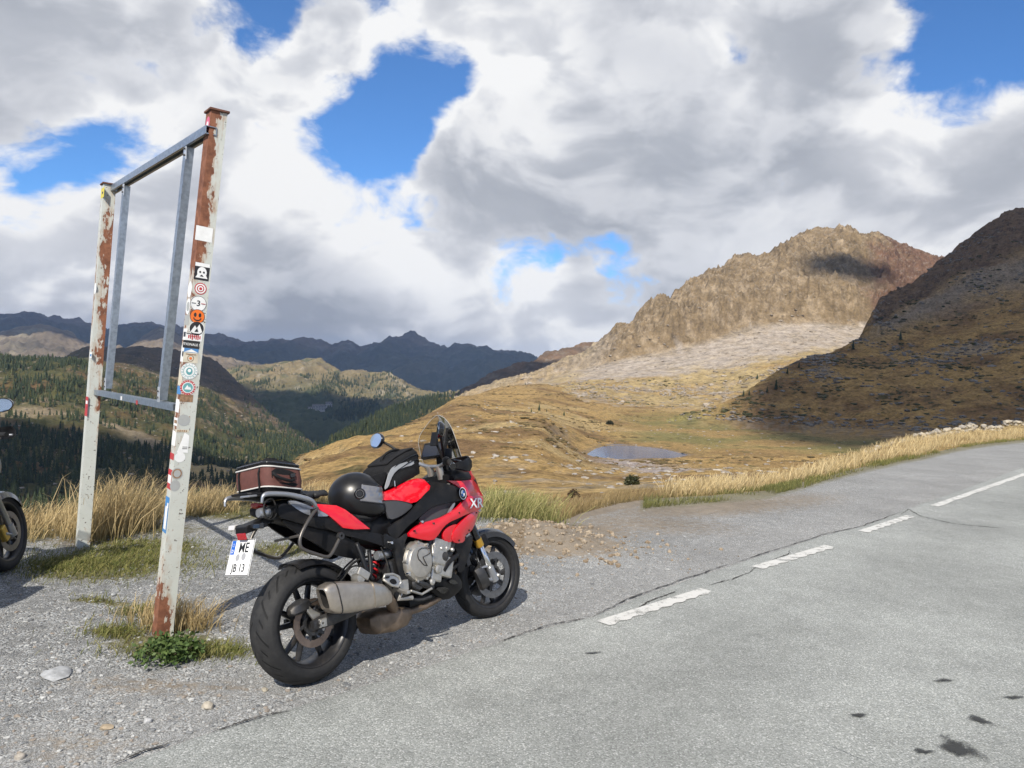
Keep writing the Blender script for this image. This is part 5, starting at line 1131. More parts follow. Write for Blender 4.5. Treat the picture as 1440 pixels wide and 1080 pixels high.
for y in (-.10, -.04, .04, .10): mk('header_pipe', tube([(.66, y * .8, .225), (.80, y * .9, .225), (.98, y, .26), (1.10, y, .36), (1.13, y, .48), (1.06, y, .56)], .021, 10, smooth_path=2), EXH2, bike, smooth=True)
# swing arm, chain side, brake
mk('swing_arm', loft([[(x, y + sy * w, zc + sz * h) for sy, sz in ((-1, -.7), (-.7, -1), (.7, -1), (1, -.7), (1, .7), (.7, 1), (-.7, 1), (-1, .7))] for x, y, zc, w, h in ((-.045, -.118, RW - .002, .014, .022), (.0, -.118, RW, .016, .032), (.08, -.118, RW + .006, .018, .034), (.20, -.122, RW + .025, .02, .040), (.32, -.12, RW + .06, .022, .05), (.46, -.10, RW + .09, .03, .06))]), DMET, bike, auto=35)
mk('swing_arm', loft([[(x, y + sy * w, zc + sz * h) for sy, sz in ((-1, -.7), (-.7, -1), (.7, -1), (1, -.7), (1, .7), (.7, 1), (-.7, 1), (-1, .7))] for x, y, zc, w, h in ((-.045, .118, RW - .002, .014, .022), (.0, .118, RW, .016, .032), (.20, .122, RW + .04, .02, .050), (.32, .12, RW + .07, .022, .055), (.46, .10, RW + .09, .03, .06))]), DMET, bike, auto=35)
mk('swing_arm_bridge', box((.40, 0, RW + .08), (.12, .22, .09)), DMET, bike, bevel=.015)
ax = mk('axle_block', box((.01, -.136, RW), (.05, .012, .046)), ALU, bike, bevel=.004)
mk('axle_nut', lathe([(.007, -.150), (.017, -.150), (.017, -.138)], 6, 'y', (.0, 0, RW), closed=False), ALU, ax); mk('axle_nut', lathe([(0, -.1415), (.022, -.1415), (.022, -.138)], 24, 'y', (.0, 0, RW), closed=False), DMET, ax)
mk('rear_axle', tube([(0, -.13, RW), (0, .13, RW)], .012, 12), DMET, bike, smooth=True)
cal = mk('rear_caliper', loft([[(x, -.075 + sy * w, zc + sz * h) for sy, sz in ((-1, -.6), (-.6, -1), (.6, -1), (1, -.6), (1, .6), (.6, 1), (-.6, 1), (-1, .6))] for x, zc, w, h in ((-.155, .405, .02, .012), (-.14, .408, .032, .026), (-.09, .42, .036, .034), (-.05, .425, .034, .034), (-.025, .42, .022, .020))]), DMET, bike, auto=40)
mk('bleed_nipple', tube([(-.06, -.08, .455), (-.055, -.08, .478)], .005, 6), ALU, cal)
mk('caliper_bracket', loft([[(x, -.100 + sy * .008, zc + sz * h) for sy, sz in ((-1, -1), (1, -1), (1, 1), (-1, 1))] for x, zc, h in ((-.06, .41, .02), (-.02, .36, .03), (.02, .335, .03))]), ALU, bike, bevel=.003)
mk('brake_line', tube([(-.03, -.10, .43), (.08, -.11, .45), (.18, -.13, .52), (.24, -.13, .58), (.33, -.12, .56)], .005, 6, smooth_path=2), RUBB, bike, smooth=True)
# disc slots on the rear hub: wheel speed ring
# shock
sh0, sh1 = Vector((.46, -.02, .46)), Vector((.57, -.02, .66))
coil = []
for k in range(110):
    f = k / 109; a = f * 2 * pi * 6.5; q = sh0.lerp(sh1, f); t = (sh1 - sh0).normalized(); u = t.cross(Vector((0, 1, 0))).normalized(); w = Vector((0, 1, 0)); coil.append(tuple(q + (u * cos(a) + w * sin(a)) * .034))
mk('shock_spring', tube(coil, .0065, 6), SPRING, bike, smooth=True); mk('shock_body', tube([tuple(sh0 - Vector((.03, 0, .06))), tuple(sh1 + Vector((.03, 0, .05)))], .02, 12), DMET, bike, smooth=True)
mk('shock_reservoir', lathe([(0, -.05), (.026, -.05), (.028, -.045), (.028, .05), (0, .055)], 18, 'x', (.50, -.11, .60), closed=False), SILV, bike, auto=35)
# foot controls (right)
def plate_tri(c, s): return c
fpl = [Z3(x, y, -.235) for x, y in ((-5, 760), (5, 728), (60, 722), (100, 740), (120, 780), (95, 812), (50, 800))]
mk('heel_guard', tube(fpl + [fpl[0]], .0075, 8), ALU, bike, smooth=True)
hg = [Z3(x, y, -.237) for x, y in ((35, 770), (60, 752), (85, 765), (90, 790), (60, 795))]
mk('heel_guard_plate', panel_geo(fpl, thick=.004, bulge=0, grid=.02, soft=1), SILV, bike); 
for pl in (hg, [Z3(x, y, -.2395) for x, y in ((8, 752), (20, 738), (45, 738), (30, 755))]): mk('heel_guard_slot', panel_geo(pl, thick=.003, bulge=0, grid=.02, soft=1), BLK, bike)
peg = mk('foot_peg', loft([[(q[0] + sx * w, q[1], q[2] + sz * .009) for sx, sz in ((-1, -1), (1, -1), (1, 1), (-1, 1))] for q, w in (((.50, -.21, .40), .012), ((.49, -.26, .39), .016), ((.48, -.31, .385), .016), ((.475, -.325, .388), .012))]), ALU, bike, bevel=.003)
mk('brake_pedal', tube([(.56, -.20, .34), (.66, -.22, .30), (.74, -.24, .31)], .008, 8, smooth_path=1), DMET, bike, smooth=True)
mk('pedal_linkage', join(tube([(.56, -.20, .40), (.50, -.21, .34), (.60, -.22, .33)], .014, 8), tube([(.60, -.21, .37), (.70, -.20, .33), (.78, -.21, .35)], .008, 8), box((.545, -.205, .41), (.07, .03, .06))), ALU, bike, smooth=False, bevel=.004)
mk('brake_reservoir', lathe([(0, -.03), (.018, -.03), (.02, .02), (0, .03)], 14, 'z', (.30, -.15, .52), closed=False), DMET, bike, auto=35)
mk('rear_foot_hanger', tube([Z2(725, 105, -.16), Z2(760, 190, -.19), Z2(800, 310, -.215), Z2(830, 340, -.22)], .014, 10, smooth_path=1), FRM, bike, smooth=True)
mk('rear_foot_hanger', tube([Z2(805, 155, -.16), Z2(815, 230, -.19), Z2(815, 320, -.215)], .012, 10, smooth_path=1), FRM, bike, smooth=True)
mk('passenger_peg', box(Z2(770, 300, -.235), (.085, .018, .045), Matrix.Rotation(radians(35), 3, 'Y')), ALU, bike, bevel=.006); mk('passenger_peg_mount', lathe([(0, -.03), (.026, -.028), (.03, 0), (.026, .028), (0, .03)], 16, 'y', Z2(735, 330, -.21), closed=False), ALU, bike, auto=40)
for pts, r in (([Z2(620, 340, -.12), Z2(680, 250, -.13), Z2(740, 210, -.12), Z2(800, 190, -.1)], .007), ([Z2(605, 330, -.11), Z2(650, 260, -.12), Z2(720, 200, -.11)], .006), ([Z2(880, 130, -.15), Z2(930, 250, -.17), Z2(920, 330, -.18)], .005)): mk('cable', tube(pts, r, 8, smooth_path=2), RUBB, bike, smooth=True)
mk('side_stand', tube([(.60, .16, .30), (.56, .27, .14), (.54, .32, .065)], [.016, .014, .012], 10), DMET, bike, smooth=True)
# rear hugger
hug = [[((RW + .018) * cos(a) * 1.0, y, RW + (RW + .018 + dz) * sin(a)) for y, dz in ((-.10, -.03), (-.085, -.008), (-.04, 0), (.04, 0), (.085, -.008), (.10, -.03), (.095, -.036), (.04, -.008), (-.04, -.008), (-.095, -.036))] for a in np.linspace(radians(28), radians(103), 14)]
mk('rear_hugger', loft(hug), BLK, bike, auto=40)
# tail
panel('tail_red_panel', P_(Z4, (690, 478, -.105), (800, 480, -.125), (935, 490, -.140), (1000, 520, -.150), (1080, 580, -.155), (1190, 668, -.165), (1075, 672, -.165), (985, 660, -.155), (930, 610, -.150), (870, 560, -.142), (800, 520, -.130)), RED, bulge=.006, width=.015, soft=0, grid=.018)
panel('tail_silver_panel', P_(Z4, (560, 460, -.105), (600, 448, -.105), (700, 480, -.115), (790, 520, -.130), (880, 565, -.142), (860, 575, -.146), (740, 570, -.140), (650, 530, -.125)), SILV, bulge=.005, width=.012, grid=.016)
panel('tail_black_panel', P_(Z4, (495, 500, -.100), (530, 470, -.105), (600, 492, -.115), (700, 550, -.125), (760, 575, -.130), (880, 575, -.135), (950, 615, -.140), (1000, 665, -.145), (1190, 680, -.155), (1190, 740, -.150), (1000, 700, -.140), (900, 680, -.130), (760, 655, -.125), (600, 610, -.110), (510, 585, -.10), (490, 545, -.098)), BLK, bulge=.008, grid=.02)
panel('under_tail', P_(Z4, (500, 590, -.085), (640, 630, -.09), (800, 665, -.10), (940, 690, -.11), (1080, 770, -.12), (1180, 830, -.12), (1100, 900, -.11), (990, 880, -.10), (880, 850, -.10), (770, 770, -.09), (600, 680, -.08)), BLK, bulge=.006, grid=.025)
mk('tail_core', loft([ellsec(-.24, .945, .030, .075), ellsec(-.18, .935, .05, .09), ellsec(-.05, .90, .065, .10), ellsec(.12, .85, .08, .11), ellsec(.30, .80, .08, .12), ellsec(.42, .78, .07, .12)]), BLK, bike, auto=40)
mk('tail_lamp', loft([ellsec(-.26, .985, .006, .03), ellsec(-.25, .975, .014, .05), ellsec(-.22, .965, .016, .06)]), LENS_R, bike, smooth=True)
mk('tail_socket', lathe([(0, -.03), (.022, -.03), (.026, -.02), (.026, .03), (0, .03)], 16, 'x', Z4(378, 545, -.085), closed=False), SILV, bike, auto=40)
coilp = [tuple(np.array(Z4(432 + 48 * cos(a) + 3 * sin(3 * a), 520 + 78 * sin(a), -.105 - .012 * sin(a * .5)))) for a in np.linspace(0, 2 * pi * 2.6, 90)]
mk('coiled_cable', tube(coilp, .0045, 6), RUBB, bike, smooth=True)
mk('coiled_cable', tube([tuple(np.array(Z4(412 + 34 * cos(a), 545 + 48 * sin(a), -.11 - .01 * cos(a)))) for a in np.linspace(0, 2 * pi * 1.8, 60)], .004, 6), RUBB, bike, smooth=True)
# seat
seat = loft([[(x, y * hw, z + dz * th) for y, dz in ((-1, -.6), (-1, 0), (-.85, .7), (-.4, 1), (.4, 1), (.85, .7), (1, 0), (1, -.6))] for x, z, hw, th in ((-.16, .965, .07, .02), (-.12, .965, .10, .03), (.02, .945, .125, .035), (.14, .915, .135, .035), (.20, .885, .13, .03), (.26, .84, .135, .04), (.36, .815, .14, .045), (.46, .815, .12, .045), (.54, .84, .09, .04), (.58, .87, .07, .03))])
mk('seat', seat, SEAT, bike, auto=60, sub=1)
# luggage rack plate and grab rails
mk('rack_plate', loft([[(x, y * w, z + dz) for y, dz in ((-1, 0), (-1, .012), (1, .012), (1, 0))] for x, w, z in ((-.345, .07, 1.036), (-.33, .09, 1.034), (-.28, .11, 1.028), (-.10, .10, 1.00), (-.02, .06, .985))]), BLK, bike, bevel=.004)
rp0 = [Z4(175, 440, -.02), Z4(235, 425, -.08)]
mk('rack_tip', loft([[(x, y - .05, z) for y, z in ((-.05, 1.022), (-.05, 1.034), (.03, 1.034), (.03, 1.022))] for x in (-.355, -.30)]), SILV, bike, bevel=.006)
for s in (1, -1):
    pts = [Z4(368, 470, -.165), Z4(372, 425, -.168), Z4(395, 403, -.170), Z4(460, 400, -.170), Z4(560, 405, -.168), Z4(660, 425, -.165), Z4(740, 450, -.162), Z4(768, 475, -.160), Z4(785, 520, -.155), Z4(800, 545, -.150)]
    g = tube(pts, [.007, .008, .013, .014, .014, .014, .014, .012, .010, .009], 10, smooth_path=2); mk('grab_rail', g if s > 0 else mirror_y(g), SILV, bike, smooth=True)
    pts = [Z4(790, 510, -.175), Z4(745, 565, -.205), Z4(700, 640, -.22), Z4(658, 725, -.22), Z4(655, 795, -.22), Z4(680, 825, -.22), Z4(780, 860, -.22), Z4(865, 886, -.22), Z4(900, 860, -.215), Z4(965, 725, -.195)]
    g = tube(pts, .0095, 10, smooth_path=2); mk('pannier_rail', g if s > 0 else mirror_y(g), material('rail_bronze', (.12, .11, .10), .4, .7), bike, smooth=True)
    q = Z4(965, 722, -.2); g = lathe([(.008, -.012), (.020, -.012), (.020, .010), (.008, .010)], 18, 'y', q); mk('rail_mount', g if s > 0 else mirror_y(g), DMET, bike, auto=40)
    g = box(Z4(765, 545, -.175), (.03, .03, .045)); mk('rail_bracket', g if s > 0 else mirror_y(g), BLK, bike, bevel=.004)
mk('rail_crossbar', tube([Z4(470, 760, .21), Z4(560, 740, .05), Z4(660, 718, -.215)], .008, 8), MATS['rail_bronze'], bike, smooth=True)
# plate holder, lamp, plate
mk('plate_holder', loft([[(x, y * w, z + dz * h) for y, dz in ((-1, -1), (-1, 1), (1, 1), (1, -1))] for x, z, w, h in ((-.16, .90, .03, .02), (-.24, .885, .035, .02), (-.30, .868, .05, .02), (-.35, .858, .05, .018))]), BLK, bike, bevel=.006)
for s in (-1, 1):
    ind = mk('indicator', loft([[(-.30 + x, s * (.045 + t * .085), .872 + z * (1 - .3 * t)) for x, z in ((-.03, -.008), (-.02, .014), (.02, .016), (.028, -.008), (0, -.016))] for t in (0, .35, .7, 1)]), BLK, bike, bevel=.004)
    mk('indicator_lens', loft([[(-.302 + x * 1.03, s * (.085 + t * .055), .872 + z) for x, z in ((-.034, -.010), (-.026, .013), (-.004, .017), (-.004, -.014))] for t in (0, 1)]), LENS_C if s > 0 else BLK_G, ind, bevel=.003)
    outward(ind)
mk('reflector', box((-.352, -.01, .828), (.012, .07, .034), Matrix.Rotation(radians(-14), 3, 'Y')), LENS_R, bike, bevel=.003)
# number plate: frame on plane tilted like the holder
ptl, ptr, pbl = np.array((-.332, .10, .812)), np.array((-.332, -.10, .812)), np.array((-.392, .10, .636))
pu = (ptr - ptl); pw = np.linalg.norm(pu); pu /= pw; pvv = ptl - pbl; ph_ = np.linalg.norm(pvv); pvv /= ph_; pn = np.cross(pu, pvv); pc = (ptr + pbl) / 2
PLM = [material('plate_white', (.78, .78, .76), .35), material('plate_black', (.015, .015, .016), .5), material('plate_blue', (.01, .10, .45), .4), material('plate_seal', (.32, .32, .33), .5)]
def plate_layer(VF, lift): return [tuple(pc + pu * v[0] + pvv * v[1] + pn * (lift + v[2])) for v in VF[0]], VF[1]
Vp = []; Fp = []; fmp = []
def add_l(VF, lift, mi):
    n = len(Vp); g = plate_layer(VF, lift); Vp.extend(g[0]); Fp.extend([tuple(i + n for i in f) for f in g[1]]); fmp.extend([mi] * len(g[1]))
add_l(box((0, 0, 0), (pw, ph_, .004)), 0, 0); add_l(s_rect(.034, .072, -pw / 2 + .021, ph_ / 2 - .042), .0026, 2)
add_l(s_text('ME', .070, .018, .047), .003, 1); add_l(s_text('JB 13', .056, .002, -.055), .003, 1); add_l(s_disc(.018, -.022, .0), .0026, 3); add_l(s_disc(.019, .03, .004), .0026, 3); add_l(s_text('D', .024, -pw / 2 + .021, ph_ / 2 - .062), .0031, 0)
add_l(s_ring(.007, .0085, 20, -pw / 2 + .021, ph_ / 2 - .03), .003, 0)
for q in (s_rect(pw, .004, 0, ph_ / 2 - .003), s_rect(pw, .004, 0, -ph_ / 2 + .003), s_rect(.004, ph_, pw / 2 - .003, 0)): add_l(q, .0022, 1)
lp_o = mk('number_plate', (Vp, Fp), PLM, bike, fm=fmp)

# ---- front end ---------------------------------------------------------------------
for y in (-.105, .105):
    mk('fork_slider', steer(tube([fp(-.02, y, .03), fp(.30, y, .03)], .0215, 14)), CHROME, bike, smooth=True)
    ft = mk('fork_tube', steer(tube([fp(.27, y, .03), fp(.50, y, .03), fp(.52, y, .03), fp(.74, y, .03)], [.029, .029, .027, .027], 14)), BLK_G, bike, auto=40)
    mk('fork_ring', steer(tube([fp(.262, y, .03), fp(.32, y, .03)], .0305, 16)), GOLD_A, ft, auto=40)
    foot = [fp(-.03, y, -.02), fp(.035, y, -.018), fp(.10, y, .01), fp(.13, y, .055), fp(.03, y, .09), fp(-.01, y, .085), fp(.055, y, .045), fp(.0, y, .02)]
    mk('fork_foot', steer(join(tube([fp(-.02, y, .03), fp(.09, y, .03)], .028, 14), tube([fp(.0, y, .005), fp(0, y * 1.0, -.005)], .02, 12), tube([fp(.0, y - .001, 0), fp(-.005, y, .05), fp(.05, y, .11)], .013, 8), tube([fp(.10, y, .03), fp(.125, y, .09), fp(.05, y, .11)], .013, 8))), SILV, bike, auto=40)
    mk('front_caliper', steer(loft([[tuple(Vector(fp(s, y * .82, o)) + Vector((0, sy * w, 0))) for sy, o in ((-1, .085), (-1, .12), (-.6, .15), (.6, .15), (1, .12), (1, .085))] for s, w in ((-.02, .018), (0, .034), (.06, .038), (.12, .034), (.14, .018))])), DMET, bike, auto=40)
    mk('brake_hose', steer(tube([fp(.13, y, .11), fp(.25, y, .09), fp(.4, y * .8, .10), fp(.55, y * .5, .07)], .005, 6, smooth_path=2)), RUBB, bike, smooth=True)
mk('front_axle', steer(tube([(WB, -.13, RF_), (WB, .13, RF_)], .013, 12)), ALU, bike, smooth=True)
fen = [[((WB) + (RF_ + .016 + dz) * cos(a), y, RF_ + (RF_ + .016 + dz) * sin(a)) for y, dz in ((-.078, -.055), (-.07, -.02), (-.04, -.002), (0, .003), (.04, -.002), (.07, -.02), (.078, -.055), (.073, -.055), (.06, -.022), (0, -.003), (-.06, -.022), (-.073, -.055))] for a in np.linspace(radians(38), radians(150), 18)]
mk('front_mudguard', steer(loft(fen)), BLK_G, bike, auto=45)
for y in (-.105, .105): mk('mudguard_stay', steer(box(fp(.26, y * .85, -.01), (.10, .02, .09), Matrix.Rotation(-RAKE, 3, 'Y'))), BLK, bike, bevel=.008)
# triple clamp, bars, controls
mk('triple_clamp', steer(join(box(fp(.76, 0, .03), (.10, .27, .035), Matrix.Rotation(-RAKE, 3, 'Y')), tube([fp(.73, -.105, .03), fp(.80, -.105, .03)], .034, 16), tube([fp(.73, .105, .03), fp(.80, .105, .03)], .034, 16), box(fp(.55, 0, .03), (.08, .26, .04), Matrix.Rotation(-RAKE, 3, 'Y')))), ALU, bike, bevel=.006)
HB = (1.12, 0, 1.085)
barp = [(1.13, 0, 1.085), (1.13, -.07, 1.085), (1.10, -.17, 1.12), (1.03, -.28, 1.125), (.955, -.40, 1.105)]
mk('handlebar', steer(tube([(p[0], -p[1], p[2]) for p in reversed(barp[1:])] + barp, .013, 10, smooth_path=2)), SILV, bike, smooth=True)
mk('bar_riser', steer(join(tube([(1.15, -.05, 1.0), (1.13, -.05, 1.09)], .024, 14), tube([(1.15, .05, 1.0), (1.13, .05, 1.09)], .024, 14))), ALU, bike, auto=40)
for s in (-1, 1):
    mk('grip', steer(tube([(1.02, s * .295, 1.123), (.945, s * .415, 1.102)], .0175, 14)), RUBB, bike, auto=40)
    mk('bar_end', steer(tube([(.945, s * .415, 1.102), (.925, s * .445, 1.096)], .020, 14)), BLK_G, bike, auto=40)
    mk('switch_cluster', steer(loft([[(1.05 - t * .06 + x, s * (.23 + t * .07), 1.125 + z) for x, z in ((-.03, -.02), (-.03, .02), (.0, .032), (.03, .02), (.03, -.02), (0, -.03))] for t in (0, 1)])), BLK, bike, bevel=.008)
    mk('lever', steer(tube([(1.09, s * .25, 1.125), (1.10, s * .30, 1.12), (1.06, s * .40, 1.105), (1.05, s * .43, 1.10)], [.010, .009, .007, .008], 8, smooth_path=1)), BLK_G, bike, smooth=True)
    hg_ = loft([[(x, s * y, z) for z in (1.055, 1.075, 1.11, 1.14, 1.15, 1.145, 1.11, 1.07)] if False else [(x + o, s * y, zc + dz) for dz, o in ((-h, .0), (-h * .4, .022), (h * .4, .022), (h, 0), (h * .9, -.006), (h * .3, .014), (-h * .3, .014), (-h * .9, -.006))] for x, y, zc, h in ((1.125, .17, 1.10, .030), (1.15, .25, 1.10, .045), (1.135, .34, 1.10, .052), (1.08, .42, 1.10, .048), (1.00, .455, 1.10, .028), (.94, .45, 1.10, .016))])
    mk('hand_guard', steer(hg_), BLK, bike, auto=40)
    # mirror
    stem = [(1.06, s * .25, 1.14), (1.06, s * .27, 1.20), (1.04, s * .33, 1.27), (1.03, s * .37, 1.30)]
    if s > 0: stem = [(1.06, .25, 1.14), (1.05, .28, 1.20), (1.01, .34, 1.25), (.985, .38, 1.275)]
    if s < 0: stem = [(1.05, -.21, 1.14), (1.02, -.24, 1.20), (.97, -.29, 1.27), (.95, -.305, 1.30)]
    mo = mk('mirror', steer(tube(stem, .009, 10, smooth_path=2)), BLK, bike, smooth=True)
    cm = Vector((.975, .42, 1.28)) if s > 0 else Vector((.955, -.30, 1.325)); rz_ = (Matrix.Rotation(radians(-6), 3, 'Z') @ Matrix.Rotation(radians(14), 3, 'Y')) if s > 0 else (Matrix.Rotation(radians(-34), 3, 'Z') @ Matrix.Rotation(radians(8), 3, 'Y'))
    shell = [[tuple(cm + rz_ @ Vector((x, .082 * k * cos(a) * (1 + .12 * sin(a)), .056 * k * sin(a)))) for a in np.linspace(0, 2 * pi, 25)[:-1]] for x, k in ((-.012, .98), (-.010, 1.), (.008, .97), (.024, .75), (.032, .35))]
    mk('mirror_shell', steer(loft(shell)), BLK_G, mo, auto=45)
    gl = [tuple(cm + rz_ @ Vector((-.0135, .076 * cos(a) * (1 + .12 * sin(a)), .050 * sin(a)))) for a in np.linspace(0, 2 * pi, 25)[:-1]]
    outward(mk('mirror_glass', steer(([*gl, *[tuple(Vector(q) + rz_ @ Vector((.003, 0, 0))) for q in gl]], [tuple(range(24)), tuple(reversed(range(24, 48)))] + [(i, (i + 1) % 24, 24 + (i + 1) % 24, 24 + i) for i in range(24)])), material('mirror_glass', (.50, .66, .95), .03, 1.), mo))
mk('brake_reservoir', steer(lathe([(0, -.03), (.026, -.03), (.028, .02), (.024, .03), (0, .032)], 18, 'z', (1.10, -.19, 1.17), closed=False)), BLK, bike, auto=40)
mk('phone_mount', steer(join(tube([(1.10, .20, 1.13), (1.09, .20, 1.19)], .008, 8), tube([(1.085, .20, 1.185), (1.10, .17, 1.20)], .014, 10))), BLK, bike, smooth=True)
mk('phone_mount', steer(join(tube([(1.10, -.14, 1.13), (1.06, -.14, 1.22), (1.05, -.13, 1.29)], .009, 8), box((1.045, -.13, 1.27), (.02, .06, .09), Matrix.Rotation(radians(15), 3, 'Y')))), BLK, bike, bevel=.004)
# cockpit, display, windscreen
mk('cockpit', loft([ellsec(1.13, .99, .03, .17), ellsec(1.20, 1.00, .05, .18), ellsec(1.30, .99, .07, .165), ellsec(1.40, .94, .07, .13), ellsec(1.47, .89, .04, .08)]), BLK, bike, auto=45)
disp = mk('instrument', box((1.185, .035, 1.195), (.035, .20, .115), Matrix.Rotation(radians(28), 3, 'Y')), BLK, bike, bevel=.008)
mk('instrument_screen', box((1.166, .035, 1.198), (.003, .17, .09), Matrix.Rotation(radians(28), 3, 'Y')), material('dark_screen', (.01, .012, .02), .08, coat=.5), disp)
mk('instrument_bracket', join(box((1.23, 0, 1.10), (.05, .10, .20)), box((1.22, -.03, 1.25), (.03, .05, .16), Matrix.Rotation(radians(15), 3, 'Y'))), BLK, bike, bevel=.01)
def glass_mat():
    m = bpy.data.materials.new('windscreen'); m.use_nodes = True; B = NB(m.node_tree); out = B.new('ShaderNodeOutputMaterial')
    t = B.new('ShaderNodeBsdfTransparent'); t.inputs[0].default_value = (.66, .64, .60, 1); g = B.new('ShaderNodeBsdfGlossy'); g.inputs['Roughness'].default_value = .08
    fr_ = B.new('ShaderNodeFresnel'); fr_.inputs[0].default_value = 1.4; mx = B.new('ShaderNodeMixShader'); B.nt.links.new(fr_.outputs[0], mx.inputs[0]); B.nt.links.new(t.outputs[0], mx.inputs[1]); B.nt.links.new(g.outputs[0], mx.inputs[2]); B.nt.links.new(mx.outputs[0], out.inputs[0]); return m
SCR = []
NZ, NYs = 16, 15
for i in range(NZ):
    f = i / (NZ - 1); z = 1.06 + .37 * f; xc = 1.335 - .12 * f; w = float(np.interp(f, [0, .3, .55, .7, .85, .95, 1], [.18, .18, .172, .15, .10, .055, .015]))
    SCR.append([(xc - 3.1 * (w * (2 * k / (NYs - 1) - 1)) ** 2, w * (2 * k / (NYs - 1) - 1), z) for k in range(NYs)])
Vs = [p for r in SCR for p in r]; Fs = [(i * NYs + k, i * NYs + k + 1, (i + 1) * NYs + k + 1, (i + 1) * NYs + k) for i in range(NZ - 1) for k in range(NYs - 1)]
ws = mk('windscreen', (Vs, Fs), glass_mat(), bike, smooth=True)
edge = [SCR[i][0] for i in range(NZ)] + [SCR[-1][k] for k in range(1, NYs)] + [SCR[i][-1] for i in range(NZ - 2, -1, -1)]
mk('screen_edge', tube(edge, .0022, 6), material('screen_edge', (.30, .29, .27), .3), ws, smooth=True)
# marks on the fairing: XR and the round badge
def on_panel(VF, c, ux, uz, lift): return [tuple(Vector(c) + Vector(ux) * v[0] + Vector(uz) * v[1] + Vector((0, -lift, 0))) for v in VF[0]], VF[1]
c0 = Z1(993, 346, -.192); c1 = Z1(1018, 344, -.182); ux = (Vector(c1) - Vector(c0)).normalized(); uz = Vector((.12, 0, 1)).normalized()
mk('fairing_lettering', on_panel(s_text('XR', .088, 0, 0), c0, ux * 1.35, uz, .016), material('decal_white', (.8, .8, .8), .35), fair)
c0 = Z1(942, 308, -.2045); uz = Vector((0, 0.05, 1)).normalized(); ux = Vector((1, .12, 0)).normalized()
rb = [(s_disc(.040), .010, 'plate_black'), (s_ring(.036, .040), .0108, 'decal_white'), (s_disc(.022), .0108, 'decal_white')]
qd = [s_poly(*([(0, 0)] + [(.021 * cos(a), .021 * sin(a)) for a in np.linspace(k * pi, k * pi + pi / 2, 8)])) for k in (0, 1)]
badge = mk('round_badge', on_panel(rb[0][0], c0, ux, uz, .012), MATS['plate_black'], bike); mk('badge_ring', on_panel(rb[1][0], c0, ux, uz, .0128), MATS['decal_white'], badge); mk('badge_disc', on_panel(rb[2][0], c0, ux, uz, .0128), MATS['decal_white'], badge); mk('badge_quarter', on_panel(join(*qd), c0, ux, uz, .0135), material('decal_blue', (.03, .12, .4), .35), badge)

def in_bike(o): o.matrix_world = _m @ o.matrix_world; return o
# ------------------------------------------------------------------ helmet on the seat
HELM = material('helmet_matt_black', (.008, .008, .009), .33, 0, .4, coat=.15, coat_rough=.3, var=.1, vscale=5)
helmet = empty('helmet', label='matt black full face helmet lying on the motorcycle seat', cat='helmet')
hc = Vector((.40, -.035, .95)); hm = Matrix.Translation(hc) @ Matrix.Rotation(radians(-40), 4, 'Z') @ Matrix.Rotation(radians(14), 4, 'Y') @ Matrix.Scale(1.14, 4)
helmet.matrix_world = _m @ hm
def hshell(az_, el_, k=1.):
    x, y, z = cos(el_) * cos(az_), cos(el_) * sin(az_), sin(el_)
    r = Vector((x * .142, y * .118, z * .130))
    if x > 0 and z < 0: r.x += .035 * x * min(1, -z * 2.2); r.z *= 1.0
    if z < -.55: r *= 1 - (-.55 - z) * .25
    return r * k
def hgrid(a0, a1, e0, e1, na, ne, k=1., pole=False):
    V = [tuple(hshell(a0 + (a1 - a0) * i / na, e0 + (e1 - e0) * j / ne, k)) for j in range(ne + 1) for i in range(na + 1)]
    F = [(j * (na + 1) + i, j * (na + 1) + i + 1, (j + 1) * (na + 1) + i + 1, (j + 1) * (na + 1) + i) for j in range(ne) for i in range(na)]
    return V, F
mk('shell', hgrid(-pi, pi, radians(-48), radians(89.9), 64, 36), HELM, helmet, smooth=True)
mk('lining', lathe([(0, -.085), (.095, -.085), (.110, -.097), (.10, -.10)], 32, 'z', closed=False), material('lining_cloth', (.012, .012, .013), .95), helmet, smooth=True)
def visor_mat():
    m = bpy.data.materials.new('visor'); m.use_nodes = True; p = m.node_tree.nodes['Principled BSDF']; p.inputs['Base Color'].default_value = (.13, .13, .14, 1); p.inputs['Roughness'].default_value = .05; p.inputs['Coat Weight'].default_value = 1; p.inputs['Specular IOR Level'].default_value = 1.; return m
vis = mk('visor', hgrid(radians(-82), radians(82), radians(-6), radians(33), 40, 12, 1.022), visor_mat(), helmet, smooth=True)
mdf = vis.modifiers.new('s', 'SOLIDIFY'); mdf.thickness = .003
mk('visor_edge', join(tube(hgrid(radians(-82), radians(82), radians(33), radians(33), 40, 1, 1.026)[0][:41], .0025, 6), tube(hgrid(radians(-82), radians(82), radians(-6), radians(-6), 40, 1, 1.026)[0][:41], .0025, 6)), BLK_G, helmet, smooth=True)
for s in (-1, 1):
    c = hshell(s * radians(84), radians(10), 1.0)
    pv = mk('visor_pivot', [lathe([(0, s * .012), (.014, s * .012), (.017, s * .008), (.022, s * .010), (.028, s * .006), (.030, -s * .01)], 28, 'y', tuple(c), closed=False)][0], BLK_G, helmet, auto=30)
    mk('pivot_ring', disc_plate(.017, .021, s * .0105, s * .0118, 28, tuple(c)), GRYP, pv, auto=30)
mk('chin_vent', hgrid(radians(-22), radians(22), radians(-34), radians(-24), 10, 4, 1.02), BLK_G, helmet, smooth=True)
mk('neck_trim', tube([tuple(hshell(a, radians(-48), .985)) for a in np.linspace(-pi, pi, 49)], .006, 8, caps=False), RUBB, helmet, smooth=True)

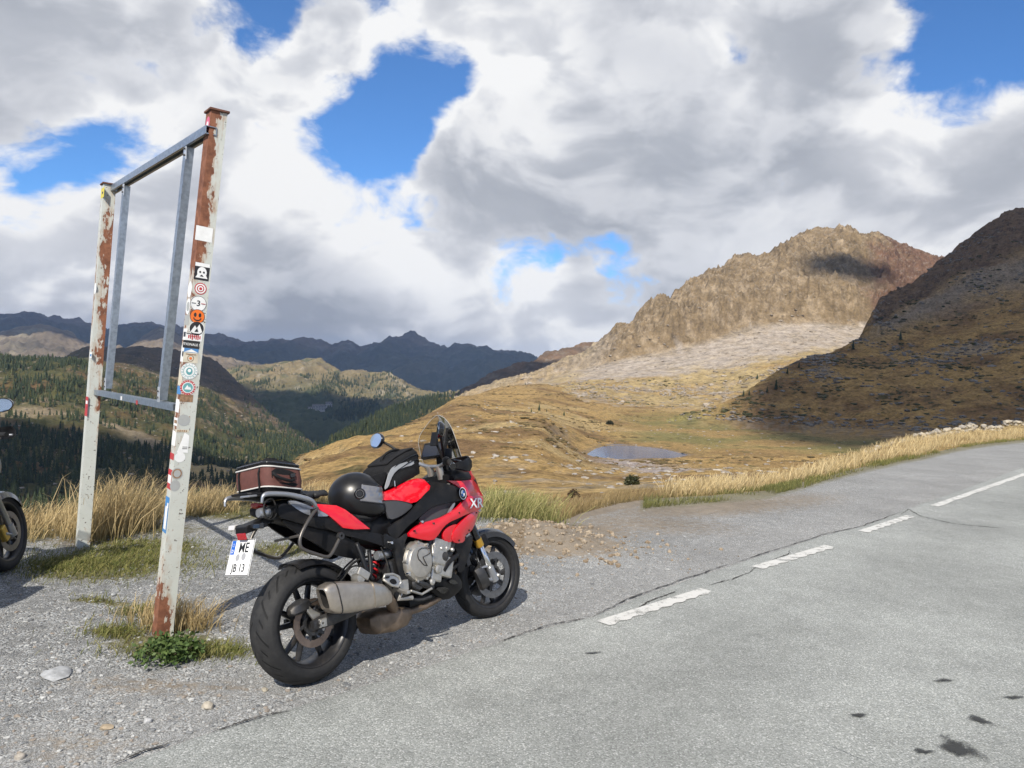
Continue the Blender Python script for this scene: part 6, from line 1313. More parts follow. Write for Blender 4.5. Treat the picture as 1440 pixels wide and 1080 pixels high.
# ------------------------------------------------------------------ tank bag
CLOTH = material('black_nylon', (.011, .011, .012), .8, 0, .25, bump=.25, bscale=420, var=.2, vscale=40)
tb = empty('tank_bag', label='black nylon tank bag with curved silver stripe on the red fuel tank', cat='bag'); tb.matrix_world = _m
def tbsec(x, zb, zt, w, r=.03, n=4):
    pts = []
    for cx, cz, a0 in ((w - r, zt - r, 0), (-w + r, zt - r, pi / 2), (-w, zb, pi), (w, zb, 1.5 * pi)):
        if a0 < pi - .01: pts += [(x(cz + r * sin(a0 + k / n * pi / 2)) if callable(x) else x, cx + r * cos(a0 + k / n * pi / 2), cz + r * sin(a0 + k / n * pi / 2)) for k in range(n + 1)]
        else: pts.append((x(zb) if callable(x) else x, cx, zb))
    return pts
BZ0 = lambda x: .985 + (x - .60) * .22
secs = []
for x, zt, w in ((.585, 1.085, .105), (.60, 1.108, .115), (.68, 1.150, .12), (.78, 1.188, .118), (.86, 1.205, .108), (.885, 1.20, .10), (.895, 1.185, .092)):
    secs.append(tbsec(x, BZ0(x), zt, w))
mk('bag_body', loft(secs), CLOTH, tb, auto=50)
panel('reflective_stripe', P_(Z5, (362, 655, -.118), (398, 630, -.120), (420, 560, -.122), (450, 505, -.122), (520, 465, -.122), (618, 440, -.116), (608, 402, -.114), (520, 425, -.121), (440, 455, -.122), (405, 500, -.122), (385, 570, -.122)), material('reflective_grey', (.36, .37, .38), .45, .2), tb, bulge=.001, thick=.004, grid=.015)
panel('side_pocket', P_(Z5, (445, 640, -.118), (450, 570, -.120), (490, 505, -.122), (560, 480, -.121), (625, 462, -.115), (638, 525, -.112), (600, 555, -.114), (520, 590, -.118)), CLOTH, tb, bulge=.014, thick=.004, grid=.018)
panel('end_pocket', P_(Z5, (240, 545, -.123), (330, 510, -.123), (385, 500, -.123), (365, 580, -.123), (335, 645, -.122), (300, 640, -.121), (240, 590, -.120)), CLOTH, tb, both=False, bulge=.008, thick=.004, grid=.018)
for zz, m in ((.012, MK), (.045, BLK)):
    pts = []
    for s in secs: pts.append((s[0][0], -max(p[1] for p in s) - .001, max(p[2] for p in s) - zz - .02))
    mk('zip', tube(pts, .0035, 6), BLK_G, tb, smooth=True)
mk('top_handle', tube([(.66, 0, 1.15), (.68, 0, 1.185), (.76, 0, 1.215), (.82, 0, 1.215), (.84, 0, 1.195)], .009, 8, smooth_path=2), CLOTH, tb, smooth=True)
mk('map_flap', loft([[(x, y * .09, z) for y in (-1, 1)] + [(x, y * .09, z + .012) for y in (1, -1)] for x, z in ((.62, 1.122), (.70, 1.160), (.80, 1.195), (.86, 1.207))]), CLOTH, tb, bevel=.005)
mk('zip_puller', box(Z5(450, 600, -.136), (.008, .004, .035)), CHROME, tb, bevel=.001)

# ------------------------------------------------------------------ tail bag
BRWN = material('brown_nylon', (.110, .042, .034), .75, bump=.2, bscale=380, var=.12, vscale=30)
PIPE = material('reflective_piping', (.55, .53, .50), .5)
bag = empty('tail_bag', label='brown and black soft tail bag with white piping strapped on the rear rack', cat='bag'); bag.matrix_world = _m
yL, yR = .155, -.150
corner_rt, corner_rb = np.array(Z4(430, 185, yR)), np.array(Z4(430, 310, yR)); fr_rt, fr_rb = np.array(Z4(660, 245, yR)), np.array(Z4(650, 365, yR))
xr_, xf_ = corner_rt[0] - .02, fr_rt[0] + .02
def bag_out(z, grow=0., r=.045, n=6):
    pts = []
    for cx, cy, a0 in ((xf_ - r, yL - r, 0), (xr_ + r, yL - r, pi / 2), (xr_ + r, yR + r, pi), (xf_ - r, yR + r, 1.5 * pi)):
        for k in range(n + 1): a = a0 + k / n * pi / 2; pts.append((cx + (r + grow) * cos(a), cy + (r + grow) * sin(a), z))
    return pts
def tilt_(z0, p): return (p[0], p[1], p[2] - (p[0] - xr_) * .17 + 0.012 * (p[1] < 0))
zb_, zt_ = 1.055, 1.165
def ring_(z, g=0.): return [tilt_(0, p) for p in bag_out(z, g)]
mk('bag_base', loft([ring_(zb_ - .035, -.03), ring_(zb_ - .02, -.008), ring_(zb_ + .0, 0)]), CLOTH, bag, auto=50)
mk('bag_side', loft([ring_(zb_ + .0, 0.), ring_(zb_ + .05, .006), ring_(zt_ - .0, 0.)], caps=False), [BRWN], bag, auto=50)
mk('bag_lid', loft([ring_(zt_, .0), ring_(zt_ + .02, -.006), ring_(zt_ + .038, -.03), ring_(zt_ + .044, -.07)]), CLOTH, bag, auto=55)
for z in (zb_ + .002, zt_ - .002): mk('piping', tube(ring_(z, .003) + [ring_(z, .003)[0]], .0042, 8, caps=False), PIPE, bag, smooth=True)
mk('lid_zip', tube(ring_(zt_ + .018, -.003) + [ring_(zt_ + .018, -.003)[0]], .005, 6, caps=False), BLK_G, bag, smooth=True)
mk('front_panel', panel_geo([Z4(445, 205, yR - .003), Z4(560, 215, yR - .003), Z4(650, 258, yR - .003), Z4(645, 350, yR - .003), Z4(560, 335, yR - .003), Z4(445, 300, yR - .003)], thick=.003, bulge=.002, soft=1, grid=.02), CLOTH, bag, auto=50)
mk('carry_handle', tube([Z4(455, 240, yR - .006), Z4(470, 262, yR - .022), Z4(530, 290, yR - .03), Z4(590, 305, yR - .022), Z4(610, 292, yR - .006)], .0085, 10, smooth_path=2), CLOTH, bag, smooth=True)
mk('top_handle', tube([Z4(370, 165, 0), Z4(385, 145, 0), Z4(430, 135, 0), Z4(480, 145, 0), Z4(490, 165, 0)], .007, 8, smooth_path=2), CLOTH, bag, smooth=True)
for y in (-.09, .09): mk('strap', tube([(xr_ - .012, y, 1.03), (xr_ - .012, y, zt_ + .012), (xr_ + .06, y, zt_ + .034), (xf_ - .06, y, zt_ + .008), (xf_ + .01, y, zt_ - .05), (xf_ + .01, y, .99)], .005, 6, smooth_path=1), CLOTH, bag, smooth=True)
mk('buckle', box(Z4(600, 262, yR - .012), (.03, .012, .022)), BLK_G, bag, bevel=.003)

# ------------------------------------------------------------------ gloves tucked behind the bag
def glove(loc, rz, label):
    g = empty('glove', label=label, cat='glove', group='gloves on the motorcycle seat'); g.matrix_world = _m @ Matrix.Translation(loc) @ Matrix.Rotation(rz, 4, 'Z')
    gm = material('glove_leather', (.016, .016, .017), .6, bump=.2, bscale=90)
    mk('palm', loft([[(x, hw * cos(a), .022 + th * sin(a)) for a in np.linspace(0, 2 * pi, 13)[:-1]] for x, hw, th in ((-.09, .045, .018), (-.05, .04, .022), (0, .046, .026), (.045, .048, .024), (.055, .04, .016))]), gm, g, auto=60)
    for i, (y, l) in enumerate(((-.036, .062), (-.012, .078), (.012, .08), (.036, .07))): mk('finger', tube([(.045, y, .022), (.045 + l * .5, y * 1.15, .036), (.045 + l * .85, y * 1.2, .026), (.045 + l, y * 1.2, .014)], [.013, .0125, .012, .008], 8, smooth_path=1), gm, g, smooth=True)
    mk('thumb', tube([(-.02, -.04, .02), (.02, -.068, .026), (.055, -.075, .018)], [.014, .013, .009], 8, smooth_path=1), gm, g, smooth=True)
    return g
glove((.055, -.055, .972), radians(20), 'black leather glove on the pillion seat with its fingers towards the helmet'); glove((.04, .035, .985), radians(-150), 'black leather glove with its fingers tucked under the brown tail bag')
# ------------------------------------------------------------------ placing things on the terrain
def project(P):
    d = P - CO; z = d @ CW; return 720 + FPX * (d @ CR) / z, 540 - FPX * (d @ CU) / z, z
for L in LAYERS.values():
    x, y, z = project(L['P']); L['sx'], L['sy'] = x, y
def hit(px, py, layer):
    L = LAYERS[layer]; e = (L['sx'] - px) ** 2 + (L['sy'] - py) ** 2
    r = np.hypot(L['P'][..., 0], L['P'][..., 1]); e = e + r * r * 1e-6
    return L['P'][np.unravel_index(e.argmin(), e.shape)].copy()
def sample(layer, n, mask, seed=0, area_pow=1.):
    """n random surface points; mask(P,T,PX,slope) weights"""
    L = LAYERS[layer]; P, T, PX = L['P'], L['T'], L['PX']; rng = np.random.default_rng(seed)
    a = P[:-1, 1:] - P[:-1, :-1]; b = P[1:, :-1] - P[:-1, :-1]; A = np.linalg.norm(np.cross(a, b), axis=-1) ** area_pow
    w = (A * np.clip(mask(P, T, PX, L['slope']), 0, 1)[:-1, :-1]).ravel(); w /= w.sum()
    k = rng.choice(len(w), n, p=w); i, j = np.unravel_index(k, A.shape); u = rng.random((n, 1)); v = rng.random((n, 1))
    p00, p01, p10, p11 = P[i, j], P[i, j + 1], P[i + 1, j], P[i + 1, j + 1]
    return (p00 * (1 - u) + p01 * u) * (1 - v) + (p10 * (1 - u) + p11 * u) * v
def attr_mat(name, rough=.9, trans=0., var=.25, vs=3., spec=.2):
    m = bpy.data.materials.new(name); m.use_nodes = True; B = NB(m.node_tree); out = B.new('ShaderNodeOutputMaterial'); p = B.new('ShaderNodeBsdfPrincipled')
    at = B.new('ShaderNodeAttribute', attribute_name='Col'); tc = B.new('ShaderNodeTexCoord')
    c = B.vmath('SCALE', at.outputs['Color'], scale=B.ramp(B.noise(tc.outputs['Object'], vs, 4, .6), .3, .7, 1 - var, 1 + var, False))
    B.set(p.inputs['Base Color'], c); B.set(p.inputs['Roughness'], rough); p.inputs['Specular IOR Level'].default_value = spec
    if trans:
        t = B.new('ShaderNodeBsdfTranslucent'); B.set(t.inputs[0], c); mx = B.new('ShaderNodeMixShader'); mx.inputs[0].default_value = trans
        B.nt.links.new(p.outputs[0], mx.inputs[1]); B.nt.links.new(t.outputs[0], mx.inputs[2]); B.nt.links.new(mx.outputs[0], out.inputs[0])
    else: B.nt.links.new(p.outputs[0], out.inputs[0])
    return m
def coloured(name, V, F, C, mat, smooth=False, **k):
    me = mesh_data(name, V, F, mat, smooth); at = me.color_attributes.new('Col', 'FLOAT_COLOR', 'POINT')
    at.data.foreach_set('color', np.concatenate([C, np.ones((len(C), 1))], 1).astype(np.float32).ravel())
    return put(bpy.data.objects.new(name, me), **k)
def scatter_mesh(name, protos, P, S, C, mat, kind='stuff', smooth=False, seed=0, squash=None, **k):
    """one mesh of many small copies; protos: list of (V array, F list of tris)"""
    rng = np.random.default_rng(seed); Vs = []; Fs = []; Cs = []; n0 = 0; which = rng.integers(0, len(protos), len(P))
    for q, (pv, pf) in enumerate(protos):
        idx = np.where(which == q)[0]
        if not len(idx): continue
        pv = np.asarray(pv, float); pf = np.asarray(pf); a = rng.random(len(idx)) * 2 * pi; c, s = np.cos(a), np.sin(a)
        sc = S[idx] if S.ndim == 2 else np.repeat(S[idx][:, None], 3, 1)
        x = pv[None, :, 0] * sc[:, :1]; y = pv[None, :, 1] * sc[:, 1:2]; z = pv[None, :, 2] * sc[:, 2:3]
        V = np.stack([x * c[:, None] - y * s[:, None], x * s[:, None] + y * c[:, None], z], -1) + P[idx][:, None, :]
        F = pf[None] + (np.arange(len(idx)) * len(pv))[:, None, None] + n0
        Vs.append(V.reshape(-1, 3)); Fs.append(F.reshape(-1, pf.shape[1])); Cs.append(np.repeat(C[idx], len(pv), 0)); n0 += V.shape[0] * V.shape[1]
    return coloured(name, np.concatenate(Vs), np.concatenate(Fs), np.concatenate(Cs), mat, smooth, kind=kind, **k)
def ico(sub=0, jit_=.18, seed=0, flat=1.):
    bm = bmesh.new(); bmesh.ops.create_icosphere(bm, subdivisions=sub + 1, radius=1.); r = random.Random(seed)
    for v in bm.verts: v.co = v.co * (1 + r.uniform(-jit_, jit_)); v.co.z = v.co.z * flat
    V = np.array([tuple(v.co) for v in bm.verts]); F = [tuple(v.index for v in f.verts) for f in bm.faces]; bm.free(); return V, F
def conifer(seed, tiers=6, sides=8, trunk=False):
    """crown of drooping ragged tiers, height 1"""
    r = random.Random(seed); V = []; F = []
    for t in range(tiers):
        z1 = .10 + .90 * (t + 1.25) / (tiers + .25); z0 = .08 + .86 * t / tiers; R = .235 * (1 - t / (tiers + .3)) ** .85 + .012
        n0 = len(V); V.append((r.uniform(-.01, .01), r.uniform(-.01, .01), min(1, z1 + .03)))
        for k in range(sides * 2):
            a = pi * k / sides + r.uniform(-.12, .12); rr = R * (r.uniform(.85, 1.2) if k % 2 == 0 else r.uniform(.45, .65)); V.append((rr * cos(a), rr * sin(a), z0 - (.035 if k % 2 == 0 else -.03) + r.uniform(-.02, .02)))
        for k in range(sides * 2): F.append((n0, n0 + 1 + k, n0 + 1 + (k + 1) % (sides * 2)))
    return np.array(V), F
TREE = attr_mat('conifer_needles', .85, 0., .35, .6)
BARK = material('bark', (.09, .065, .045), .9, var=.3)
con_lo = [conifer(i, 4, 4) for i in range(4)]
def forest_cols(n, seed, dark=1.):
    r = np.random.default_rng(seed); k = r.random((n, 1)); c = np.array([.022, .034, .016]) * (1 - k) + np.array([.050, .062, .026]) * k
    y = (r.random((n, 1)) > .90); c = np.where(y, np.array([.085, .085, .030]), c); return c * dark
def fmask(P, T, PX, s):
    d = fbm(P, 1 / 120., 4, .55, off=77) + .4 * fbm(P, 1 / 35., 3, .6, off=5)
    m = sstep(d, -.18, .12) * (1 - sstep(T, 4.1, 4.7)) * sstep(T, .15, .5)
    m *= 1 - np.exp(-((T - 2.62 - .25 * np.sin(PX / 70.)) / .13) ** 2) * (PX < 350) * .95
    m *= 1 - np.clip(np.exp(-((PX - 300) / 70) ** 2 - ((T - 1.55) / .28) ** 2) * 1.6, 0, 1)
    m += .5 * sstep(PX, 330, 400) * sstep(T, 2., 2.6) * (1 - sstep(T, 5.5, 6.))
    m = m * (.15 + .85 * sstep(fbm(P, 1 / 28., 4, .6, off=91), -.12, .2))
    return np.clip(m, 0, 1) + .012 * (T < 4.6)
PT = sample('forested_mountainside', 13500, fmask, 3, .8)
sx, sy, dz_ = project(PT); vis_ = (sx > -40) & (sx < 1480)
PT = PT[vis_]; dist = np.hypot(PT[:, 0], PT[:, 1]); order = np.argsort(dist); PT = PT[order]; dist = dist[order]
# the nearest trees are single things, the wood behind them one mass
tree_protos = []
for i in range(5):
    V, F = conifer(40 + i, 8, 7); me = mesh_data('crown', V, F, TREE); at = me.color_attributes.new('Col', 'FLOAT_COLOR', 'POINT')
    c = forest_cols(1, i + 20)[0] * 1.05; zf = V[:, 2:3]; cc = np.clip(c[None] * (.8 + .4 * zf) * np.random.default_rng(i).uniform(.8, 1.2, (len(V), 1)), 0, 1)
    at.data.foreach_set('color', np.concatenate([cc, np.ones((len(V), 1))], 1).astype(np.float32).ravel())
    tm = mesh_data('trunk', *tube([(0, 0, -.12), (0, 0, .5), (0, 0, .93)], [.022, .014, .003], 6), BARK, True); tree_protos.append((me, tm))
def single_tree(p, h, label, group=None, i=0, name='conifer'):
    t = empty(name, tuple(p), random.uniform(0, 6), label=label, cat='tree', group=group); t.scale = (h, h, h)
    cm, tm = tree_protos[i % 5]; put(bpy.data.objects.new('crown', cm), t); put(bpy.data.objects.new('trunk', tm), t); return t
NS = 230
hs = 2.6 + 9.5 * np.random.default_rng(5).random(len(PT)) ** 1.4
for i in range(NS):
    single_tree(PT[i], hs[i], 'dark green conifer on the lower forest slope across the valley', 'conifers on the lower forest slope', i)
scatter_mesh('conifer_wood', con_lo, PT[NS:], hs[NS:] * .95, forest_cols(len(PT) - NS, 8), TREE, label='dense dark conifer wood covering the mountainside across the valley', cat='wood')
# spur and sunlit mountain woods (far, one mass each)
PS = sample('wooded_spur', 2600, lambda P, T, PX, s: sstep(fbm(P, 1 / 60., 4, off=4), -.35, 0) * (1 - sstep(PX, 600, 680)) * (T > .6) * (T < 2.3), 5)
scatter_mesh('conifer_wood', con_lo, PS, np.random.default_rng(2).uniform(7, 12, len(PS)), forest_cols(len(PS), 4, .8), TREE, label='dark conifer wood on the spur at the mouth of the valley', cat='wood')
PS = sample('sunlit_mountain', 5200, lambda P, T, PX, s: sstep(fbm(P, 1 / 220., 5, .6, off=33), -.1, .2) * (1 - sstep(T + .6 * fbm(P, 1 / 150., 3), 1.8, 2.6)) * (T > .8), 6)
scatter_mesh('conifer_wood', [conifer(70, 3, 3), conifer(71, 3, 3)], PS, np.random.default_rng(3).uniform(9, 15, len(PS)), forest_cols(len(PS), 5), TREE, label='scattered conifer wood on the sunlit mountain down the valley', cat='wood')

# single trees on the meadow side: (px, py of the foot, height in photo pixels, terrain, label)
SINGLES = [(759, 578, 11, 'hillside', 'round dark conifer, tallest of the group at the far edge of the golden slope'), (747, 579, 6, 'hillside', 'tiny conifer next to the tallest tree at the far edge of the golden slope'), (769, 579, 5, 'hillside', 'smallest conifer beside the tallest tree at the far edge of the golden slope'), (794, 584, 8, 'hillside', 'lone slim conifer on the far meadow edge'),
 (1091, 548, 15, 'shaded_ridge', 'dark conifer, tallest on the spur of the shaded ridge'), (1078, 552, 9, 'shaded_ridge', 'short conifer beside the tallest tree on the shaded spur'), (1045, 557, 9, 'shaded_ridge', 'slim conifer at the lower end of the shaded spur'), (1053, 556, 8, 'shaded_ridge', 'small conifer at the lower end of the shaded spur'), (1107, 526, 9, 'shaded_ridge', 'conifer on the skyline of the shaded spur among boulders'), (1123, 517, 8, 'shaded_ridge', 'stunted conifer higher on the skyline of the shaded spur'),
 (1199, 492, 13, 'shaded_ridge', 'lone conifer below the dark cliff of the shaded ridge'), (1266, 478, 12, 'shaded_ridge', 'dark conifer on the scree strip of the shaded ridge'), (1065, 533, 8, 'rocky_peak', 'pointed conifer on the pale meadow behind the shaded spur'), (717, 545, 5, 'rocky_peak', 'tiny conifer on the pale slope left of the scree'), (739, 543, 5, 'rocky_peak', 'small conifer on the pale slope beside the scree'), (763, 546, 5, 'rocky_peak', 'little conifer at the foot of the pale scree')]
for i, (px, py, hp, ly, lab) in enumerate(SINGLES):
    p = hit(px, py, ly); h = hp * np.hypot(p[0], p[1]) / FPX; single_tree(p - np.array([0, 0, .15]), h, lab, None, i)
# shrubs and boulders over the slopes -------------------------------------------------
BUSH = attr_mat('low_shrub_leaves', .9, 0., .35, 2.)
bushes = [ico(1, .30, s, .55) for s in range(4)]
def scat(layer, name, n, mask, smin, smax, cols, mat, protos, seed, label, cat, flat=(1, 1, 1), lift=0., pw=2.2):
    P = sample(layer, n, mask, seed, .6); r = np.random.default_rng(seed + 1); s = smin + (smax - smin) * r.random(n) ** pw
    d = np.hypot(P[:, 0], P[:, 1]); s = np.minimum(s, .0045 * d); S_ = s[:, None] * r.uniform(.7, 1.3, (n, 3)) * np.array(flat)[None]
    k = r.random((n, 1)); C = np.array(cols[0])[None] * (1 - k) + np.array(cols[1])[None] * k
    P[:, 2] += lift * S_[:, 2]; scatter_mesh(name, protos, P, S_, C, mat, seed=seed, label=label, cat=cat)
ROCKM = attr_mat('boulder_stone', .92, 0., .35, 2.5); rocks = [ico(0, .28, s, .7) for s in range(5)]
def hv(P, T, PX, s): return sstep(fbm(P, 1 / 14., 4, .6, off=12), .05, .3) * (PX > 380) * (PX < 1500)
def farw(P): return 1.
scat('hillside', 'heath_shrubs', 8000, lambda P, T, PX, s: sstep(fbm(P, 1 / 22., 4, .6, off=12), .05, .3) * sstep(T, 2.3, 3.) * (1 - .85 * (sstep(PX, 860, 930) * sstep(T, 4., 4.8))) * (PX > 400), .12, 1.1, ((.075, .060, .026), (.16, .105, .045)), BUSH, bushes, 11, 'low brown heath shrubs dotted over the golden hillside', 'shrubs', (1.5, 1.1, .5), .1, 2.5)
scat('hillside', 'hillside_stones', 3600, lambda P, T, PX, s: (sstep(fbm(P, 1 / 11., 4, .6, off=19), .0, .25) + .08) * sstep(T, 1., 1.2) * (1 - sstep(T, 5.5, 6.5)) * (PX > 560) * (1 - .6 * sstep(T, 3.2, 4)), .05, .62, ((.20, .17, .14), (.36, .33, .29)), ROCKM, rocks, 12, 'grey stones strewn over the golden hillside below the parking ground', 'stones', (1.3, 1., .7), .15, 4.)
scat('shaded_ridge', 'ridge_boulders', 4200, lambda P, T, PX, s: (sstep(fbm(P * [1, .45, .5], 1 / 45., 5, .6, off=61) + .25 * fbm(P, 1 / 9., 4, off=7), .08, .26) + .05 + .8 * (T < 1.3)) * (T > .9) * (T < 5), .25, 1.7, ((.14, .12, .10), (.25, .22, .185)), ROCKM, rocks, 13, 'grey boulders in streaks across the shaded ridge', 'boulders', (1.3, 1., .8), .2, 3.)
scat('shaded_ridge', 'ridge_shrubs', 2600, lambda P, T, PX, s: (sstep(fbm(P, 1 / 26., 4, .6, off=23), .08, .3) + .04) * (T > 1.2) * (T < 4.3), .25, 1.7, ((.055, .062, .028), (.11, .09, .042)), BUSH, bushes, 14, 'dark green juniper shrubs on the shaded ridge', 'shrubs', (1.35, 1.1, .75), .0, 3.)
scat('rocky_peak', 'scree_boulders', 4600, lambda P, T, PX, s: (sstep(fbm(P, 1 / 40., 4, .6, off=3), -.05, .25) + .06) * (T > 1.1) * ((T < 2.1) + .12) * (T < 3.3) * (PX > 690), .3, 2.4, ((.20, .165, .125), (.33, .285, .235)), ROCKM, rocks, 15, 'pale boulders on the scree and meadow below the rocky peak', 'boulders', (1.3, 1., .8), .2, 3.)
scat('rocky_peak', 'slope_shrubs', 2200, lambda P, T, PX, s: (sstep(fbm(P, 1 / 45., 4, .6, off=29), .05, .3) + .03) * (T > 1.1) * (T < 2.2), .3, 1.8, ((.07, .075, .035), (.15, .11, .055)), BUSH, bushes, 16, 'small dark shrubs on the pale slope below the rocky peak', 'shrubs', (1.3, 1.1, .8), .0, 3.)
scat('forested_mountainside', 'slope_rocks', 3500, lambda P, T, PX, s: (sstep(fbm(P, 1 / 40., 4, .6, off=51), .0, .3) + .05) * (T > .8) * (T < 5.5), .4, 2.2, ((.17, .145, .11), (.28, .25, .205)), ROCKM, rocks, 17, 'pale rocks scattered between the conifers across the valley', 'rocks', (1.3, 1., .7), .2, 3.)
# ---- round shrub below the verge
def leaf_shrub(name, p, w, h, n, cols, label, cat='shrub', leaf=.05, seed=0):
    r = np.random.default_rng(seed); t = empty(name, tuple(p), 0, label=label, cat=cat)
    q = r.normal(size=(n, 3)); q /= np.linalg.norm(q, axis=1)[:, None]; q *= (r.random((n, 1)) ** .4); q[:, 2] = np.abs(q[:, 2]); lump = 1 + .3 * np.sin(q[:, :1] * 7 + seed) * np.cos(q[:, 1:2] * 6); q = q * lump * np.array([w / 2, w / 2, h]) + np.array([0, 0, .02])
    a = r.random(n) * 2 * pi; tl = r.normal(size=(n, 3)) * .6 + np.stack([np.cos(a), np.sin(a), np.full(n, .4)], -1); tl /= np.linalg.norm(tl, axis=1)[:, None]; sd = np.cross(tl, r.normal(size=(n, 3))); sd /= np.linalg.norm(sd, axis=1)[:, None]
    L = leaf * r.uniform(.6, 1.3, (n, 1)); V = np.stack([q, q + tl * L * .5 + sd * L * .3, q + tl * L, q + tl * L * .5 - sd * L * .3], 1).reshape(-1, 3); F = (np.arange(n)[:, None] * 4 + np.arange(4)[None])
    k = r.random((n, 1)); C = np.repeat(np.array(cols[0])[None] * (1 - k) + np.array(cols[1])[None] * k, 4, 0)
    o = coloured('foliage', V, F, C, attr_mat('leaves_' + name + str(seed), .6, .25, .2, 8., .35)); o.parent = t
    st = join(*[tube([(0, 0, -.05), (cos(a_) * w * .15, sin(a_) * w * .15, h * .35), (cos(a_) * w * .35, sin(a_) * w * .35, h * .75)], [leaf * .12, leaf * .09, leaf * .04], 5) for a_ in np.linspace(0, 2 * pi, 8)[:-1]]); mk('stem', st, BARK, t, smooth=True)
    return t
p = hit(889, 683, 'hillside'); dd = np.hypot(p[0], p[1]); leaf_shrub('round_shrub', p, 17 * dd / FPX, 12 * dd / FPX, 1500, ((.03, .038, .018), (.075, .075, .03)), 'small round dark green shrub below the gravel edge near the lake', leaf=.10 * dd / 30, seed=3)
for px, py, wp, lab, sd in ((806, 700, 16, 'dry reddish brown bush on the stony slope near the soil mound', 5), (858, 597, 7, 'low dark bush on the bank above the lake', 6)):
    ly = 'hillside'; p = hit(px, py, ly); dd = np.hypot(p[0], p[1]); leaf_shrub('bush', p, wp * dd / FPX, wp * .6 * dd / FPX, 500, ((.06, .04, .02), (.13, .08, .04)) if sd == 5 else ((.03, .035, .018), (.06, .055, .028)), lab, leaf=.06 * dd / 20, seed=sd)

# ------------------------------------------------------------------ grass
GRASS = attr_mat('grass_blades', .75, .3, .15, 5., .25)
def grass(name, base, hmin, hmax, wid, lean, cols, seed, label, cat='grass', wind=(.25, .1)):
    """base: (n,3) root points"""
    r = np.random.default_rng(seed); n = len(base); h = (hmin + (hmax - hmin) * r.random((n, 1)) ** 1.3); a = r.random((n, 1)) * 2 * pi
    ld = np.concatenate([np.cos(a), np.sin(a)], 1) * lean * r.random((n, 1)) + np.array(wind)[None] * lean; ld3 = np.concatenate([ld, np.zeros((n, 1))], 1)
    b2 = r.random((n, 1)) * pi; sd = np.concatenate([np.cos(b2), np.sin(b2), np.zeros((n, 1))], 1) * wid * r.uniform(.6, 1.3, (n, 1))
    up = np.array([[0, 0, 1.]]); m1 = base + up * h * .45 + ld3 * h * .25; m2 = base + up * h * .8 + ld3 * h * .65; tp = base + up * h * (1 - .25 * np.linalg.norm(ld, axis=1, keepdims=True)) + ld3 * h * 1.1
    V = np.stack([base - sd, base + sd, m1 + sd * .8, m1 - sd * .8, m2 + sd * .5, m2 - sd * .5, tp], 1).reshape(-1, 3)
    o = np.arange(n)[:, None] * 7; F4 = np.concatenate([o + np.array([[0, 1, 2, 3]]), o + np.array([[3, 2, 4, 5]])]).tolist(); F3 = (o + np.array([[5, 4, 6]])).tolist()
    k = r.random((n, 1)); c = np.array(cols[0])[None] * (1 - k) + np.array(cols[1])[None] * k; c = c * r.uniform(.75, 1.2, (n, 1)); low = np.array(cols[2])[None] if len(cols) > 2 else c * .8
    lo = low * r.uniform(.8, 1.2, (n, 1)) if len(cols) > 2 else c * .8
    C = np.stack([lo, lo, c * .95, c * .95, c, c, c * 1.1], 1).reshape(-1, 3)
    return coloured(name, V, F4 + F3, np.clip(C, 0, 1), GRASS, kind='stuff', label=label, cat=cat)
STRAWC = ((.42, .31, .15), (.62, .49, .27), (.22, .18, .08)); DRYG = ((.30, .22, .10), (.42, .33, .16), (.10, .10, .035)); GRN = ((.095, .125, .03), (.30, .27, .10), (.10, .10, .035))
gx = _gaz
def gz_v(X, Y): return near_z(X[None], Y[None])[0]
Lh = LAYERS['hillside']
def surf_z(X, Y):
    """height of ground or hillside at X,Y (near range)"""
    az = np.arctan2(X, Y); r = np.hypot(X, Y); vd = verge_d(az); z = gz_v(X, Y) * (1 - sstep(r / vd, .93, 1.))
    A = np.arctan2(Lh['P'][0, :, 0], Lh['P'][0, :, 1]); out = z.copy()
    for i in np.where(r > vd * .999)[0]:
        j = min(max(np.searchsorted(A, az[i]), 0), len(A) - 1); rr = np.hypot(Lh['P'][:, j, 0], Lh['P'][:, j, 1]); out[i] = np.interp(r[i], rr[:140], Lh['P'][:140, j, 2])
    return out
def strip_pts(px0, px1, n, o0, o1, seed, clump=0.):
    r = np.random.default_rng(seed); az = np.interp(r.random(n * 3), [0, 1], [az_of(px0, 700), az_of(px1, 640)]); vd = verge_d(az); d = vd + o0 + (o1 - o0) * r.random(n * 3)
    X = d * np.sin(az); Y = d * np.cos(az)
    if clump: k = fbm(np.stack([X, Y, X * 0 + seed], -1), 1 / (.7 if px1 < 900 else 1.5), 4) + .5 * r.random(len(X)) > clump; X, Y = X[k], Y[k]
    X, Y = X[:n], Y[:n]; return np.stack([X, Y, surf_z(X, Y) - .01], -1)
def spot_pts(px, py, n, rx, ry, seed, hard=False):
    r = np.random.default_rng(seed); g = gnd(px, py); q = r.normal(size=(n, 2)) * .55; X = g[0] + q[:, 0] * rx; Y = g[1] + q[:, 1] * ry; return np.stack([X, Y, surf_z(X, Y) - .008], -1)
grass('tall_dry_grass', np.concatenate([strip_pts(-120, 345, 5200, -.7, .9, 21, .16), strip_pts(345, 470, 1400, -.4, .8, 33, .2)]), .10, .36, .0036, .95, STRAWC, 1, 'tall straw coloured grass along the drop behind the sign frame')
grass('tall_dry_grass', np.concatenate([spot_pts(165, 745, 1000, .36, .42, 22), spot_pts(128, 757, 300, .2, .2, 23)]), .18, .66, .0034, .8, STRAWC, 2, 'tallest clump of straw grass at the foot of the far post')
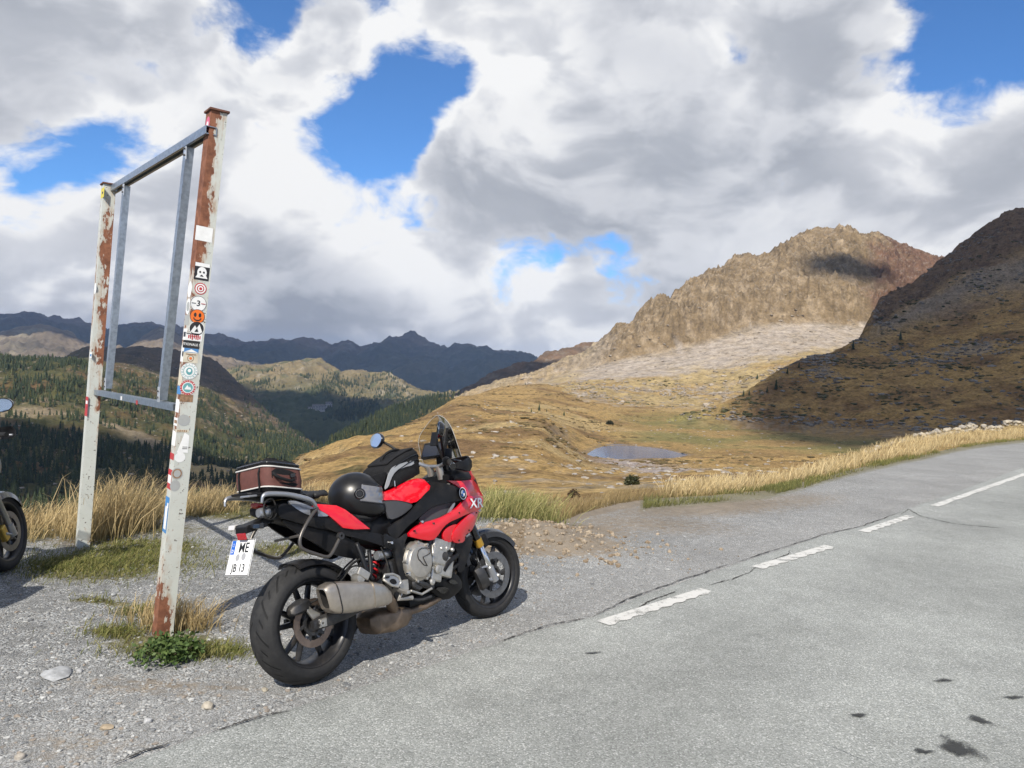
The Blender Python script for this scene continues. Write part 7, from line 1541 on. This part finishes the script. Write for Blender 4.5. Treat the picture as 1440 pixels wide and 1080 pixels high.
for i, (ps, lab) in enumerate((([(150, 792, 4600, .75, .5), (205, 772, 2300, .55, .45), (105, 795, 1500, .35, .3)], 'mown looking green grass patch between the two posts'), ([(300, 915, 900, .3, .13), (165, 890, 700, .2, .12), (205, 862, 500, .2, .14), (240, 918, 700, .4, .12)], 'ring of short green grass round the foot of the near post'), ([(395, 775, 350, .3, .22), (330, 722, 700, .8, .35), (150, 848, 60, .15, .06), (130, 845, 80, .15, .06), (290, 795, 60, .12, .1), (375, 768, 120, .3, .15)], 'sparse short grass on the gravel behind the motorcycle'))):
    grass('green_grass', np.concatenate([spot_pts(a, b, n, rx, ry, 50 + i * 10 + j) for j, (a, b, n, rx, ry) in enumerate(ps)]), .015, .075, .0030, 1.3, GRN, 3 + i, lab)
grass('dry_grass', np.concatenate([spot_pts(230, 880, 420, .22, .12, 61), spot_pts(268, 885, 260, .16, .1, 62)]), .08, .26, .0026, .9, STRAWC, 7, 'thin dry stalks hugging the foot of the near post')
grass('tussock_grass', np.concatenate([spot_pts(718, 735, 1700, .42, .40, 63), spot_pts(690, 722, 700, .3, .3, 64), spot_pts(748, 726, 500, .25, .35, 65)]), .10, .46, .0036, 1.05, ((.15, .18, .05), (.52, .45, .20), (.10, .11, .035)), 8, 'green and yellow tussock of long grass behind the front wheel')
grass('verge_grass', strip_pts(905, 1130, 4200, -.75, .6, 24, .22), .03, .13, .004, .8, ((.10, .12, .035), (.24, .22, .08), (.08, .085, .03)), 9, 'short green grass edging the gravel beside the road')
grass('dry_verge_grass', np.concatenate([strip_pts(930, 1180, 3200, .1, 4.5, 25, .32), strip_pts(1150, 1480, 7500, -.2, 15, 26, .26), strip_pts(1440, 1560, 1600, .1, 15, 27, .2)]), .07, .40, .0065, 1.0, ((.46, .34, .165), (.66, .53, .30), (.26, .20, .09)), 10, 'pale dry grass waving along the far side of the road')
grass('verge_grass', strip_pts(1130, 1480, 3600, -.9, .5, 28, .2), .03, .14, .006, .8, ((.11, .13, .035), (.26, .23, .08), (.09, .09, .03)), 11, 'narrow green strip between the road gravel and the dry grass')
grass('slope_grass', np.concatenate([strip_pts(790, 960, 2200, 0., 3.5, 29, .18), strip_pts(640, 820, 1200, .2, 3.5, 30, .2)]), .08, .26, .0036, .8, ((.26, .19, .09), (.36, .27, .13), (.14, .11, .05)), 12, 'sparse brown grass on the stony slope beyond the soil mound')
# leafy weed at the near post
g_ = gnd(240, 925); leaf_shrub('weed_plant', (g_[0], g_[1], ground_z(g_[0], g_[1]) - .01), .36, .115, 1300, ((.045, .085, .022), (.11, .16, .045)), 'bushy green weed growing at the foot of the near post', 'plant', leaf=.03, seed=9)
# ------------------------------------------------------------------ pebbles and stones
rng = np.random.default_rng(77); PEB = attr_mat('pebble_stone', .88, 0., .3, 60., .3); pebs = [ico(0, .22, s, .7) for s in range(60, 66)]
n = 15000; az = rng.uniform(az_of(-60, 900), az_of(1000, 800), n * 2); r_ = 1.9 * (verge_d(az) / 1.9) ** (rng.random(n * 2) ** .9); X = r_ * np.sin(az); Y = r_ * np.cos(az); rs = road_side(X, Y); keep = (rs < -.02) & ~((X > .3) & (rng.random(len(X)) > .35)); X, Y = X[keep][:n], Y[keep][:n]
s = .0025 + .0105 * rng.random(len(X)) ** 4.5; S_ = s[:, None] * rng.uniform(.7, 1.35, (len(X), 3)) * np.array([[1.2, 1, .75]]); k = rng.random((len(X), 1)); C = np.array([[.13, .135, .14]]) * (1 - k) + np.array([[.40, .40, .385]]) * k; C = np.where(rng.random((len(X), 1)) > .86, np.array([[.24, .205, .17]]), C)
scatter_mesh('loose_gravel', pebs, np.stack([X, Y, gz_v(X, Y) + S_[:, 2] * .25], -1), S_, C, PEB, label='loose grey gravel lying on the parking ground', cat='gravel')
n = 1500; g0 = gnd(760, 765); X = g0[0] + rng.normal(size=n) * .7; Y = g0[1] + rng.normal(size=n) * .45; s = .004 + .028 * rng.random(n) ** 5; S_ = s[:, None] * rng.uniform(.7, 1.3, (n, 3)); k = rng.random((n, 1)); C = np.array([[.17, .125, .08]]) * (1 - k) + np.array([[.33, .27, .20]]) * k
scatter_mesh('soil_clods', pebs, np.stack([X, Y, surf_z(X, Y) + S_[:, 2] * .3], -1), S_, C, PEB, label='brown clods and pebbles on the soil mound behind the front wheel', cat='soil')
def stone(px, py, wpx, hpx, col, label, seed, flat=.5):
    g = gnd(px, py); d = np.linalg.norm(g - CO); a = wpx * d / FPX / 2; b = max(hpx * d / FPX / 2, a * flat); V, F = ico(1, .14, seed, 1.)
    V = V * np.array([a, a * .75, b * .8]); me = mesh_data('stone', V, F, material('stone_%d' % seed, col, .85, var=.25, vscale=25, bump=.3, bscale=60), True); me.set_sharp_from_angle(angle=radians(32))
    o = bpy.data.objects.new('stone', me); put(o, label=label, cat='stone'); o.location = (g[0], g[1], ground_z(g[0], g[1]) + b * .35); o.rotation_euler = (0, 0, seed * 1.3); return o
stone(292, 997, 17, 13, (0.326, 0.292, 0.238), 'rounded beige stone on the gravel between the near post and the road edge', 101); stone(208, 1017, 10, 9, (0.374, 0.374, 0.374), 'small white stone on the gravel near the asphalt crack', 102); stone(80, 948, 40, 10, (0.313, 0.320, 0.326), 'flat pale grey slab lying on the gravel', 103, .15); stone(150, 1026, 16, 8, (0.306, 0.245, 0.170), 'flat tan stone on the gravel by the road edge', 104, .3)
stone(331, 874, 8, 7, (0.340, 0.313, 0.272), 'small cream stone by the shadow of the near post', 105); stone(112, 943, 9, 6, (0.313, 0.313, 0.313), 'small grey stone beside the flat pale slab', 106); stone(28, 1068, 12, 9, (0.354, 0.320, 0.272), 'buff stone at the edge of the asphalt', 107); stone(372, 973, 10, 7, (0.320, 0.286, 0.224), 'small yellowish stone beside the rear tyre', 108); stone(122, 872, 9, 6, (0.299, 0.306, 0.306), 'light grey stone below the green grass patch', 109); stone(160, 838, 8, 6, (0.306, 0.313, 0.313), 'bluish grey stone between the posts', 110)
# ------------------------------------------------------------------ low stone wall along the berm
wall = empty('stone_wall', tuple(hit(1330, 616, 'hillside')), label='low rough wall of pale stones above the dry grass along the road', cat='wall'); wo = np.array(wall.location)
WST = [material('wall_stone_%d' % i, c, .9, var=.25, vscale=6, bump=.4, bscale=12) for i, c in enumerate(((.33, .29, .23), (.27, .245, .21), (.37, .325, .25)))]
wr = random.Random(4); wm_ = [mesh_data('stone', *(lambda v: (v[0], v[1]))(ico(0, .2, 200 + i)), WST[i % 3]) for i in range(6)]
A_ = np.arctan2(Lh['P'][0, :, 0], Lh['P'][0, :, 1]); r1 = int(np.searchsorted(Lh['T'][:, 0], .95))
for i, px in enumerate(np.linspace(1222, 1500, 58)):
    j = int(np.searchsorted(Lh['PX'][0], px)); q = Lh['P'][r1, j]
    for lay in range(1 if px < 1290 else 2):
        d = np.hypot(q[0], q[1]); w = wr.uniform(.7, 1.3) * 5.2 * d / FPX / 2 * 1.5; o = bpy.data.objects.new('stone', wm_[(i + lay) % 6]); put(o, wall)
        o.location = tuple(q - wo + np.array([wr.uniform(-.1, .1), wr.uniform(-.1, .1), .06 + lay * .17])); o.scale = (w * 1.1, w * .8, wr.uniform(.06, .11)); o.rotation_euler = (wr.uniform(-.1, .1), wr.uniform(-.1, .1), wr.uniform(0, 6))
# ------------------------------------------------------------------ second motorcycle, cut by the left edge of the picture
b2c = gnd(9, 803); H2 = radians(97); LE2 = radians(10)
F2 = np.array([cos(H2), sin(H2), 0]); L20 = np.array([-sin(H2), cos(H2), 0]); L2 = cos(LE2) * L20 - sin(LE2) * _Z; U2 = cos(LE2) * _Z + sin(LE2) * L20
o2 = b2c - F2 * 1.55; m2 = Matrix.Identity(4)
for i, a in enumerate((F2, L2, U2)):
    for j in range(3): m2[j][i] = a[j]
m2[0][3], m2[1][3], m2[2][3] = o2[0], o2[1], 0
_red = bike
bike = bike_b = empty('motorcycle', label='black and silver motorcycle at the picture edge beside the far post', cat='motorcycle'); bike_b.matrix_world = m2
w_r = wheel('rear_wheel', .315, .17, .215, [-.07], .12, .2, 24); w_r.location = (0, 0, .315); w_f = wheel('front_wheel', .305, .12, .222, [-.068, .068], .155, .5, 24); w_f.location = (1.55, 0, .305)
SILV2 = material('silver_fairing', (.42, .43, .45), .3, .5, coat=.5)
fq = lambda s, y, off=0.: (1.55 - s * sin(RAKE) - off * cos(RAKE), y, .305 + s * cos(RAKE) - off * sin(RAKE))
for y in (-.1, .1):
    mk('fork_leg', tube([fq(-.02, y, .03), fq(.30, y, .03), fq(.31, y, .03), fq(.78, y, .03)], [.022, .022, .028, .027], 12), SILV, bike_b, auto=40); mk('fork_foot', join(tube([fq(-.02, y, .03), fq(.08, y, .03)], .03, 12), tube([fq(0, y, 0), fq(-.005, y, .05), fq(.06, y, .12)], .015, 8)), SILV, bike_b, auto=40)
    mk('brake_caliper', box(fq(.06, y * .8, .11), (.06, .06, .13), Matrix.Rotation(-RAKE, 3, 'Y')), material('gold_caliper', (.5, .34, .08), .4, .6), bike_b, bevel=.012)
fen2 = [[(1.55 + (.322 + dz) * cos(a), y, .305 + (.322 + dz) * sin(a)) for y, dz in ((-.078, -.06), (-.06, -.015), (0, .003), (.06, -.015), (.078, -.06), (.07, -.06), (0, -.004), (-.07, -.06))] for a in np.linspace(radians(35), radians(150), 16)]
mk('front_mudguard', loft(fen2), BLK_G, bike_b, auto=45)
def es2(x, zc, hz, hy): return ellsec(x, zc, hz, hy, 16, 2.6)
mk('fairing', loft([es2(.85, .80, .12, .16), es2(1.0, .82, .17, .20), es2(1.2, .85, .20, .21), es2(1.35, .87, .17, .18), es2(1.47, .84, .11, .13), es2(1.56, .80, .05, .07)]), SILV2, bike_b, smooth=True, sub=1)
mk('lower_fairing', loft([es2(.85, .62, .12, .15), es2(1.05, .60, .16, .18), es2(1.22, .58, .15, .16), es2(1.32, .58, .10, .11)]), BLK_G, bike_b, smooth=True, sub=1)
mk('headlight', loft([es2(1.46, .83, .05, .10), es2(1.535, .815, .035, .07), es2(1.57, .80, .015, .04)]), LENS_C, bike_b, smooth=True)
mk('tank', loft([es2(.55, .85, .07, .10), es2(.68, .90, .12, .15), es2(.85, .92, .13, .16), es2(1.0, .90, .09, .13)]), SILV2, bike_b, smooth=True, sub=1)
mk('seat', loft([es2(-.2, .92, .03, .09), es2(0, .90, .04, .13), es2(.25, .84, .045, .14), es2(.5, .82, .05, .11), es2(.6, .85, .03, .07)]), SEAT, bike_b, smooth=True)
mk('tail', loft([es2(-.32, .90, .02, .05), es2(-.1, .86, .05, .09), es2(.2, .78, .07, .11), es2(.5, .72, .08, .12)]), BLK, bike_b, smooth=True)
mk('engine', join(box((.80, 0, .48), (.50, .32, .30)), box((.95, 0, .62), (.26, .38, .22))), DMET, bike_b, bevel=.03); mk('swing_arm', join(box((.22, -.12, .36), (.52, .03, .07)), box((.22, .12, .36), (.52, .03, .07))), DMET, bike_b, bevel=.01)
mk('silencer', loft([exsec(-.1, .46, .05, .05, -.2), exsec(0, .45, .065, .06, -.2), exsec(.3, .40, .06, .055, -.2), exsec(.42, .36, .035, .035, -.18)]), EXH, bike_b, smooth=True)
mk('side_stand', tube([(.6, .16, .3), (.56, .28, .12), (.54, .32, .06)], .014, 8), DMET, bike_b, smooth=True); mk('windscreen', loft([[(x, y, z) for y in (-w, -w * .5, 0, w * .5, w)] for x, z, w in ((1.42, 1.0, .17), (1.35, 1.12, .16), (1.28, 1.22, .11))], caps=False, closed=False), bpy.data.materials['windscreen'], bike_b, smooth=True)
mk('handlebar', tube([(1.02, .40, 1.06), (1.10, .25, 1.07), (1.14, 0, 1.05), (1.10, -.25, 1.07), (1.02, -.40, 1.06)], .013, 10, smooth_path=1), SILV, bike_b, smooth=True)
for s_ in (-1, 1):
    mk('grip', tube([(1.065, s_ * .31, 1.068), (1.00, s_ * .43, 1.058)], .018, 12), RUBB, bike_b, auto=40); mk('lever', tube([(1.13, s_ * .24, 1.07), (1.15, s_ * .30, 1.06), (1.10, s_ * .42, 1.05)], .008, 8), SILV, bike_b, smooth=True)
    mk('hand_guard', loft([[(x + o, s_ * y, 1.07 + dz) for dz, o in ((-h, 0), (-h * .4, .022), (h * .4, .022), (h, 0), (h * .3, .014), (-h * .3, .014))] for x, y, h in ((1.17, .18, .03), (1.21, .28, .045), (1.17, .38, .045), (1.05, .46, .03))]), BLK, bike_b, auto=40)
    mo = mk('mirror', tube([(1.10, s_ * .24, 1.09), (1.09, s_ * .28, 1.18), (1.07, s_ * .34, 1.25)], .008, 8, smooth_path=1), BLK, bike_b, smooth=True); cm = Vector((1.06, s_ * .40, 1.27))
    mk('mirror_shell', loft([[tuple(cm + Vector((x, .08 * k * cos(a), .052 * k * sin(a)))) for a in np.linspace(0, 2 * pi, 21)[:-1]] for x, k in ((-.012, 1.), (.008, .96), (.024, .7), (.03, .3))]), BLK_G, mo, auto=45); mk('mirror_glass', loft([[tuple(cm + Vector((x, .074 * cos(a), .046 * sin(a)))) for a in np.linspace(0, 2 * pi, 21)[:-1]] for x in (-.0145, -.0125)]), MATS['mirror_glass'], mo)
mk('top_case', box((-.25, 0, 1.10), (.36, .46, .30)), BLK, bike_b, bevel=.05)
mk('case_rack', box((-.2, 0, .94), (.4, .2, .03)), DMET, bike_b, bevel=.006)
bike = _red
# ------------------------------------------------------------------ far hotel buildings, parked car, signpost
def hit_d(px, py, ly): p = hit(px, py, ly); return p, np.hypot(p[0], p[1])
BWALL = material('pale_render', (.42, .40, .38), .8, var=.1, vscale=.3); BROOF = material('slate_roof', (.13, .12, .12), .7, var=.2, vscale=.4); BWIN = material('window_dark', (.03, .035, .045), .2)
def far_building(px, py, wpx, hpx, label, ncol, nrow):
    p, d = hit_d(px, py, 'sunlit_mountain'); w, h = wpx * d / FPX, hpx * d / FPX; dp = w * .35; b = empty('hotel_building', tuple(p), -atan2(p[0], p[1]), label=label, cat='building', group='hotel buildings down the valley')
    mk('wall', box((0, dp / 2, h / 2 - 4), (w, dp, h + 8)), BWALL, b); mk('roof', ([(-w * .53, -dp * .1, h), (w * .53, -dp * .1, h), (w * .53, dp * 1.1, h), (-w * .53, dp * 1.1, h), (-w * .5, dp / 2, h * 1.35), (w * .5, dp / 2, h * 1.35)], [(0, 1, 5, 4), (2, 3, 4, 5), (1, 2, 5), (3, 0, 4), (3, 2, 1, 0)]), BROOF, b)
    for i in range(ncol):
        for j in range(nrow): mk('window', box((-w * .42 + w * .84 * i / (ncol - 1), -.12, h * (.22 + .6 * j / max(1, nrow - 1))), (w / ncol * .5, .3, h / nrow * .45)), BWIN, b)
    return b
far_building(448, 577, 17, 6, 'long pale hotel block on the wooded slope down the valley', 8, 3); far_building(462, 573, 9, 5, 'shorter pale building behind the long hotel block', 4, 2); far_building(437, 578, 7, 4, 'small low building at the end of the hotel block', 3, 2)
p, d = hit_d(966, 593, 'hillside'); car = empty('parked_car', tuple(p + np.array([0, 0, .02])), radians(8), label='small dark blue car parked at the far edge of the meadow', cat='car'); CB = material('car_blue', (.015, .022, .06), .3, coat=.8)
mk('body', loft([[(x, y * .85, z0 + (z1 - z0) * t) for y, t in ((-1, 0), (-1, .7), (-.85, 1), (.85, 1), (1, .7), (1, 0))] for x, z0, z1 in ((-2.1, .4, .8), (-2., .3, .95), (-.9, .28, 1.), (1., .28, .95), (1.9, .3, .8), (2.1, .4, .65))]), CB, car, auto=40); mk('cabin', loft([[(x, y * w, z) for y, z in ((-1, .95), (-.82, 1.48 if k else 1.0), (.82, 1.48 if k else 1.0), (1, .95))] for x, w, k in ((-1.9, .75, 0), (-1.4, .78, 1), (.2, .78, 1), (1.0, .75, 0))]), BWIN, car, auto=40)
for x in (-1.3, 1.3):
    for y in (-.78, .78): mk('wheel', lathe([(0, -.1), (.2, -.1), (.32, -.09), (.32, .09), (.2, .1), (0, .1)], 16, 'y', (x, y, .32), closed=False), RUBB, car, auto=40)
p, d = hit_d(919, 585, 'hillside'); sg = empty('signpost', tuple(p), 0, label='thin signpost with a small board at the far edge of the meadow', cat='sign'); mk('pole', tube([(0, 0, -.3), (0, 0, 3.6)], .09, 8), DMET, sg); mk('board', box((0, -.12, 3.4), (1.7, .08, .7)), material('board_brown', (.12, .08, .05), .7), sg)
# ------------------------------------------------------------------ clouds that shade parts of the land
CLD = bpy.data.materials.new('cloud'); CLD.use_nodes = True; B = NB(CLD.node_tree); _o = B.new('ShaderNodeOutputMaterial'); _d = B.new('ShaderNodeBsdfDiffuse'); _t = B.new('ShaderNodeBsdfTranslucent'); _x = B.new('ShaderNodeMixShader'); _d.inputs[0].default_value = (.9, .9, .92, 1); _t.inputs[0].default_value = (.55, .57, .62, 1); _x.inputs[0].default_value = .35
B.nt.links.new(_d.outputs[0], _x.inputs[1]); B.nt.links.new(_t.outputs[0], _x.inputs[2]); B.nt.links.new(_x.outputs[0], _o.inputs[0])
def cloud(tx, ty, tz, ra, rb, rot, alt, seed, rag=.28):
    """cloud at the height alt whose shadow falls around (tx, ty, tz) with half axes ra, rb"""
    s = (alt - tz) / TO_SUN[2]; c = np.array([tx, ty, tz]) + TO_SUN * s; V, F = ico(5, 0, seed); n = fbm(V * 1.0 + seed, 1.3, 5, .55)
    V = V * (1 + rag * n * 1.6)[:, None]; V[:, 2] = np.where(V[:, 2] < 0, V[:, 2] * .35, V[:, 2]); V = V * np.array([ra, rb, min(ra, rb) * .45]); cr_, sr_ = cos(rot), sin(rot)
    V = np.stack([V[:, 0] * cr_ - V[:, 1] * sr_, V[:, 0] * sr_ + V[:, 1] * cr_, V[:, 2]], -1) + c; o = mk('cloud', (V, F), CLD, smooth=True, kind='structure'); return o
def polar(px, d, z=0.): a = az_of(px, HZ(px)); return d * sin(a), d * cos(a), z
for (px, d, z, ra, rb, rot, alt, sd, *rg_) in CLOUDS: cloud(*polar(px, d, z), ra, rb, radians(rot), alt, sd, *rg_)
# ------------------------------------------------------------------ haze in the valley air
hz_o = mk('haze', box((-1500, 5700, -160), (21000, 13000, 1180)), None, kind='stuff', label='thin blue haze filling the mountain air', cat='haze') if False else None
me = mesh_data('haze', *box((-1500, 5600, -160), (22000, 13400, 1180))); HZM = bpy.data.materials.new('haze'); HZM.use_nodes = True; B = NB(HZM.node_tree); _o = B.new('ShaderNodeOutputMaterial'); _v = B.new('ShaderNodeVolumePrincipled')
_v.inputs['Color'].default_value = (.42, .62, 1., 1); _v.inputs['Density'].default_value = HAZE; _v.inputs['Density Attribute'].default_value = ''; _v.inputs['Anisotropy'].default_value = 0.
B.nt.links.new(_v.outputs[0], _o.inputs['Volume']); me.materials.append(HZM); put(bpy.data.objects.new('haze', me), kind='stuff', label='thin blue haze filling the mountain air', cat='haze')
